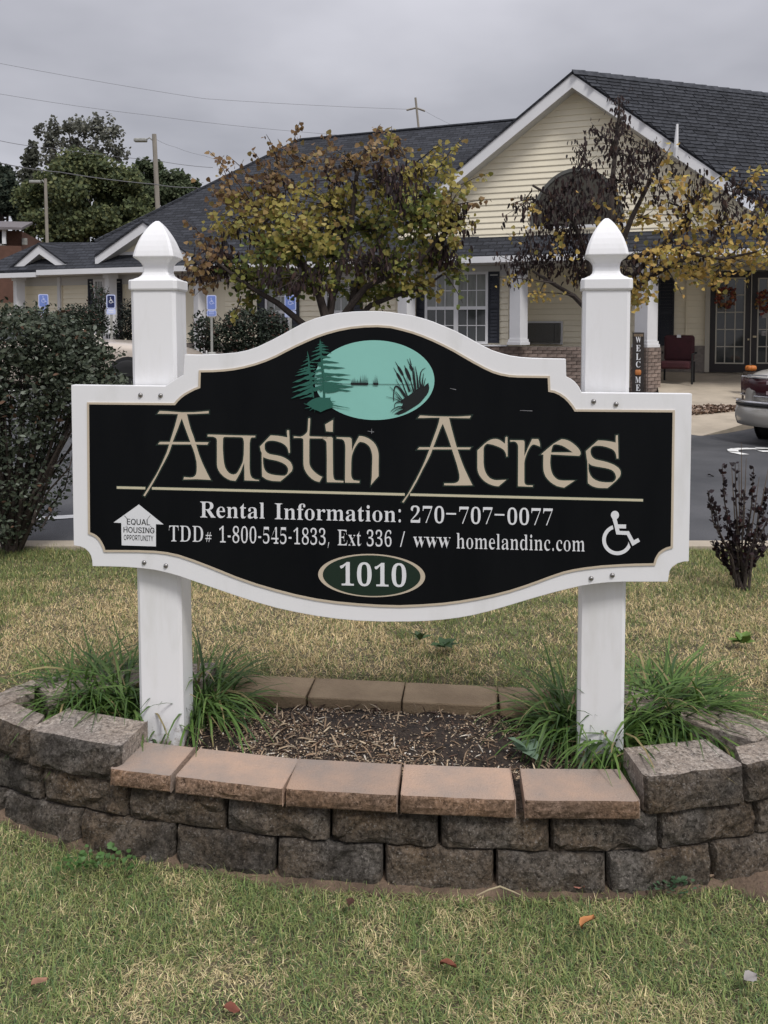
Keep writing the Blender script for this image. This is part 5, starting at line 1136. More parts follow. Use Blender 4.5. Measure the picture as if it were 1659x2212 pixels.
# ------------------------------------------------------------------ the two redbud trees
M_LEAF = mat('autumn_leaf', (.2, .15, .04), .6, attr=True, spec=.3, transl=.30)
def curve(p0, p1, sag=.12, n=5, rg=random):
    p0, p1 = Vector(p0), Vector(p1); o = []
    m = (p0 + p1) / 2 + Vector((rg.uniform(-.08, .08), rg.uniform(-.08, .08), sag * (p1 - p0).length))
    for i in range(n):
        t = i / (n - 1); o.append(p0 * (1 - t) ** 2 + m * 2 * t * (1 - t) + p1 * t * t)
    return o
def redbud(name, base, Y, forks, lobes, wands, label, seed, lsize, mult={}):
    """forks: main limbs as picture polylines; lobes: (px,py,rx,ry,n,kind); kinds choose colour and leaf shape"""
    rg = np.random.default_rng(seed); rs = random.Random(seed)
    B = Vector(base); root = empty(name, base, 0, label, 'tree'); s = Y / F
    tr = MB(); limbs = []
    for fk in forks:
        r0 = fk[0]; dy_ = rs.uniform(-.5, .5)
        pts = []
        for i, (x, y) in enumerate(fk[1:]):
            pts.append(P(x, y, Y + dy_ * i / max(1, len(fk) - 2)) - B)
        pts[0] = Vector((pts[0].x, 0, pts[0].z))
        k = len(pts); tr.tube(pts, [r0 * (1 - .72 * i / max(1, k - 1)) for i in range(k)], 7)
        limbs += pts[1:]
    tr.build('trunk', M_BARK, root)
    LP = {k: ([], [], [], [], []) for k in 'rc'}
    tw = MB()
    KP = {'green': ('r', [(.105, .138, .034), (.17, .192, .048), (.24, .235, .058), (.29, .25, .062), (.18, .125, .04)], [.26, .30, .24, .14, .06]),
          'gold': ('r', [(.34, .28, .072), (.28, .235, .055), (.22, .215, .05), (.23, .155, .045), (.39, .32, .12)], [.30, .26, .18, .18, .08]),
          'rust': ('r', [(.18, .105, .048), (.24, .15, .06), (.11, .065, .040), (.22, .165, .06), (.33, .23, .12)], [.30, .28, .18, .16, .08]),
          'yellow': ('r', [(.52, .37, .10), (.44, .30, .08), (.38, .32, .09), (.52, .33, .11), (.30, .26, .075)], [.32, .24, .20, .14, .10]),
          'dark': ('c', [(.034, .022, .023), (.048, .030, .028), (.070, .042, .034), (.024, .018, .019)], [.35, .30, .15, .20])}
    def spray(c, n, rx, ry, rz, kind, twig=True):
        sh, pal, pr = KP[kind]
        nt = max(3, n // 9) if twig else 0
        nodes = []
        best = min(limbs, key=lambda q: (q - c).length) if limbs else Vector((0, 0, 0))
        for i in range(nt):
            d = Vector(tuple(rand_dirs(1, rg)[0])) * (rs.random() ** .5)
            e = c + Vector((d.x * rx, d.y * ry, d.z * rz))
            cu = curve(best.lerp(c, rs.uniform(.2, .8)), e, rs.uniform(-.05, .15), 4, rs)
            tw.tube(cu, [.008, .006, .004, .0022], 3, False)
            nodes.append((cu[1], cu[2], cu[3]))
        for i in range(n):
            if nodes and rs.random() < .8:
                a, b_, e = rs.choice(nodes); t = rs.random() ** .6 * 2
                p = a.lerp(b_, t) if t < 1 else b_.lerp(e, t - 1)
                p = p + Vector((rg.normal(0, .055), rg.normal(0, .055), rg.normal(-.02, .05)))
            else:
                d = Vector(tuple(rand_dirs(1, rg)[0])) * (rs.random() ** .4)
                p = c + Vector((d.x * rx, d.y * ry, d.z * rz))
            if sh == 'r':
                ax = Vector((rg.normal(0, .55), rg.normal(-.1, .55), -.75 + rg.normal(0, .35)))
                nn = Vector((rg.normal(0, .6), -.75 + rg.normal(0, .5), .55 + rg.normal(0, .35)))
                sz = lsize * rg.uniform(.65, 1.2) * (1.3 if kind == 'yellow' else 1)
            else:
                ax = Vector((rg.normal(0, .22), rg.normal(0, .22), -1)); nn = Vector((rg.normal(), rg.normal(), .1)); sz = lsize * rg.uniform(.75, 1.5)
            q = LP[sh]
            q[0].append(tuple(p)); q[1].append(tuple(ax)); q[2].append(tuple(nn)); q[3].append(sz); q[4].append(np.array(pal[rg.choice(len(pal), p=pr)]) * rg.uniform(.8, 1.2))
    for (px, py, rx, ry, n, kind) in lobes:
        dpt = rs.uniform(-.75, .75)
        spray(P(px, py, Y + dpt) - B, int(n * mult.get(kind, 1)), rx * s, min(.9, rx * s * .9), ry * s, kind)
    for (x0, y0, x1, y1, n, kind) in wands:
        a = P(x0, y0, Y + rs.uniform(-.5, .3)) - B; b_ = P(x1, y1, Y + rs.uniform(-.5, .3)) - B
        cu = curve(a, b_, .05, 6, rs); tw.tube(cu, [.012, .010, .008, .006, .005, .003], 4, False)
        sh, pal, pr = KP[kind]
        for i in range(n):
            t = rs.uniform(.25, 1.0) * 4.999; k = int(t); p = cu[k].lerp(cu[k + 1], t - k)
            q = LP[sh]; p = p + Vector((rg.normal(0, .035), rg.normal(0, .04), rg.normal(-.02, .035)))
            ax = (rg.normal(0, .5), rg.normal(-.1, .5), -.8 + rg.normal(0, .3)) if sh == 'r' else (rg.normal(0, .2), rg.normal(0, .2), -1)
            q[0].append(tuple(p)); q[1].append(ax); q[2].append((rg.normal(0, .6), -.8 + rg.normal(0, .4), .4)); q[3].append(lsize * rg.uniform(.7, 1.15) * (1 if sh == 'r' else 1.25)); q[4].append(np.array(pal[rg.choice(len(pal), p=pr)]) * rg.uniform(.8, 1.2))
    tag(tw.build('twigs', M_BARK, root), kind='stuff')
    q = LP['r']
    if q[0]: leaves('crown', q[0], q[1], q[2], np.array(q[3]), np.array(q[4]), M_LEAF, root, LEAF_ROUND, 1.02)
    q = LP['c']
    if q[0]: leaves('withered_leaves', q[0], q[1], q[2], np.array(q[3]) * 1.25, np.array(q[4]), M_SHRUB, root, LEAF_CURL, 1.0)
    return root
YA = 12.0
ba = P(708, 790, YA); ba.z = tz(ba.x, YA)
forksA = [(.085, (706, 850), (706, 760), (704, 690), (690, 640), (672, 600), (640, 540), (600, 470), (580, 380)),
          (.080, (712, 850), (712, 760), (710, 690), (718, 640), (740, 560), (760, 470), (770, 380), (790, 320)),
          (.070, (712, 800), (716, 720), (750, 670), (790, 620), (850, 590), (910, 560), (960, 500)),
          (.070, (730, 820), (738, 740), (752, 690), (762, 640), (778, 590), (830, 500), (880, 420), (900, 360)),
          (.065, (690, 830), (680, 740), (655, 700), (600, 655), (560, 632), (510, 600), (450, 550)),
          (.055, (740, 760), (770, 690), (800, 660), (850, 640), (910, 625), (960, 590)),
          (.050, (690, 640), (660, 590), (600, 520), (540, 430), (500, 370))]
lobA = [(520, 430, 80, 60, 150, 'rust'), (470, 400, 50, 50, 60, 'rust'), (600, 380, 90, 60, 230, 'rust'), (660, 340, 60, 40, 120, 'rust'), (760, 340, 90, 50, 210, 'rust'), (840, 310, 45, 40, 120, 'rust'), (900, 380, 80, 60, 190, 'gold'), (960, 350, 50, 40, 60, 'gold'), (980, 410, 40, 50, 60, 'gold'), (940, 430, 80, 50, 200, 'green'), (880, 450, 90, 60, 240, 'green'),
        (580, 460, 110, 70, 300, 'gold'), (700, 430, 100, 70, 300, 'gold'), (660, 500, 110, 60, 320, 'gold'), (780, 490, 110, 70, 330, 'green'), (820, 420, 70, 60, 170, 'gold'), (700, 540, 120, 60, 340, 'green'), (600, 540, 90, 60, 230, 'green'), (840, 560, 110, 60, 320, 'green'), (930, 540, 90, 60, 220, 'green'), (960, 480, 70, 60, 150, 'gold'), (990, 570, 40, 40, 45, 'green'),
        (500, 500, 90, 60, 170, 'gold'), (450, 540, 60, 50, 90, 'rust'), (440, 600, 50, 40, 55, 'rust'), (540, 590, 90, 50, 210, 'green'), (620, 610, 100, 40, 220, 'green'), (700, 600, 90, 40, 170, 'green'), (780, 620, 90, 34, 170, 'green'), (860, 620, 80, 34, 120, 'green'), (530, 640, 40, 30, 40, 'green'), (920, 600, 60, 40, 80, 'gold'), (410, 560, 30, 50, 30, 'rust'),
        (860, 390, 60, 70, 190, 'dark'), (720, 390, 80, 60, 120, 'dark'), (600, 420, 70, 60, 120, 'dark'), (490, 560, 90, 60, 240, 'dark'), (430, 590, 60, 40, 120, 'dark'), (640, 590, 100, 40, 130, 'dark'), (800, 560, 120, 50, 160, 'dark'), (990, 470, 40, 40, 110, 'dark'), (960, 540, 60, 50, 110, 'dark'), (560, 520, 80, 60, 130, 'dark'), (700, 480, 90, 60, 110, 'dark'), (900, 480, 70, 50, 90, 'dark')]
wanA = [(540, 430, 450, 325, 20, 'rust'), (560, 410, 490, 335, 22, 'rust'), (500, 430, 470, 340, 14, 'rust'), (580, 380, 545, 325, 14, 'rust'), (600, 360, 575, 290, 14, 'rust'), (620, 350, 648, 262, 26, 'rust'), (640, 350, 600, 300, 14, 'rust'), (700, 350, 705, 285, 10, 'rust'), (800, 340, 822, 268, 24, 'rust'), (830, 330, 846, 272, 20, 'gold'), (900, 350, 960, 300, 20, 'gold'), (940, 380, 1002, 296, 12, 'gold'), (960, 420, 1060, 372, 16, 'gold'), (960, 450, 1062, 430, 20, 'rust'), (970, 490, 1036, 478, 18, 'gold'), (480, 560, 384, 600, 16, 'rust'), (450, 520, 395, 470, 10, 'rust'), (960, 590, 1000, 655, 10, 'green'), (900, 610, 930, 640, 14, 'green'), (810, 640, 832, 680, 8, 'green'), (480, 600, 420, 640, 8, 'rust'), (520, 640, 500, 690, 10, 'gold')]
redbud('redbud_tree', ba, YA, forksA, lobA, wanA, 'broad multi stemmed tree with green and rusty leaves behind the top of the board', 51, .070, {'green': 1.5, 'gold': 1.15, 'rust': .95, 'dark': 1.0})
YB = 10.4
bbx = P(1300, 850, YB); bbx.z = tz(bbx.x, YB)
forksB = [(.070, (1300, 900), (1300, 780), (1303, 690), (1310, 600), (1318, 500), (1322, 400), (1330, 320), (1338, 240)),
          (.055, (1302, 780), (1306, 680), (1330, 560), (1365, 470), (1400, 400), (1430, 340)),
          (.050, (1298, 760), (1280, 680), (1240, 640), (1190, 610), (1150, 585)),
          (.050, (1298, 740), (1292, 650), (1270, 560), (1240, 480), (1200, 430), (1150, 400)),
          (.055, (1306, 760), (1330, 650), (1400, 600), (1480, 555), (1560, 500), (1640, 450)),
          (.045, (1306, 700), (1345, 620), (1420, 540), (1500, 460), (1560, 420)),
          (.040, (1310, 640), (1300, 520), (1275, 420), (1262, 330)), (.035, (1330, 560), (1450, 540), (1560, 560), (1650, 540))]
lobB = []
for x, y, n in [(1342,221,26),(1295,289,50),(1322,262,40),(1345,268,34),(1258,319,44),(1278,333,36),(1325,322,54),(1363,319,40),(1404,326,56),(1355,356,56),(1393,360,60),(1138,442,46),(1125,465,26),(1187,416,60),(1247,386,70),(1299,386,76),(1205,454,80),(1262,431,90),(1355,394,60),(1457,367,26),(1517,386,30),(1498,424,34),(1562,424,44),(1610,401,44),(1637,431,36),(1149,525,90),(1100,560,36),(1224,555,110),(1127,577,70),(1393,555,54),(1363,585,44),(1430,430,34),(1320,440,60),(1240,500,70),(1180,490,90),(1480,470,20),(1570,470,26),(1410,380,36),(1330,470,50),(1285,560,40),(1190,560,90),(1440,400,26),(1640,480,44),(1460,500,30),(1530,520,30),(1600,540,30),(1580,470,40),(1430,570,30),(1500,560,26),(1250,590,60),(1225,500,60),(1270,530,60)]:
    lobB.append((x, y, 40, 40, n, 'dark'))
for x, y, rx, ry, n in [(1440,390,50,30,26),(1500,410,60,40,40),(1480,470,80,50,70),(1400,470,70,50,46),(1560,480,70,50,64),(1620,470,50,50,44),(1640,370,40,20,18),(1420,540,70,40,56),(1500,540,80,40,84),(1580,550,80,40,78),(1650,540,50,40,50),(1460,590,90,30,70),(1390,610,40,30,44),(1550,600,60,26,34),(1375,640,30,18,22),(1130,500,60,40,10),(1200,540,70,40,14),(1690,460,50,80,50),(1700,560,50,60,50),(1240,600,50,24,8),(1320,560,40,60,16),(1360,420,50,50,14),(1290,430,60,50,10),(1180,460,50,40,10),(1430,340,40,40,12),(1350,500,50,50,18)]:
    lobB.append((x, y, rx, ry, n, 'yellow'))
wanB = [(1320, 330, 1340, 205, 14, 'dark'), (1500, 430, 1590, 358, 16, 'yellow'), (1560, 450, 1655, 352, 16, 'yellow'), (1200, 612, 1075, 600, 24, 'yellow'), (1240, 640, 1140, 632, 24, 'yellow'), (1180, 600, 1160, 640, 12, 'yellow'), (1480, 590, 1530, 615, 10, 'yellow'), (1440, 580, 1475, 640, 8, 'yellow'), (1560, 560, 1620, 600, 12, 'yellow'), (1150, 430, 1105, 440, 8, 'rust'), (1540, 480, 1560, 600, 8, 'yellow'), (1400, 560, 1370, 650, 14, 'yellow'), (1270, 410, 1240, 350, 8, 'dark'), (1400, 380, 1415, 300, 12, 'dark')]
redbud('redbud_tree', bbx, YB, forksB, lobB, wanB, 'thin tree with hanging dark withered leaves and yellow leaves behind the right post', 52, .046, {'dark': 1.35, 'yellow': 1.6})
# ------------------------------------------------------------------ the apartment building
FY = R(-20)
F0 = P(990, 712, 18.2); F0.z = 0
bld = empty('apartment_building', F0, FY, 'long cream sided single storey building with dark shingle roof and white gables', 'building')
BM = Matrix.LocRotScale(F0, bld.rotation_euler, None); BI = BM.inverted()
BO = BI @ EYE
def bl(px, py, w=0.0):
    """picture position -> (x, z) on the facade plane standing w in front of the main wall"""
    d = BI.to_3x3() @ ray(px, py); t = (-w - BO.y) / d.y
    return BO.x + d.x * t, BO.z + d.z * t
def rect(px0, py0, px1, py1, w):
    x0, z1 = bl(px0, py0, w); x1, z0 = bl(px1, py1, w)
    return x0, x1, z0, z1
M_SIDING = mat('cream_siding', (0.89, 0.815, 0.635), 0.55, var=.03, vscale=1.5, rand=.02)
M_TRIMW = mat('white_trim', (0.72, 0.72, 0.73), 0.5, var=.03, vscale=2)
M_SOFFIT = mat('soffit_white', (0.60, 0.59, 0.57), 0.6)
M_SHUT = mat('shutter_blue_black', (0.018, 0.021, 0.032), 0.55)
M_GLASS = mat('window_glass', (0.035, 0.040, 0.040), 0.06, spec=.8, var=.2, vscale=2)
M_GLASSC = mat('curtained_glass', (0.22, 0.23, 0.215), 0.15, spec=.8, var=.22, vscale=3, stretch=(3, 1, .5))
M_ROOFD = mat('roof_shingle_far', (0.026, 0.028, 0.034), 0.92, col2=(0.048, 0.051, 0.060), vscale=9, stretch=(1.2, 1, 6), bump=.6, bscale=22, spec=.2)
def roof_courses(m):
    """shingle courses too far off to pick apart: staggered tabs in the far roof's colour and relief"""
    t = m.node_tree; lk = t.links.new; bs = t.nodes['Principled BSDF']; src = bs.inputs['Base Color'].links[0].from_socket
    tcn = t.nodes.new('ShaderNodeTexCoord'); sx = t.nodes.new('ShaderNodeSeparateXYZ'); lk(tcn.outputs['Object'], sx.inputs[0]); cb = t.nodes.new('ShaderNodeCombineXYZ'); lk(sx.outputs['X'], cb.inputs[0]); lk(sx.outputs['Z'], cb.inputs[1])
    bk = t.nodes.new('ShaderNodeTexBrick'); lk(cb.outputs[0], bk.inputs['Vector']); bk.inputs['Scale'].default_value = 1; bk.inputs['Brick Width'].default_value = .30; bk.inputs['Row Height'].default_value = .085; bk.inputs['Mortar Size'].default_value = .010; bk.inputs['Color1'].default_value = (1.35, 1.35, 1.35, 1); bk.inputs['Color2'].default_value = (.75, .75, .75, 1); bk.inputs['Mortar'].default_value = (.45, .45, .45, 1)
    q = t.nodes.new('ShaderNodeMix'); q.data_type = 'RGBA'; q.blend_type = 'MULTIPLY'; q.inputs[0].default_value = 1; lk(src, q.inputs[6]); lk(bk.outputs['Color'], q.inputs[7]); lk(q.outputs[2], bs.inputs['Base Color'])
roof_courses(M_ROOFD)
M_SHING = mat('roof_shingle', (0.024, 0.026, 0.031), 0.92, col2=(0.056, 0.059, 0.068), vscale=7, bump=.5, bscale=90, rand=.26, spec=.2)
M_BRICKM = mat('mortar', (0.21, 0.185, 0.165), .95, var=.15, vscale=20)
M_BRICK = mat('brick', (0.16, 0.115, 0.095), .92, col2=(0.30, 0.235, 0.20), vscale=9, bump=.4, bscale=90, rand=.30)
M_DARK = mat('porch_shade_chair_black', (0.010, 0.010, 0.010), .8)  # near-black for the painted porch shade and the chair's arms and legs
M_DOOR = mat('door_dark', (0.014, 0.010, 0.011), .45)
M_MUNT = mat('muntin_cream', (0.46, 0.43, 0.36), .55)
def part(name, m, *boxes):
    k = MB()
    for b_ in boxes: k.box(*b_)
    return k.build(name, m, bld)
def siding(ring, y, pitch=.125, m=M_SIDING, parent=None):
    """lap siding boards over a convex (x, z) ring, one object each"""
    z0 = min(p[1] for p in ring); z1 = max(p[1] for p in ring)
    def span(z):
        xs_ = []
        for i in range(len(ring)):
            a, b = ring[i], ring[(i + 1) % len(ring)]
            if (a[1] - z) * (b[1] - z) <= 0 and a[1] != b[1]:
                xs_.append(a[0] + (b[0] - a[0]) * (z - a[1]) / (b[1] - a[1]))
        return (min(xs_), max(xs_)) if len(xs_) >= 2 else None
    z = z0
    while z < z1 - .02:
        zt = min(z + pitch, z1)
        s0_, s1_ = span(z + 1e-4), span(zt - 1e-3)
        if s0_ and s1_:
            (a, b), (c, d) = s0_, s1_
            zz = z + .002
            vs = [(a, y - .020, zz), (b, y - .020, zz), (b, y - .022, zz + .012), (a, y - .022, zz + .012), (d, y - .004, zt), (c, y - .004, zt), (a, y, zz), (b, y, zz), (d, y, zt), (c, y, zt)]
            mesh('siding_board', vs, [(0, 1, 2, 3), (3, 2, 4, 5), (6, 7, 1, 0), (5, 4, 8, 9), (0, 3, 5, 9, 6), (1, 7, 8, 4, 2)], m, parent or bld)
        z = zt
XG = lambda px, py=650, w=0.0: bl(px, py, w)[0]
GZ = (bl(300, 578, .62)[1] + bl(940, 557, .62)[1]) / 2           # top of the gutter
ZB = bl(1100, 745, .1)[1]                                        # top of the brick course
XL0, XL1 = XG(40), XG(1098)
# walls
part('wall', M_SIDING, (XL0, XL1, .0, .25, -.3, GZ - .06))
part('wall', M_SIDING, (XG(1098, 650, -1.2), XG(1372, 650, -1.2), 1.2, 1.4, -.3, GZ - .06), (XL1 - .2, XL1, .25, 1.4, -.3, GZ - .06))
xw0, xw1 = XG(1400, 650, -2.2), XG(1760, 650, -2.2)
part('wall', M_SIDING, (xw0 - .6, xw1, 2.2, 2.4, -.3, GZ - .06))
part('soffit', M_SOFFIT, (XL0 - .4, XG(1790), -.60, 2.6, GZ - .13, GZ - .10))
part('gutter', M_TRIMW, (XG(84, 580, .62), XG(1790, 560, .62), -.72, -.60, GZ - .13, GZ))
zg2 = bl(40, 590, .62)[1]
part('gutter', M_TRIMW, (XG(-60, 590, .62), XG(82, 580, .62), -.73, -.61, zg2 - .12, zg2))
part('frieze_board', M_SOFFIT, (XL0, XL1, -.035, -.0, GZ - .36, GZ - .14))
# siding
for pa, pb in ((47, 125), (137, 272), (487, 500), (500, 855), (876, 1099)):
    xa, xb = XG(pa), XG(pb)
    siding([(xa, ZB), (xb, ZB), (xb, GZ - .36), (xa, GZ - .36)], 0)
xa, xb = XG(1125, 650, -1.2), XG(1372, 650, -1.2)
siding([(xa, ZB + .03), (xb, ZB + .03), (xb, GZ - .13), (xa, GZ - .13)], 1.2)
zd = bl(1500, 747, -2.2)[1]
siding([(xw0 - .3, zd), (XG(1527, 650, -2.2), zd), (XG(1527, 650, -2.2), GZ - .13), (xw0 - .3, GZ - .13)], 2.2)
siding([(XG(1527, 600, -2.2), bl(1560, 586, -2.2)[1] + .06), (xw1, bl(1560, 586, -2.2)[1] + .06), (xw1, GZ - .13), (XG(1527, 600, -2.2), GZ - .13)], 2.2)
# brick base: mortar bed and single bricks
me_brick = None
def bricks(x0, x1, y, z0, z1, parent, rot=None, bw=.19, bh=.062, j=.011, thick=.02, face=-1):
    global me_brick
    if me_brick is None:
        k = MB(); k.box(-bw / 2, bw / 2, -thick, 0, -bh / 2, bh / 2)
        me_brick = k.build('brick', M_BRICK, bld); bevel_src = me_brick
        me_brick.location = (0, 2.0, -3)
        bpy.data.objects.remove(me_brick); me_brick = bpy.data.meshes['brick']
    r = 0; z = z1 - j - bh / 2
    while z - bh / 2 > z0:
        x = x0 + (bw + j) / 2 * (1 if r % 2 else 0) + bw / 2
        if r % 2:
            o = link_mesh('brick', me_brick, None, parent); o.location = (x0 + bw / 4 - .002, y, z); o.scale = (.49, 1, 1)
        while x + bw / 2 < x1 + .02:
            o = link_mesh('brick', me_brick, None, parent); o.location = (x, y + random.uniform(-.003, .003), z)
            x += bw + j
        if x - bw / 2 < x1 - .05:
            ww = x1 - (x - bw / 2); o = link_mesh('brick', me_brick, None, parent); o.location = (x - bw / 2 + ww / 2, y, z); o.scale = (ww / bw, 1, 1)
        z -= bh + j; r += 1
bb0, bb1 = XG(1040, 800, .1), XG(1258, 800, .1)
part('brick_base', M_BRICKM, (XG(400), bb0 - .003, -.1, .0, -.3, ZB))
bw_ = part('brick_wall', M_BRICKM, (bb0, bb1, -.1, .1, -.3, ZB - .03))
bricks(bb0, bb1, -.1, ZB - 1.0, ZB - .03, bw_)
part('brick_cap', M_TRIMW, (bb0 - .02, XL1, -.15, .02, ZB - .03, ZB))
part('brick_base', M_BRICKM, (xw0 - .3, XG(1524, 780, -2.2), 2.08, 2.2, .0, zd))
# windows
def window(px0, py0, px1, py1, w, units=2, depth=.05, cols=3, rows=2, upper=M_GLASSC, lower=M_GLASS, fw=.055):
    x0, x1, z0, z1 = rect(px0, py0, px1, py1, w); y = -w
    k = MB(); ff = y - depth
    k.box(x0, x1, ff, y, z1 - fw, z1); k.box(x0, x1, ff, y, z0, z0 + fw)
    k.box(x0, x0 + fw, ff, y, z0 + fw, z1 - fw); k.box(x1 - fw, x1, ff, y, z0 + fw, z1 - fw)
    uw = (x1 - x0) / units
    for i in range(1, units): k.box(x0 + uw * i - fw * .9, x0 + uw * i + fw * .9, ff, y, z0 + fw, z1 - fw)
    zm = (z0 + z1) / 2
    for i in range(units):
        a = x0 + uw * i + (fw if i == 0 else fw * .9); b = x0 + uw * (i + 1) - (fw if i == units - 1 else fw * .9)
        k.box(a, b, ff + .006, y, zm - .035, zm + .035)
    o = k.build('window', M_TRIMW, bld)
    for i in range(units):
        a = x0 + uw * i + (fw if i == 0 else fw * .9); b = x0 + uw * (i + 1) - (fw if i == units - 1 else fw * .9)
        for lo, hi, m in ((zm + .035, z1 - fw, upper), (z0 + fw, zm - .035, lower)):
            k = MB(); k.box(a, b, y - .022, y - .016, lo, hi); k.build('pane', m, o)
            k = MB()
            for c in range(1, cols): k.box(a + (b - a) * c / cols - .009, a + (b - a) * c / cols + .009, y - .032, y - .0225, lo, hi)
            for r_ in range(1, rows): k.box(a, b, y - .034, y - .0235, lo + (hi - lo) * r_ / rows - .009, lo + (hi - lo) * r_ / rows + .009)
            k.build('muntin', M_TRIMW, o)
    return o
window(919, 590, 1054.5, 743, .021)
window(703, 606, 758, 743, .021, 1)
window(574, 606, 628, 743, .021, 1)
window(204, 604, 250, 736, .021, 2)
def shutter(px0, py0, px1, py1, w):
    x0, x1, z0, z1 = rect(px0, py0, px1, py1, w); y = -w; k = MB()
    k.box(x0, x0 + .035, y - .035, y, z0, z1); k.box(x1 - .035, x1, y - .035, y, z0, z1)
    for z in (z0, (z0 + z1) / 2 - .03, z1 - .06): k.box(x0 + .035, x1 - .035, y - .033, y, z, z + .06)
    o = k.build('shutter', M_SHUT, bld)
    k = MB(); n = 9
    for a, b in ((z0 + .06, (z0 + z1) / 2 - .03), ((z0 + z1) / 2 + .03, z1 - .06)):
        for i in range(n):
            zz = a + (b - a) * i / n; h = (b - a) / n
            k.add([(x0 + .036, y - .026, zz), (x1 - .036, y - .026, zz), (x1 - .036, y - .008, zz + h), (x0 + .036, y - .008, zz + h)], [(0, 1, 2, 3)])
    tag(k.build('louvre', M_SHUT, o), kind='stuff')
for a in ((900, 588, 918, 742), (1055.5, 587, 1078.5, 741), (758.5, 606, 784, 743), (629, 606, 647, 743), (556, 606, 573.5, 743), (191, 603, 203.5, 736), (250.5, 603, 266, 736)):
    shutter(*a, .021)
shutter(1423, 600, 1455, 750, -2.178)
# columns, set square to their own corner
def column(pxl, pxm, pxr, ytop, ybot, w=.42, rot=-25, plinth=True):
    x, z1 = bl((pxl + pxr) / 2, ytop, w); z1 = GZ - .13; _, z0 = bl((pxl + pxr) / 2, ybot, w)
    Yd = (BM @ Vector((x, -w, 0))).y
    a = math.hypot(pxm - pxl, pxr - pxm) * Yd / F
    k = MB(); M = Matrix.Translation((x, -w + .1, 0)) @ Matrix.Rotation(R(rot), 4, 'Z')
    k.box(-a / 2, a / 2, -a / 2, a / 2, z0 + .12, z1 - .1, M)
    k.box(-a / 2 - .03, a / 2 + .03, -a / 2 - .03, a / 2 + .03, z1 - .1, z1, M)
    k.box(-a / 2 - .035, a / 2 + .035, -a / 2 - .035, a / 2 + .035, z0, z0 + .06, M)
    k.box(-a / 2 - .018, a / 2 + .018, -a / 2 - .018, a / 2 + .018, z0 + .06, z0 + .12, M)
    k.build('column', M_TRIMW, bld)
    return x, a, z0, M
column(1099.5, 1121.7, 1138.5, 580, 745)
column(856, 875, 894, 590, 745)
column(413, 429, 438, 596, 765)
column(220, 231, 246, 590, 722)
column(22, 36, 47, 600, 700)
xp, ap, zp, MP = column(1373, 1399, 1420.6, 585, 750, rot=-36)
pa = ap + .09
k = MB(); k.box(-pa / 2, pa / 2, -pa / 2, pa / 2, -.3, zp)
pier = k.build('brick_pier', M_BRICKM, bld); pier.location = MP.translation; pier.rotation_euler = (0, 0, R(-36))
def pier_bricks(rz):
    bh, j = .062, .011; z = zp - j - bh / 2; r = 0; wide = (pa - .011) / 2 - .006
    while z > .0:
        for i in range(2 if r % 2 == 0 else 3):
            ww = wide if r % 2 == 0 else (wide / 2 if i != 1 else wide)
            cx = (-pa / 4 + i * pa / 2) if r % 2 == 0 else (-pa * .375, 0, pa * .375)[i]
            o = link_mesh('brick', me_brick, None, pier)
            v = Matrix.Rotation(rz, 4, 'Z') @ Vector((cx, -pa / 2 + .004, z)); o.location = v; o.rotation_euler = (0, 0, rz); o.scale = (ww / .19, 1, 1)
        z -= bh + j; r += 1
pier_bricks(0); pier_bricks(R(90))
# air conditioner in the recessed wall
x0, x1, z0, z1 = rect(1139, 694, 1216, 744, -1.19)
k = MB(); k.box(x0, x1, 1.10, 1.18, z0, z0 + .04); k.box(x0, x1, 1.10, 1.18, z1 - .04, z1); k.box(x0, x0 + .04, 1.10, 1.18, z0 + .04, z1 - .04); k.box(x1 - .04, x1, 1.10, 1.18, z0 + .04, z1 - .04)
acf = k.build('air_conditioner', M_TRIMW, bld)
k = MB(); k.box(x0 + .045, x1 - .16, .93, 1.17, z0 + .045, z1 - .045); k.box(x1 - .155, x1 - .045, .94, 1.17, z0 + .045, z1 - .045)
k.build('grille', mat('ac_grille', (.085, .083, .075), .6, var=.1, vscale=30, bump=.3, bscale=60), acf)
# porch doors
def door(px0, px1, gx0, gx1):
    x0, x1, z0, z1 = rect(px0, 587, px1, 805, -2.18)
    k = MB(); g0, g1, h0, h1 = rect(gx0, 601, gx1, 786, -2.18)
    k.box(x0, g0, 2.10, 2.19, z0, z1); k.box(g1, x1, 2.10, 2.19, z0, z1); k.box(g0, g1, 2.10, 2.19, h1, z1); k.box(g0, g1, 2.10, 2.19, z0, h0)
    d = k.build('glass_door', M_DOOR, bld)
    k = MB(); k.box(g0, g1, 2.14, 2.15, h0, h1); k.build('pane', M_GLASS, d)
    k = MB(); t = .028
    k.box(g0, g0 + t, 2.085, 2.0995, h0, h1); k.box(g1 - t, g1, 2.085, 2.0995, h0, h1); k.box(g0 + t, g1 - t, 2.085, 2.0995, h1 - t, h1); k.box(g0 + t, g1 - t, 2.085, 2.0995, h0, h0 + t)
    for i in (1, 2): x = g0 + (g1 - g0) * i / 3; k.box(x - .011, x + .011, 2.118, 2.138, h0 + t, h1 - t)
    for i in range(1, 5): z = h0 + (h1 - h0) * i / 5; k.box(g0 + t, g1 - t, 2.115, 2.1365, z - .011, z + .011)
    k.build('muntin', M_MUNT, d)
    return d, (x0, x1, z0, z1), (g0, g1, h0, h1)
d1, r1, q1 = door(1535.5, 1618, 1547, 1607)
d2, r2, q2 = door(1625, 1708, 1637, 1697)
k = MB(); k.box(r1[1] - .05, r1[1] - .015, 2.04, 2.10, 1.30, 1.34)
k.build('door_handle', mat('brass', (.5, .42, .28), .35, metal=.8), d2)
k = MB(); k.box(r2[0] + .03, r2[0] + .10, 2.03, 2.10, 1.36, 1.40); k.build('door_handle', MATS['brass'], d2)
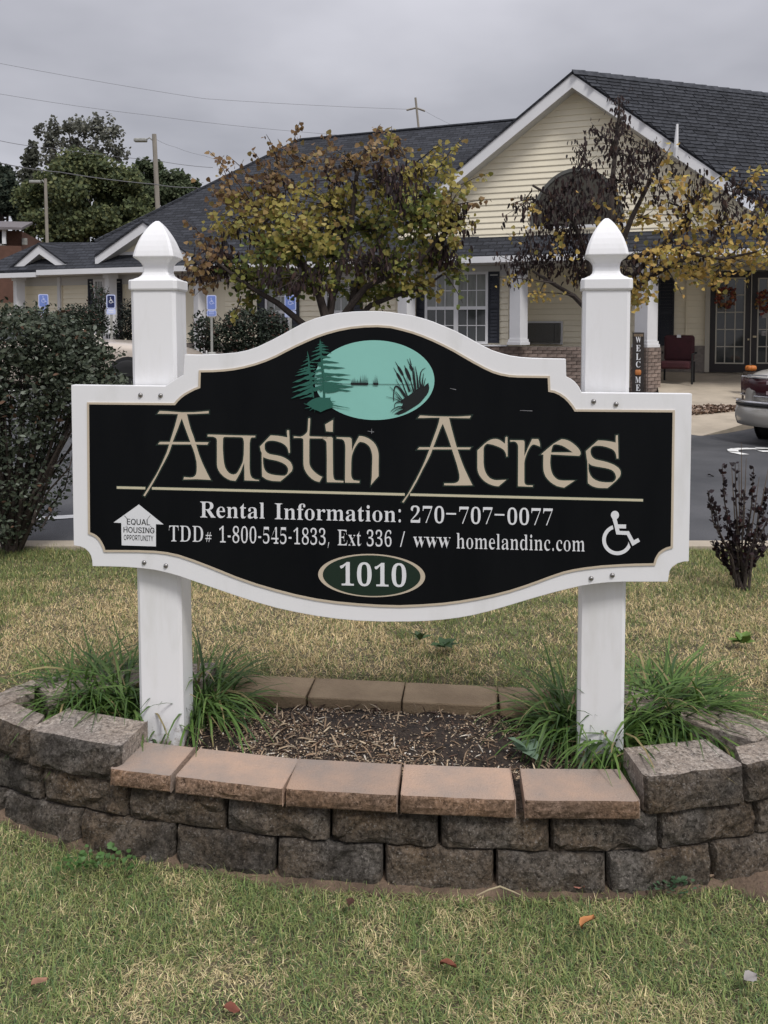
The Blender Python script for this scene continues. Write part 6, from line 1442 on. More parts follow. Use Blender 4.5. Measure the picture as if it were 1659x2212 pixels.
part('door_frame', M_MUNT, (r1[0] - .10, r1[0] - .004, 2.06, 2.2, r1[2], r1[3] + .09), (r1[0], r2[1], 2.06, 2.2, r1[3] + .004, r1[3] + .09), (r1[1] + .004, r2[0] - .004, 2.07, 2.2, r1[2], r1[3]))
# stickers on the second door
k = MB()
for i, (z, h) in enumerate(((1.78, .12), (1.40, .10))): k.box(q2[0] + .09, q2[0] + .19, 2.131, 2.1385, z, z + h)
k.build('notice', mat('notice_paper', (.45, .44, .42), .7, col2=(.2, .18, .18), vscale=20), d2)
part('conduit', M_SIDING, (XG(1482, 650, -2.17), XG(1485, 650, -2.17), 2.14, 2.175, zd, GZ - .2))
part('downspout', M_TRIMW, (XG(125, 650, .07), XG(131, 650, .07), -.09, -.025, .4, GZ - .14))
part('corner_trim', M_SIDING, (XG(132), XG(136.5), -.04, -.0, .4, GZ - .36))

# gables
def gable(apex, left, right, w, base_py, slabs=True, overhang=.34, fascia=.27, back=3.0, wall_w=0.0, right_slab=True, lname='gable'):
    (xa, za), (xl, zl), (xr, zr) = bl(*apex, w), bl(*left, w), bl(*right, w)
    y = -w
    # white rake boards with mitred top
    for xf, zf in ((xl, zl), (xr, zr)):
        MB().prism([(xa, y, za - .045), (xf, y, zf - .01), (xf, y, zf - fascia), (xa, y, za - fascia - .05)], (0, .03, 0)).build('rake_board', M_TRIMW, bld)
        MB().prism([(xa, y + .031, za - fascia - .015), (xf, y + .031, zf - fascia + .03), (xf, y + .031, zf - fascia + .005), (xa, y + .031, za - fascia - .04)], (0, w - wall_w - .035, 0)).build('rake_soffit', M_SOFFIT, bld)
    zt = bl((left[0] + right[0]) / 2, base_py, wall_w)[1]
    s = (za - zl) / (xa - xl); zz = za - fascia + .02
    sr = (za - zr) / (xr - xa)
    ring = [(xa - (zz - zt) / s, zt), (xa + (zz - zt) / sr, zt), (xa, zz)]
    MB().prism([(p[0], -wall_w, p[1]) for p in ring], (0, .1, 0)).build('gable_wall', M_SIDING, bld)
    siding(ring, -wall_w)
    k = MB(); k.box(ring[0][0] - .02, ring[1][0] + .02, -wall_w - .05, -wall_w - .022, zt - .07, zt + .03); k.build('gable_trim', M_TRIMW, bld)
    y1 = y - .03
    if slabs:
        MB().prism([(xa, y1, za), (xl, y1, zl + .02), (xl, y1, zl - .03), (xa, y1, za - .05)], (0, back, 0)).build('roof', M_ROOFD, bld)
        if right_slab:
            MB().prism([(xa, y1, za + .0005), (xr, y1, zr + .02), (xr, y1, zr - .03), (xa, y1, za - .0495)], (0, back, 0)).build('roof', M_ROOFD, bld)
    return xa, za, xl, zl, xr, zr, zt, ring
gx = gable((1236, 154), (928, 416), (1592, 398), .42, 512, back=5.6, right_slab=False)
# arched vent in the main gable
xc0, zc0 = bl(1145, 492, .02); xc1, _ = bl(1350, 490, .02); zc1 = bl(1252, 362, .02)[1]
cxv = (xc0 + xc1) / 2; rx_ = (xc1 - xc0) / 2; rz_ = zc1 - zc0
archo = [(cxv + rx_ * math.cos(t), -.024, zc0 + rz_ * math.sin(t)) for t in np.linspace(0, math.pi, 28)]
va = MB().prism(archo, (0, .02, 0)).build('arched_vent', mat('bronze_screen', (.050, .045, .033), .5, var=.15, vscale=3), bld)
archi = [(cxv + rx_ * .94 * math.cos(t), zc0 + rz_ * .94 * math.sin(t)) for t in np.linspace(0, math.pi, 28)]
k = MB()
for i in range(27):
    a0, a1 = archo[i], archo[i + 1]; b0, b1 = archi[i], archi[i + 1]
    k.prism([(a0[0], -.045, a0[2]), (b0[0], -.045, b0[1]), (b1[0], -.045, b1[1]), (a1[0], -.045, a1[2])], (0, .02, 0))
k.build('vent_frame', mat('bronze_frame', (.10, .10, .09), .5), va)
k = MB(); k.box(xc0 - .05, xc1 + .05, -.085, -.052, zc0 - .05, zc0 + .01); k.build('vent_sill', M_TRIMW, va)
# right roof: a plane from the gable's right rake back to a ridge that runs off to the right
A_ = Vector((gx[0], -.45, gx[1])); Rf = Vector((gx[4], -.45, gx[5]))
far = BI @ P(1659, 205, 18.6); far.z = A_.z
e1 = (far - A_).normalized(); dn = (Rf - A_)
nn = e1.cross(dn).normalized()
if nn.y > 0: nn = -nn
e2 = nn.cross(e1)
if e2.z > 0: e2 = -e2
k = MB(); k.prism([A_, A_ + e1 * 9, A_ + e1 * 9 + dn * 1.55, A_ + dn * 1.55], nn * -.10)
rroof = k.build('roof', M_ROOFD, bld)
MS = Matrix((( e1.x, e2.x, nn.x, A_.x), (e1.y, e2.y, nn.y, A_.y), (e1.z, e2.z, nn.z, A_.z), (0, 0, 0, 1)))
msh = []
for w_ in (.22, .27):
    k = MB()
    k.add([(0, 0, .003), (w_, 0, .003), (w_, 0.130, .020), (0, 0.130, .020), (w_, 0.130, .001), (0, 0.130, .001), (0, 0, .0005), (w_, 0, .0005)], [(0, 3, 2, 1), (3, 5, 4, 2), (0, 6, 5, 3), (1, 2, 4, 7)])
    o = k.build('shingle', M_SHING); msh.append(o.data); bpy.data.objects.remove(o)
cand = []
rs = random.Random(4)
tanr = (dn.dot(e1)) / (dn.dot(e2))
for r_ in range(42):
    v = r_ * .112; u = max(0, v * tanr) + rs.uniform(.0, .15)
    while u < 7.5:
        wi = rs.randint(0, 1); cand.append((u, v, wi)); u += (.22, .27)[wi] + .008 + (rs.random() < .25) * .012
def seen(c):
    q = BM @ (MS @ Vector((c[0] + .15, c[1] + .07, 0))); d = q - EYE
    cx_ = d.dot(RIGHT) / d.dot(FWD) * F + CX; cy_ = CY - d.dot(UP) / d.dot(FWD) * F
    return cx_ < 1675 and cy_ < 520
vis = [c for c in cand if seen(c)]; rest = [c for c in cand if not seen(c)]
near = vis[:300]; rest += vis[300:]
for u, v, wi in near:
    o = link_mesh('shingle', msh[wi], None, rroof); o.matrix_local = MS @ Matrix.Translation((u, v, .0008 + rs.uniform(0, .002))) @ Matrix.Rotation(rs.uniform(-.006, .006), 4, 'Z')
k = MB()
for u, v, wi in rest:
    k.add([MS @ (Vector(q.co) + Vector((u, v, .0008))) for q in msh[wi].vertices], [tuple(p.vertices) for p in msh[wi].polygons])
tag(k.build('shingles', M_SHING, rroof), kind='stuff')
k = MB()
for i in range(24):
    k.prism([A_ + e1 * (i * .3) + Vector((0, 0, .03)) - e2 * .0, A_ + e1 * (i * .3 + .31) + Vector((0, 0, .045)), A_ + e1 * (i * .3 + .31) + e2 * .13 + nn * .03, A_ + e1 * (i * .3) + e2 * .13 + nn * .024], nn * -.02)
tag(k.build('ridge_caps', M_SHING, rroof), kind='stuff')
# pent roof strip under the gable and second small gable at the right edge
xs0, zs0 = bl(935, 518, 0)
k = MB(); k.prism([(XG(905), .02, zs0 + .03), (XG(905), -.70, GZ + .015), (XG(905), -.70, GZ - .03), (XG(905), .02, zs0 - .05)], (XG(1800) - XG(905), 0, 0))
k.build('pent_roof', M_ROOFD, bld)
xk, zk = bl(1632, 428, .3)
MB().prism([(xk, -.33, zk), (xk + 1.6, -.33, zk - 1.05), (xk + 1.6, -.33, zk - 1.33), (xk - .02, -.33, zk - .22)], (0, .03, 0)).build('rake_board', M_TRIMW, bld)
xq0, zq0 = bl(1480, 484, 0)
MB().prism([(xq0, .0, zs0), (XG(1790), .0, zs0), (XG(1790), .0, zk - .55), (xk, .0, zk - .2), (xq0 + .35, .0, zs0 + .45)], (0, .1, 0)).build('gable_wall', M_SIDING, bld)
siding([(xq0, zs0), (XG(1790), zs0), (XG(1790), zk - .55), (xk, zk - .2), (xq0 + .35, zs0 + .45)], 0)
k = MB(); k.box(xq0, XG(1790), -.05, -.022, zs0 - .05, zs0 + .03); k.build('gable_trim', M_TRIMW, bld)
# main front roof with its hip, one slab on the roof plane
pitch = .74; RP0 = Vector((0, -.66, GZ + .01)); RN = Vector((0, -pitch, 1)).normalized()
def on_roof(px, py):
    d = BI.to_3x3() @ ray(px, py); t = (RP0 - BO).dot(RN) / d.dot(RN); return BO + d * t
ev = [Vector((XG(-60, 590, .66), -.66, GZ + .01)), Vector((XG(1010, 560, .66), -.66, GZ + .01))]
top = [on_roof(1180, 254), on_roof(1110, 260), on_roof(648, 303), on_roof(205, 523), on_roof(86, 524)]
MB().prism(ev + top, RN * -.12).build('roof', M_ROOFD, bld)
hl = on_roof(205, 523); rl = on_roof(648, 303)
MB().prism([rl, hl, hl + Vector((-1.0, 3.5, -1.0)), rl + Vector((0, 9, -4.5))], (0, 0, -.12)).build('roof', M_ROOFD, bld)
MB().prism([top[0], top[2], top[2] + Vector((0, 7, -5)), top[0] + Vector((0, 7, -5))], (0, 0, -.12)).build('roof', M_ROOFD, bld)
k = MB(); k.tube([top[0] + Vector((0, 0, .01)), top[2] + Vector((0, 0, .01))], .05, 6); k.tube([top[2] + Vector((0, 0, .01)), top[3] + Vector((0, 0, .01))], .05, 6); k.build('ridge_cap', M_ROOFD, bld)
gable((309, 476), (205, 553), (411, 551), .50, 546, back=4.2, wall_w=.15, fascia=.24)
gable((84, 524), (20, 581), (142, 568), .50, 571, back=2.4, wall_w=.2, fascia=.24)
# antenna rod on the rake
q0 = BI @ (BM @ Vector((*([bl(1459, 340, .5)[0]]), -.5, bl(1459, 340, .5)[1]))); q1_ = Vector((bl(1463, 268, .5)[0], -.5, bl(1463, 268, .5)[1]))
k = MB(); k.tube([q0, q0.lerp(q1_, .3), q1_], [.018, .045, .022], 8); k.build('antenna', M_TRIMW, bld)

# ------------------------------------------------------------------ concrete apron and rock strip by the porch
def zap(y): return np.interp(y, [10, 11.6, 15, 17.5, 18.4, 30], [0.0, .03, .26, .47, .575, .60])
aw = [Pz(1440, 959, .03), Pz(1495, 948, .03), Pz(1570, 934, .03), Pz(1640, 920, .03), Pz(1720, 905, .03)]
vs = []; fs = []; nrow = 24
for p in aw:
    for j in range(nrow):
        y = p.y + (20.5 - p.y) * j / (nrow - 1); x = p.x + (y - p.y) * p.x / p.y * .9
        vs.append((x, y, zap(y) + .01 if j else zap(y) + .01))
for p in aw: vs.append((p.x, p.y - .001, -.1))
for i in range(len(aw) - 1):
    for j in range(nrow - 1):
        a = i * nrow + j; fs.append((a, a + nrow, a + nrow + 1, a + 1))
    b = len(aw) * nrow + i; fs.append((b, b + 1, (i + 1) * nrow, i * nrow))
tag(mesh('walkway', vs, fs, M_CONC), kind='structure')
nr_ = 2000; tx = RNG.uniform(0, 1, nr_); a, b = P(1470, 889, 13.7), P(1600, 882, 13.9)
px_ = a.x + (b.x - a.x) * tx; wy = (.42 - .30 * tx); py_ = a.y + RNG.uniform(-1, 1, nr_) * wy + .2 * tx
pos = np.stack([px_, py_, zap(py_) + .02 + RNG.uniform(0, .04, nr_)], -1)
pal = np.array([(.20, .13, .09), (.30, .21, .15), (.14, .09, .065), (.38, .30, .24)])
tag(leaves('river_rock', pos, rand_dirs(nr_), rand_dirs(nr_) * .6 + np.array([0, 0, 1]), RNG.uniform(.03, .06, nr_), pal[RNG.integers(0, 4, nr_)], M_CHIP, None, LEAF_ROUND, 1.0), kind='stuff')
# wheelchair marking painted on the lot
ga = Pt(1575, 977)
wm = MB()
def wpt(x, y): return (ga.x + x, ga.y + y)
def wline(pts, w):
    for i in range(len(pts) - 1):
        a, b = Vector(wpt(*pts[i])), Vector(wpt(*pts[i + 1])); d = (b - a).normalized(); n = Vector((-d.y, d.x)) * w / 2; e = d * w * .3
        qs = [a - n - e, b - n + e, b + n + e, a + n - e]; o_ = .004 + .002 * (len(wm.f) % 5)
        wm.add([(q.x, q.y, tz(q.x, q.y) + o_ + .004) for q in qs], [(0, 1, 2, 3)])
ring_ = [(.55 + .50 * math.cos(t), -.05 + .42 * math.sin(t)) for t in np.linspace(R(-60), R(200), 18)]
wline(ring_, .12); wline([(.45, .10), (1.05, .16), (1.15, -.35), (1.5, -.42)], .13); wline([(1.05, .16), (1.75, .22)], .13); wline([(.9, -.1), (1.5, -.06)], .12); wline([(1.55, -.2), (1.9, -.15)], .16)
tag(wm.build('wheelchair_marking', M_PAINT), kind='structure')

# ------------------------------------------------------------------ things by the porch
def facing(x, y): return math.atan2(x, y) * -1
M_RED = mat('red_fabric', (.050, .010, .014), .8, var=.2, vscale=6)  # red taken darker to carry the porch shade in its colour
pc = P(1462, 806, 17.0); pc.z = float(zap(17.0)) + .01
ch = empty('armchair', pc, R(-28), 'dark red armchair standing on the porch between the pier and the glass doors', 'chair')
hgt = .98
o = MB().box(-.29, .29, -.28, .26, .30, .46).build('seat', M_RED, ch); bevel(o, .04, 2)
o = MB().box(-.30, .30, .22, .34, .44, hgt).build('backrest', M_RED, ch); bevel(o, .06, 3)
for sx in (-1, 1):
    k = MB(); k.tube([(sx * .33, -.26, .0), (sx * .33, -.26, .60), (sx * .33, .28, .62)], .022, 6); k.build('armrest', M_DARK, ch)
    k = MB(); k.tube([(sx * .29, .30, .0), (sx * .29, .30, .44)], .02, 6); k.build('leg', M_DARK, ch)
MB().box(-.04, .04, .19, .22, hgt - .05, hgt + .01).build('tag', M_TRIMW, ch)
# welcome plank
wp = P(1378, 848, 16.25); zt_ = P(1378, 718, 16.25).z; wh = zt_ - wp.z; ww_ = 24 / F * 16.25
ws = empty('welcome_plank', wp, R(-7), 'tall dark wooden plank with white letters spelling WELCOME leaning on the brick pier', 'sign')
ws.rotation_euler = (R(-2), 0, R(-7))
MB().box(-ww_ / 2, ww_ / 2, 0, .022, 0, wh).build('plank', mat('stained_wood', (.022, .016, .014), .7, var=.3, vscale=12, stretch=(8, 1, 1)), ws)
MB().box(-ww_ / 2 + .02, ww_ / 2 - .02, -.012, -.001, wh * .93, wh * .975).build('twine_bow', mat('twine', (.16, .12, .08), .9, var=.3, vscale=30), ws)
def letter_on(parent, ch, cx, cz, h, w, y, m):
    k = MB(); rings = [[(gx_ , gy_) for gx_, gy_ in zip(r[0::2], r[1::2])] for r in GLYPHS['m' + ch]]
    al = [q for r in rings for q in r]; x0, x1 = min(q[0] for q in al), max(q[0] for q in al); y0, y1 = min(q[1] for q in al), max(q[1] for q in al)
    rings = [[(cx + ((q[0] - x0) / (x1 - x0) - .5) * w, cz + ((q[1] - y0) / (y1 - y0) - .5) * h) for q in r] for r in rings]
    rings.sort(key=lambda r: -abs(area2(r))); flat_mesh(k, norm_rings(rings), y, .003); k.build('letter', m, parent)
zl_ = lambda py: (848 - py) / 130 * wh
for chh, py in (('W', 733.5), ('E', 752), ('L', 770.5), ('C', 787), ('M', 820.5), ('E', 837.5)):
    letter_on(ws, chh, 0, zl_(py), 13.5 / 130 * wh, .105 if chh in 'WM' else .085, -.006, M_LETTER)
k = MB(); 
for i in range(6):
    a_ = 2 * math.pi * i / 6; k.lathe([(.002, -.055), (.028, -.045), (.036, 0), (.028, .045), (.002, .055)], 8, (math.cos(a_) * .026, -.008 + math.sin(a_) * .006, 0))
pk = k.build('pumpkin', mat('pumpkin_orange', (.42, .15, .04), .6, var=.15, vscale=12), ws, True); pk.location = (0, 0, zl_(804.5)); pk.scale = (1, .35, 1)
# wreaths hung on the doors
def wreath(px, py, label):
    x, z = bl(px, py, -2.0); p = BM @ Vector((x, 2.02, z)); nl = 150; t = RNG.uniform(0, 6.283, nl); r = RNG.normal(.15, .035, nl)
    pos = np.stack([np.cos(t) * r, RNG.normal(-.02, .025, nl), np.sin(t) * r * 1.25], -1)
    pal = np.array([(.20, .045, .03), (.28, .09, .04), (.12, .03, .025), (.25, .15, .05)])
    o = leaves('wreath', pos, rand_dirs(nl), np.stack([RNG.normal(0, .4, nl), -np.ones(nl), RNG.normal(0, .4, nl)], -1), RNG.uniform(.05, .085, nl), pal[RNG.choice(4, nl)], M_DEAD, None, LEAF_OVAL, 1.4)
    o.location = p; o.rotation_euler = (0, 0, FY)
    tag(o, label, 'wreath')
wreath(1568, 643, 'rust red autumn leaf wreath hanging on the left glass door')
wreath(1657, 650, 'rust red wreath hanging on the right glass door above paper notices')
M_PUMP = mat('pumpkin_skin', (.48, .15, .025), .5, var=.1, vscale=8)
def pumpkin(px, py, Y, r, label, m=M_PUMP, tall=1.0):
    p = P(px, py, Y); root = empty('pumpkin', p, 0, label, 'pumpkin'); k = MB()
    for i in range(8):
        a_ = 2 * math.pi * i / 8; k.lathe([(.01 * r, -.7 * r), (.42 * r, -.55 * r), (.55 * r, 0), (.42 * r, .5 * r), (.01 * r, .62 * r)], 8, (math.cos(a_) * .5 * r, math.sin(a_) * .5 * r, 0))
    o = k.build('skin', m, root, True); o.scale = (1, 1, tall)
    MB().tube([(0, 0, .45 * r * tall), (.05 * r, 0, .75 * r * tall), (.15 * r, 0, .95 * r * tall)], [.14 * r, .10 * r, .12 * r], 6).build('stem', M_BARK, root)
def pedestal(px, py, Y, w, label):
    p = P(px, py, Y); g = float(zap(Y)) + .01; root = empty('plant_stand', (p.x, p.y, g), R(-20), label, 'stand')
    MB().box(-w, w, -w, w, p.z - g - .03, p.z - g).build('top', M_BARK, root)
    for sx in (-1, 1):
        for sy in (-1, 1): MB().box(sx * w * .9 - .015, sx * w * .9 + .015, sy * w * .9 - .015, sy * w * .9 + .015, 0, p.z - g - .03).build('leg', M_BARK, root)
pumpkin(1622, 795, 15.6, .105, 'orange pumpkin in front of the right glass door above the car boot', tall=.8)
pedestal(1622, 803, 15.6, .12, 'low wooden stand holding the orange pumpkin before the doors')
pumpkin(1612, 823, 15.0, .05, 'small yellow gourd peeking out left of the grey car boot', mat('gourd_yellow', (.55, .35, .12), .5))
pedestal(1612, 828, 15.0, .06, 'tiny wooden stand under the yellow gourd left of the car')

# ------------------------------------------------------------------ cars
def sedan(loc, rz, paint, label, tint=M_GLASS, cab=0.0):
    root = empty('parked_car', loc, rz, label, 'car')
    st = [(.02, .66, .40, .82), (.07, .79, .33, .90), (.20, .865, .29, .985), (.55, .905, .26, 1.03), (1.15, .92, .22, 1.02), (2.2, .925, .20, .98), (3.3, .92, .20, .97), (3.9, .905, .21, .93), (4.4, .87, .24, .86), (4.72, .79, .30, .76), (4.84, .62, .36, .66)]
    half = lambda w, zb, zd_: [(0, zb), (.82 * w, zb), (.97 * w, zb + .10), (1.0 * w, zb + .30 * (zd_ - zb) + .04), (1.0 * w, zb + .62 * (zd_ - zb)), (.975 * w, zd_ - .09), (.90 * w, zd_ - .015), (.55 * w, zd_ + .015), (0, zd_ + .02)]
    vs = []; fs = []
    for x, w, zb, zd_ in st:
        h = half(w, zb, zd_); ring = h + [(-a, b) for a, b in h[1:-1]][::-1]
        vs += [(x, a, b) for a, b in ring]
    n = 16
    for i in range(len(st) - 1):
        for j in range(n):
            a = i * n + j; b = i * n + (j + 1) % n; fs.append((a, b, b + n, a + n))
    fs.append(tuple(range(n))); fs.append(tuple(range((len(st) - 1) * n, len(st) * n))[::-1])
    o = mesh('body', vs, fs, paint, root, True); sb = o.modifiers.new('sub', 'SUBSURF'); sb.levels = 2; sb.render_levels = 2
    # cabin
    base = [(1.0, .80), (1.35, .84), (2.2, .855), (3.2, .82), (3.62, .74)]; topc = [(1.58, .60), (1.75, .64), (2.2, .66), (2.62, .64), (2.78, .58)]
    base = [(x + cab, y) for x, y in base]; topc = [(x + cab, y) for x, y in topc]
    vs = [(x, y, .985) for x, y in base] + [(x, -y, .985) for x, y in base[::-1]] + [(x, y, 1.40) for x, y in topc] + [(x, -y, 1.40) for x, y in topc[::-1]]
    fs = [(i, (i + 1) % 10, 10 + (i + 1) % 10, 10 + i) for i in range(10)] + [tuple(range(10, 20))]
    mesh('windows', vs, fs, tint, root)
    vs = [(x + (.02 if x > 2.2 + cab else -.02), y * 1.02, 1.385) for x, y in topc] + [(x + (.02 if x > 2.2 + cab else -.02), -y * 1.02, 1.385) for x, y in topc[::-1]] + [(2.2 + cab + (x - 2.2 - cab) * .8, y * .85, 1.445) for x, y in topc] + [(2.2 + cab + (x - 2.2 - cab) * .8, -y * .85, 1.445) for x, y in topc[::-1]]
    o = mesh('roof', vs, [(i, (i + 1) % 10, 10 + (i + 1) % 10, 10 + i) for i in range(10)] + [tuple(range(10, 20)), tuple(range(10))[::-1]], paint, root, True)
    for s in (-1, 1):
        for (bx_, by_), (tx_, ty_), r in (((1.0, .80), (1.58, .60), .055), ((3.62, .74), (2.78, .58), .04), ((2.25, .86), (2.2, .665), .035)):
            k = MB(); k.tube([(bx_ + cab, s * by_, .97), (tx_ + cab, s * ty_, 1.41)], r, 6); k.build('pillar', paint, root)
    trimm = mat('car_trim_chrome', (.62, .62, .64), .25, metal=.85); blk = mat('car_black', (.012, .012, .013), .6); rub = mat('tyre_rubber', (.014, .014, .015), .85)
    # rear pieces follow the plan of the tail
    ys = np.linspace(.93, -.93, 31)
    tail = lambda y: .0 + .30 * (abs(y) / .93) ** 4.5
    def band(name, y0, y1, z0, z1, off, m, bulge=.0, th=.03):
        yy = [y for y in ys if y1 <= y <= y0]; k = MB(); vs = []; fs = []
        for y in yy:
            for z, o_ in ((z0, 0), ((z0 * 2 + z1) / 3, bulge), ((z0 + 2 * z1) / 3, bulge), (z1, 0), (z1, -th - .03), (z0, -th - .03)):
                dy_ = 1 + (off + o_) * .55; vs.append((tail(y) - off - o_, y * dy_, z))
        for i in range(len(yy) - 1):
            for j in range(6):
                a = i * 6 + j; b = i * 6 + (j + 1) % 6; fs.append((a, b, b + 6, a + 6))
        fs.append(tuple(range(6))); fs.append(tuple(range((len(yy) - 1) * 6, len(yy) * 6))[::-1])
        return mesh(name, vs, fs, m, root, True)
    band('bumper', .93, -.93, .29, .56, .075, paint, .03, .10)
    band('bumper_strip', .93, -.93, .575, .612, .085, trimm, .012)
    band('bumper_ledge', .93, -.93, .545, .575, .095, blk, .004)
    band('chrome_line', .93, -.93, .665, .683, .030, trimm, .006); band('chrome_line', .93, -.93, .905, .918, .022, trimm, .004)
    red = mat('tail_lamp_red', (.050, .007, .012), .25, coat=.2); cl = mat('reverse_lamp', (.42, .34, .34), .25)
    for a, b in ((.93, .30), (-.30, -.93)):
        t_ = band('tail_lamp', a, b, .69, .90, .024, red, .008)
        s_ = 1 if a > 0 else -1
        for z in (.705, .835):
            y0_, y1_ = (.46, .33) if s_ > 0 else (-.33, -.46); k = MB()
            k.box(tail(.4) - .046, tail(.4) - .02, min(y0_, y1_), max(y0_, y1_), z, z + .045); k.build('reverse_lamp', cl, t_)
    band('number_plate_panel', .26, -.26, .69, .90, .018, mat('plate_blue_grey', (.16, .20, .27), .4), .004)
    k = MB(); k.box(-.012, .06, .46, .72, .935, .952); k.build('badge', trimm, root)
    # wheels
    for x in (.98, 3.82):
        for s in (-1, 1):
            k = MB(); k.lathe([(.375, -.01), (.375, .0)], 24); w_ = k.build('wheel_arch_shade', blk, root); w_.location = (x, s * .928, .335); w_.rotation_euler = (R(90), 0, 0)  # black disc on the flank paints the shade inside the wheel arch
            k = MB(); k.lathe([(.20, -.10), (.30, -.11), (.325, -.085), (.325, .085), (.30, .11), (.20, .10)], 28); w_ = k.build('wheel', rub, root, True); w_.location = (x, s * .86, .325); w_.rotation_euler = (R(90), 0, 0)
            k = MB(); k.lathe([(.205, -.075), (.19, -.10), (.06, -.07), (.06, .07), (.19, .10), (.205, .075)], 20); q = k.build('rim', trimm, w_, True)
    # nose
    for s in (-1, 1):
        k = MB(); k.box(4.62, 4.79, s * .58 - .14, s * .58 + .14, .60, .72); k.build('headlamp', mat('lamp_glass', (.55, .56, .57), .12), root)
    k = MB(); k.box(4.70, 4.90, -.66, .66, .34, .52); o = k.build('front_bumper', paint, root); bevel(o, .05, 2)
    return root
M_GREY = mat('car_paint_grey', (.46, .44, .40), .30, metal=.35, coat=.6, var=.05, vscale=3)
M_TAN = mat('car_paint_tan', (.52, .45, .38), .32, metal=.2, coat=.5, var=.04, vscale=3)
# right car: rear left corner seen at the right edge, heading away to the right
hd = R(40); rc = P(1590, 900, 11.0); ux = Vector((math.cos(hd), math.sin(hd), 0)); uy = Vector((-math.sin(hd), math.cos(hd), 0))
loc = Vector((rc.x, rc.y, 0)) - uy * .93 - ux * .12; loc.z = .0
sedan(loc, hd, M_GREY, 'grey sedan seen from behind, parked by the walkway at the right edge')
wc = P(276, 790, 14.0)
lc = Vector((wc.x - 3.82, wc.y + .95, tz(wc.x, 14.0) - .10))
sedan(lc, 0, M_TAN, 'tan sedan parked behind the dark shrub at the left', cab=-.80)

# ------------------------------------------------------------------ parking signs
M_BLUE = mat('sign_blue_glare', (.16, .23, .55), .45); M_NAVY = mat('sign_navy', (.012, .020, .085), .4); M_PALE = mat('sign_pale', (.50, .56, .80), .45); M_POSTG = mat('grey_post', (.30, .30, .28), .6, var=.2, vscale=6)  # blue of three sign faces is lightened to carry their glare
WCH = [[(-.02, .33), (.03, .33), (.05, .20), (.17, .20), (.17, .13), (.06, .13), (.07, .08), (.20, .08), (.28, -.12), (.35, -.09), (.37, -.15), (.26, -.20), (.17, .01), (.0, .01)]]
def park_sign(px, py0, py1, wpx, Y, face, edge, fig, label, yaw=0.0, lower=None, post_to=None, bollard=None, back=False):
    g = P(px, py1, Y); gz = tz(g.x, Y); top = P(px, py0, Y).z - gz; bot = g.z - gz; w = wpx / F * Y / max(.3, math.cos(yaw)); 
    root = empty('parking_sign', (g.x, Y, gz), yaw, label, 'sign', 'accessible parking signs')
    h = top - bot; hh = h * (.70 if lower else 1.0)
    def plate(name, x0, x1, z0, z1, y, t, m, r, par):
        ring = []
        for cx_, cz_, a0 in ((x1 - r, z1 - r, 0), (x0 + r, z1 - r, 90), (x0 + r, z0 + r, 180), (x1 - r, z0 + r, 270)):
            for a in (0, 30, 60, 90): ring.append((cx_ + r * math.cos(R(a0 + a)), cz_ + r * math.sin(R(a0 + a))))
        k = MB(); flat_mesh(k, [ring], y, t); return k.build(name, m, par)
    p = plate('plate', -w / 2, w / 2, top - hh, top, -.03, .004, edge, .03, root)
    plate('field', -w / 2 + .018, w / 2 - .018, top - hh + .018, top - .018, -.0325, .0022, face, .022, p)
    s = w * .95; cz = top - hh * .46
    k = MB(); flat_mesh(k, [[(q[0] * s - .05 * s, q[1] * s + cz) for q in WCH[0]]], -.0345, .0015)
    flat_mesh(k, [[(.005 * s - .05 * s + .055 * s * math.cos(t), cz + .40 * s + .055 * s * math.sin(t)) for t in np.linspace(0, 6.28, 12, endpoint=False)]], -.0345, .0015)
    ao = [(.03 * s - .05 * s + .20 * s * math.cos(t), cz - .07 * s + .20 * s * math.sin(t)) for t in np.linspace(R(115), R(345), 16)]; ai = [(.03 * s - .05 * s + .145 * s * math.cos(t), cz - .07 * s + .145 * s * math.sin(t)) for t in np.linspace(R(345), R(115), 16)]
    flat_mesh(k, [ao + ai], -.0347, .0015); k.build('symbol', fig, p)
    if lower:
        p2 = plate('plate', -w / 2, w / 2, bot, top - hh - .006, -.03, .004, edge, .025, root)
        plate('field', -w / 2 + .015, w / 2 - .015, bot + .015, top - hh - .021, -.0325, .0022, lower, .015, p2)
        k = MB()
        for i in range(2): k.box(-w * .28, w * .28, -.0345, -.0326, bot + h * (.10 + .09 * i), bot + h * (.135 + .09 * i))
        k.build('print', fig, p2)
    MB().box(-.022, .022, -.024, .012, 0, top - .06).build('pole', M_POSTG, root)
    if bollard:
        MB().lathe([(.085, 0), (.085, bollard), (.06, bollard + .02)], 14).build('sleeve', M_POSTG, root, True)
YS = 16.0
park_sign(93.5, 635.5, 676, 17, 17.0, M_BLUE, M_PALE, M_PALE, 'blue parking sign with painted pale glare on a pole above the left shrub, leftmost of the four', R(35), lower=M_BLUE)
park_sign(240.5, 636.5, 679.5, 18.5, YS, M_NAVY, M_PALE, M_LETTER, 'dark navy parking sign with white wheelchair figure left of the left sign post', R(10), lower=M_PALE)
park_sign(457, 637.5, 683.5, 20, YS, M_BLUE, M_PALE, M_PALE, 'tilted blue parking sign with painted pale glare above a short grey sleeve right of the left post', R(15), lower=M_BLUE, bollard=.62)
park_sign(628, 637, 685.5, 25, YS, M_BLUE, M_PALE, M_PALE, 'blue parking sign with painted pale glare behind the broad tree trunk', R(-5), lower=M_PALE)

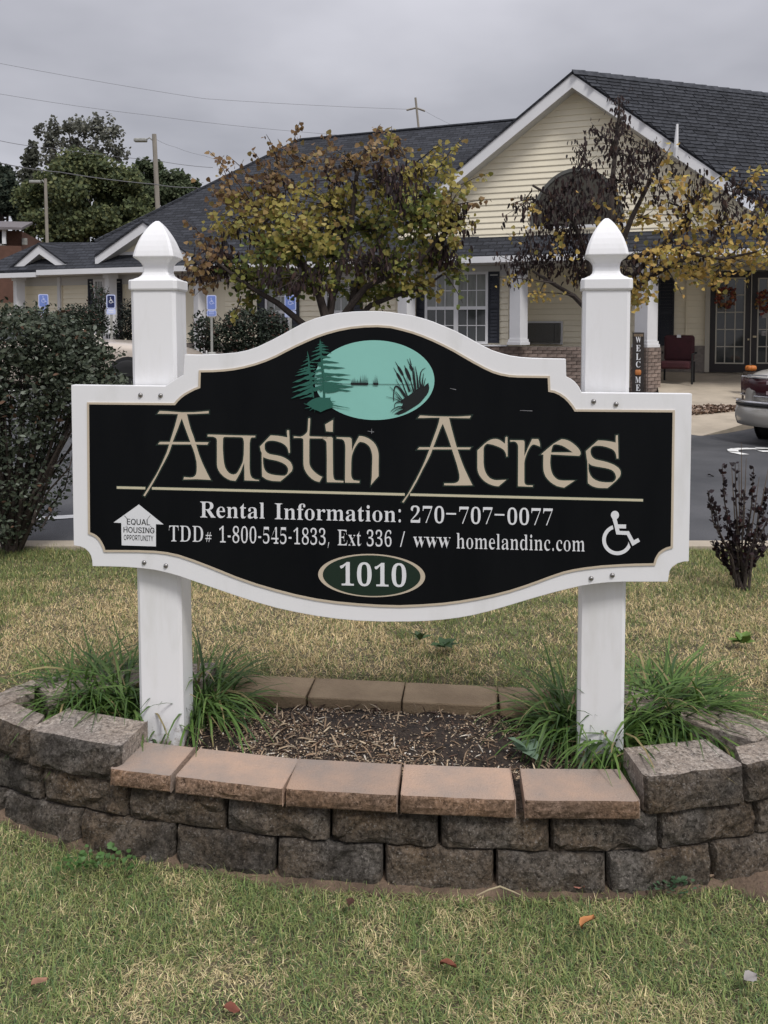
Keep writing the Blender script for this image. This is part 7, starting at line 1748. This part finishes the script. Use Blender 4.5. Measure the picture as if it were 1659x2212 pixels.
# ------------------------------------------------------------------ foundation planting
M_BED = mat('bark_mulch', (.045, .030, .022), .95, col2=(.12, .080, .055), vscale=14, bump=1.0, bscale=60, detail=8)
ground_strip('planting_bed', [tuple((BM @ Vector((x, -1.15, 0))).xy) for x in np.linspace(-12.5, .6, 20)], 2.1, .04, M_BED)
for q in (ba, bbx):
    k = MB(); k.lathe([(1.05, -.05), (1.05, .05), (.6, .09), (.12, .11)], 28); o = k.build('planting_bed', M_BED, None, True); o.location = (q.x, q.y, q.z); tag(o, kind='structure')
PALB = [(.018, .028, .018), (.030, .042, .026), (.045, .055, .040), (.075, .035, .025)]
def bush(px, py, rx, ry, Y, n, label, seed, size=.05, pal=PALB, name='foundation_shrub'):
    b = P(px, py, Y); b.z = tz(b.x, Y)
    stx = [[(px, py + ry), (px + dx_, py), (px + dx_ * 2.1, py - ry * .75)] for dx_ in (-rx * .35, -rx * .1, rx * .15, rx * .38)]
    lb_ = [(px, py, rx * .8, ry * .8, 4), (px - rx * .45, py + ry * .25, rx * .5, ry * .6, 2), (px + rx * .45, py + ry * .2, rx * .5, ry * .6, 2), (px - rx * .2, py - ry * .5, rx * .35, ry * .45, 1), (px + rx * .3, py - ry * .4, rx * .3, ry * .5, 1)]
    shrub(name, b, stx, lb_, n, size, pal, [.36, .34, .22, .08], label, seed, Y, .45, stem_r=.02, group='shrubs planted along the building wall')
bush(545, 720, 110, 62, 17.0, 6500, 'wide dark shrub under the broad tree beside two blue signs', 61, .06)
bush(440, 720, 34, 50, 16.6, 700, 'narrow loose shrub at the foot of a white column right of the left post', 62, .07)
bush(175, 690, 66, 36, 18.0, 3400, 'low dark hedge shrub before the cream wall, left of the navy sign', 63)
bush(285, 700, 42, 60, 18.2, 3000, 'tall very dark shrub directly beside the left sign post', 64, pal=[(.010, .014, .011), (.016, .022, .016), (.024, .030, .022), (.04, .025, .02)])
bush(60, 690, 80, 26, 18.5, 2600, 'low reddish hedge shrub at the far left under the porch column', 65, pal=[(.030, .022, .020), (.050, .028, .024), (.03, .036, .024), (.08, .035, .03)])
bush(215, 650, 26, 40, 18.6, 500, 'loose tall twiggy shrub in front of the left wing window', 66, .06)
bush(700, 730, 60, 40, 16.8, 700, 'dark shrub behind the trunk of the broad tree', 67)

# ------------------------------------------------------------------ far background: trees, house, poles, wires
M_FAR = mat('far_leaf', (.04, .06, .03), .8, attr=True, spec=.15, transl=.3)
def far_tree(px, base_py, lobes, Y, n, size, pal, label, seed, trunk_w=.35, tall=None):
    rg = np.random.default_rng(seed); b = P(px, base_py, Y); b.z = tz(b.x, Y) - .2
    root = empty('tree', b, 0, label, 'tree', 'trees beyond the building'); s = Y / F
    k = MB(); tops = []
    for (x, y, rx, ry, w) in lobes:
        e = P(x, y + ry * .3, Y) - b; k.tube([(0, 0, 0), Vector((e.x * .2, 0, e.z * .5)), e], [trunk_w, trunk_w * .6, trunk_w * .15], 6)
    k.build('trunk', M_BARK, root)
    ws_ = np.array([l[4] for l in lobes], float); ch = rg.choice(len(lobes), n, p=ws_ / ws_.sum()); lb = np.array([l[:4] for l in lobes])[ch]
    # clumps inside every lobe
    ncl = 16; cd = {i: rand_dirs(ncl, rg) * rg.uniform(.45, 1.0, (ncl, 1)) for i in range(len(lobes))}
    cc = np.array([cd[c][i] for c, i in zip(ch, rg.integers(0, ncl, n))])
    d = cc + rand_dirs(n, rg) * rg.uniform(.05, .40, (n, 1))
    c0 = np.array([tuple(P(a, q, Y)) for a, q in zip(lb[:, 0], lb[:, 1])])
    pos = c0 + np.stack([d[:, 0] * lb[:, 2] * s, d[:, 1] * lb[:, 2] * s, d[:, 2] * lb[:, 3] * s], -1)
    ax = rand_dirs(n, rg); nr = rand_dirs(n, rg) * .8 + cc * .6 + np.array([0, -.2, .5])
    tint = np.array([rg.uniform(.75, 1.25) for _ in range(ncl * len(lobes))])[(ch * ncl + rg.integers(0, ncl, n)) % (ncl * len(lobes))]
    col = np.array(pal)[rg.choice(len(pal), n)] * rg.uniform(.8, 1.2, (n, 1)) * tint[:, None]
    leaves('crown', pos - np.array(b), ax, nr, size * rg.uniform(.6, 1.3, n), col, M_FAR, root, LEAF_OVAL, 1.9)
G1 = [(.10, .122, .058), (.13, .152, .070), (.175, .185, .085), (.078, .098, .056)]
far_tree(190, 560, [(190, 430, 110, 80, 5), (110, 440, 60, 70, 2.6), (270, 430, 60, 70, 2.6), (180, 380, 80, 40, 2), (150, 490, 100, 50, 3), (260, 490, 70, 45, 2), (80, 480, 30, 45, 1)], 62, 52000, .23, G1, 'large rounded dark green tree behind the left wing roof', 71)
far_tree(345, 560, [(340, 400, 60, 45, 3), (390, 420, 40, 55, 2), (310, 430, 40, 55, 2), (350, 450, 80, 40, 2), (420, 440, 25, 45, 1)], 70, 32000, .25, [(.072, .095, .055), (.09, .115, .064), (.11, .13, .072)], 'dark tree behind the tall lamp pole', 72)
far_tree(170, 400, [(110, 290, 26, 40, 1), (150, 280, 30, 34, 1), (195, 300, 45, 50, 1.4), (240, 300, 36, 44, 1), (130, 330, 50, 34, 1), (180, 345, 60, 26, 1), (105, 345, 22, 30, .5), (215, 265, 18, 24, .4), (262, 325, 18, 26, .4)], 82, 3600, .28, [(.15, .155, .125), (.19, .19, .155), (.12, .125, .105)], 'tall thin grey green tree rising above the round tree', 73)
far_tree(70, 480, [(70, 360, 20, 40, 1), (66, 390, 26, 40, 1), (72, 330, 10, 24, .3), (60, 430, 24, 36, .8)], 74, 2000, .28, [(.09, .095, .075), (.11, .115, .088)], 'loose narrow tree left of the thin grey green tree', 74)
far_tree(8, 540, [(5, 420, 32, 60, 3), (18, 440, 30, 50, 2), (-10, 380, 26, 40, 1.4), (40, 450, 16, 50, .8), (-40, 430, 40, 70, 2)], 66, 16000, .24, [(.040, .055, .042), (.052, .068, .048), (.066, .078, .055)], 'very dark evergreen tree at the far left edge', 75)
# house up the slope
hp = P(10, 590, 52); hz = tz(hp.x, 52); house = empty('neighbour_house', (hp.x, 52, hz), R(12), 'grey roofed brick house up the slope at the far left', 'house')
zr1, ze1, zf1 = P(20, 463, 52).z - hz, P(20, 498, 52).z - hz, P(20, 532, 52).z - hz
s52 = 52 / F
MB().box(-8, 36 * s52, 0, 7, -1.5, ze1).build('wall', mat('house_brick', (.12, .060, .042), .9, var=.2, vscale=8), house)
MB().box(-8.2, 8 * s52, -1.6, -.06, zf1 - .15, zf1).build('porch_floor', M_POSTG, house)
MB().box(-7.8, 6 * s52, -.05, -.005, zf1, ze1 - .1).build('porch_shade_panel', M_DARK, house)  # near-black panel on the wall paints the shade inside the porch
for px in (22, -30, -70): x = (px - 10) * s52; MB().box(x - .10, x + .10, -1.6, -1.4, zf1, ze1).build('porch_post', M_TRIMW, house)
MB().prism([(-9, -1.9, ze1), (50 * s52, -1.9, ze1), (36 * s52, 3.5, zr1), (-9, 3.5, zr1)], (0, 0, -.15)).build('roof', mat('house_roof_grey', (.14, .125, .13), .9, var=.15, vscale=4), house)
MB().box(-8, 52 * s52, -2.6, -2.2, -1.5, zf1 - .2).build('foundation_wall', mat('house_red_wall', (.105, .052, .036), .9, var=.12, vscale=3), house)
MB().box(38 * s52, 48 * s52, -.3, -.1, zf1 + .1, zf1 + .5).build('meter_box', M_POSTG, house)
M_POLE = mat('pole_wood', (.26, .235, .20), .85, var=.15, vscale=3, stretch=(4, 4, .5))
def pole(px0, py0, px1, py1, Y, w, label, lamp=None, arms=()):
    t = P(px0, py0, Y); m_ = P(px1, py1, Y); gz = tz(m_.x, Y); d = (m_ - t) / (m_.z - t.z); b = t + d * (gz - t.z); b.z = gz
    root = empty('utility_pole', b, 0, label, 'utility pole', 'utility poles behind the building'); r = w / F * Y / 2
    MB().tube([Vector((0, 0, -.3)), t - b], [r * 1.12, r * .92], 10).build('shaft', M_POLE, root)
    if lamp:
        a = P(*lamp[0], Y) - b; c = P(*lamp[1], Y) - b; MB().tube([a, (a + c) / 2 + Vector((0, 0, .12)), c], .035, 6).build('lamp_arm', M_POSTG, root)
        L_ = (c - a).normalized(); k = MB(); k.box(-.55, .05, -.14, .14, -.10, .06); o = k.build('lamp_head', M_POSTG, root); o.location = c; bevel(o, .04, 2)
    for (x0, y0, x1, y1) in arms:
        MB().tube([P(x0, y0, Y) - b, P(x1, y1, Y) - b], .055, 6).build('crossarm', M_POLE, root)
    return root
pole(333, 290, 341, 450, 40, 10.5, 'leaning wooden lamp pole with a street lamp, behind the left wing', ((331, 304), (315, 302)))
pole(98, 386, 102, 524, 46, 7, 'thin grey lamp pole in front of the round tree', ((97, 396), (86, 392)))
pole(897.5, 211, 905, 281, 48, 5, 'wooden utility pole with crossarms above the main roof ridge', None, ((878, 238, 899, 233), (899, 233, 918, 240)))
P(0, 0, 1)
def wire(pts, Y0, Y1, r, label):
    q = []; n = len(pts)
    for i in range(n): q.append(P(pts[i][0], pts[i][1], Y0 + (Y1 - Y0) * i / (n - 1)))
    # sag between the given points
    o = []
    for i in range(n - 1):
        for t in np.linspace(0, 1, 6, endpoint=False): o.append(q[i].lerp(q[i + 1], t) + Vector((0, 0, -.25 * 4 * t * (1 - t) * .2)))
    o.append(q[-1])
    tag(MB().tube(o, r, 5).build('power_line', mat('cable', (.13, .13, .14), .6)), label, 'cable', 'overhead cables across the sky')
wire([(-200, 108), (0, 137), (440, 213), (880, 236)], 34, 48, .008, 'topmost thin overhead cable running to the crossarm pole')
wire([(-200, 180), (0, 203), (330, 250), (640, 284), (899, 300)], 36, 48, .008, 'second overhead cable from the top, crossing the open sky')
wire([(-200, 285), (0, 304), (115, 320), (335, 346), (460, 362)], 38, 42, .012, 'overhead cable passing behind the thin grey green tree')
wire([(-200, 326), (0, 352), (130, 372), (335, 398), (420, 405), (520, 420)], 36, 41, .022, 'thickest lowest cable crossing in front of the round tree')
wire([(336, 300), (380, 318), (440, 336), (520, 356)], 40, 44, .006, 'thin cable descending right from the lamp pole top')
wire([(918, 240), (1000, 280), (1060, 305)], 48, 52, .006, 'thin cable descending right from the crossarm pole')
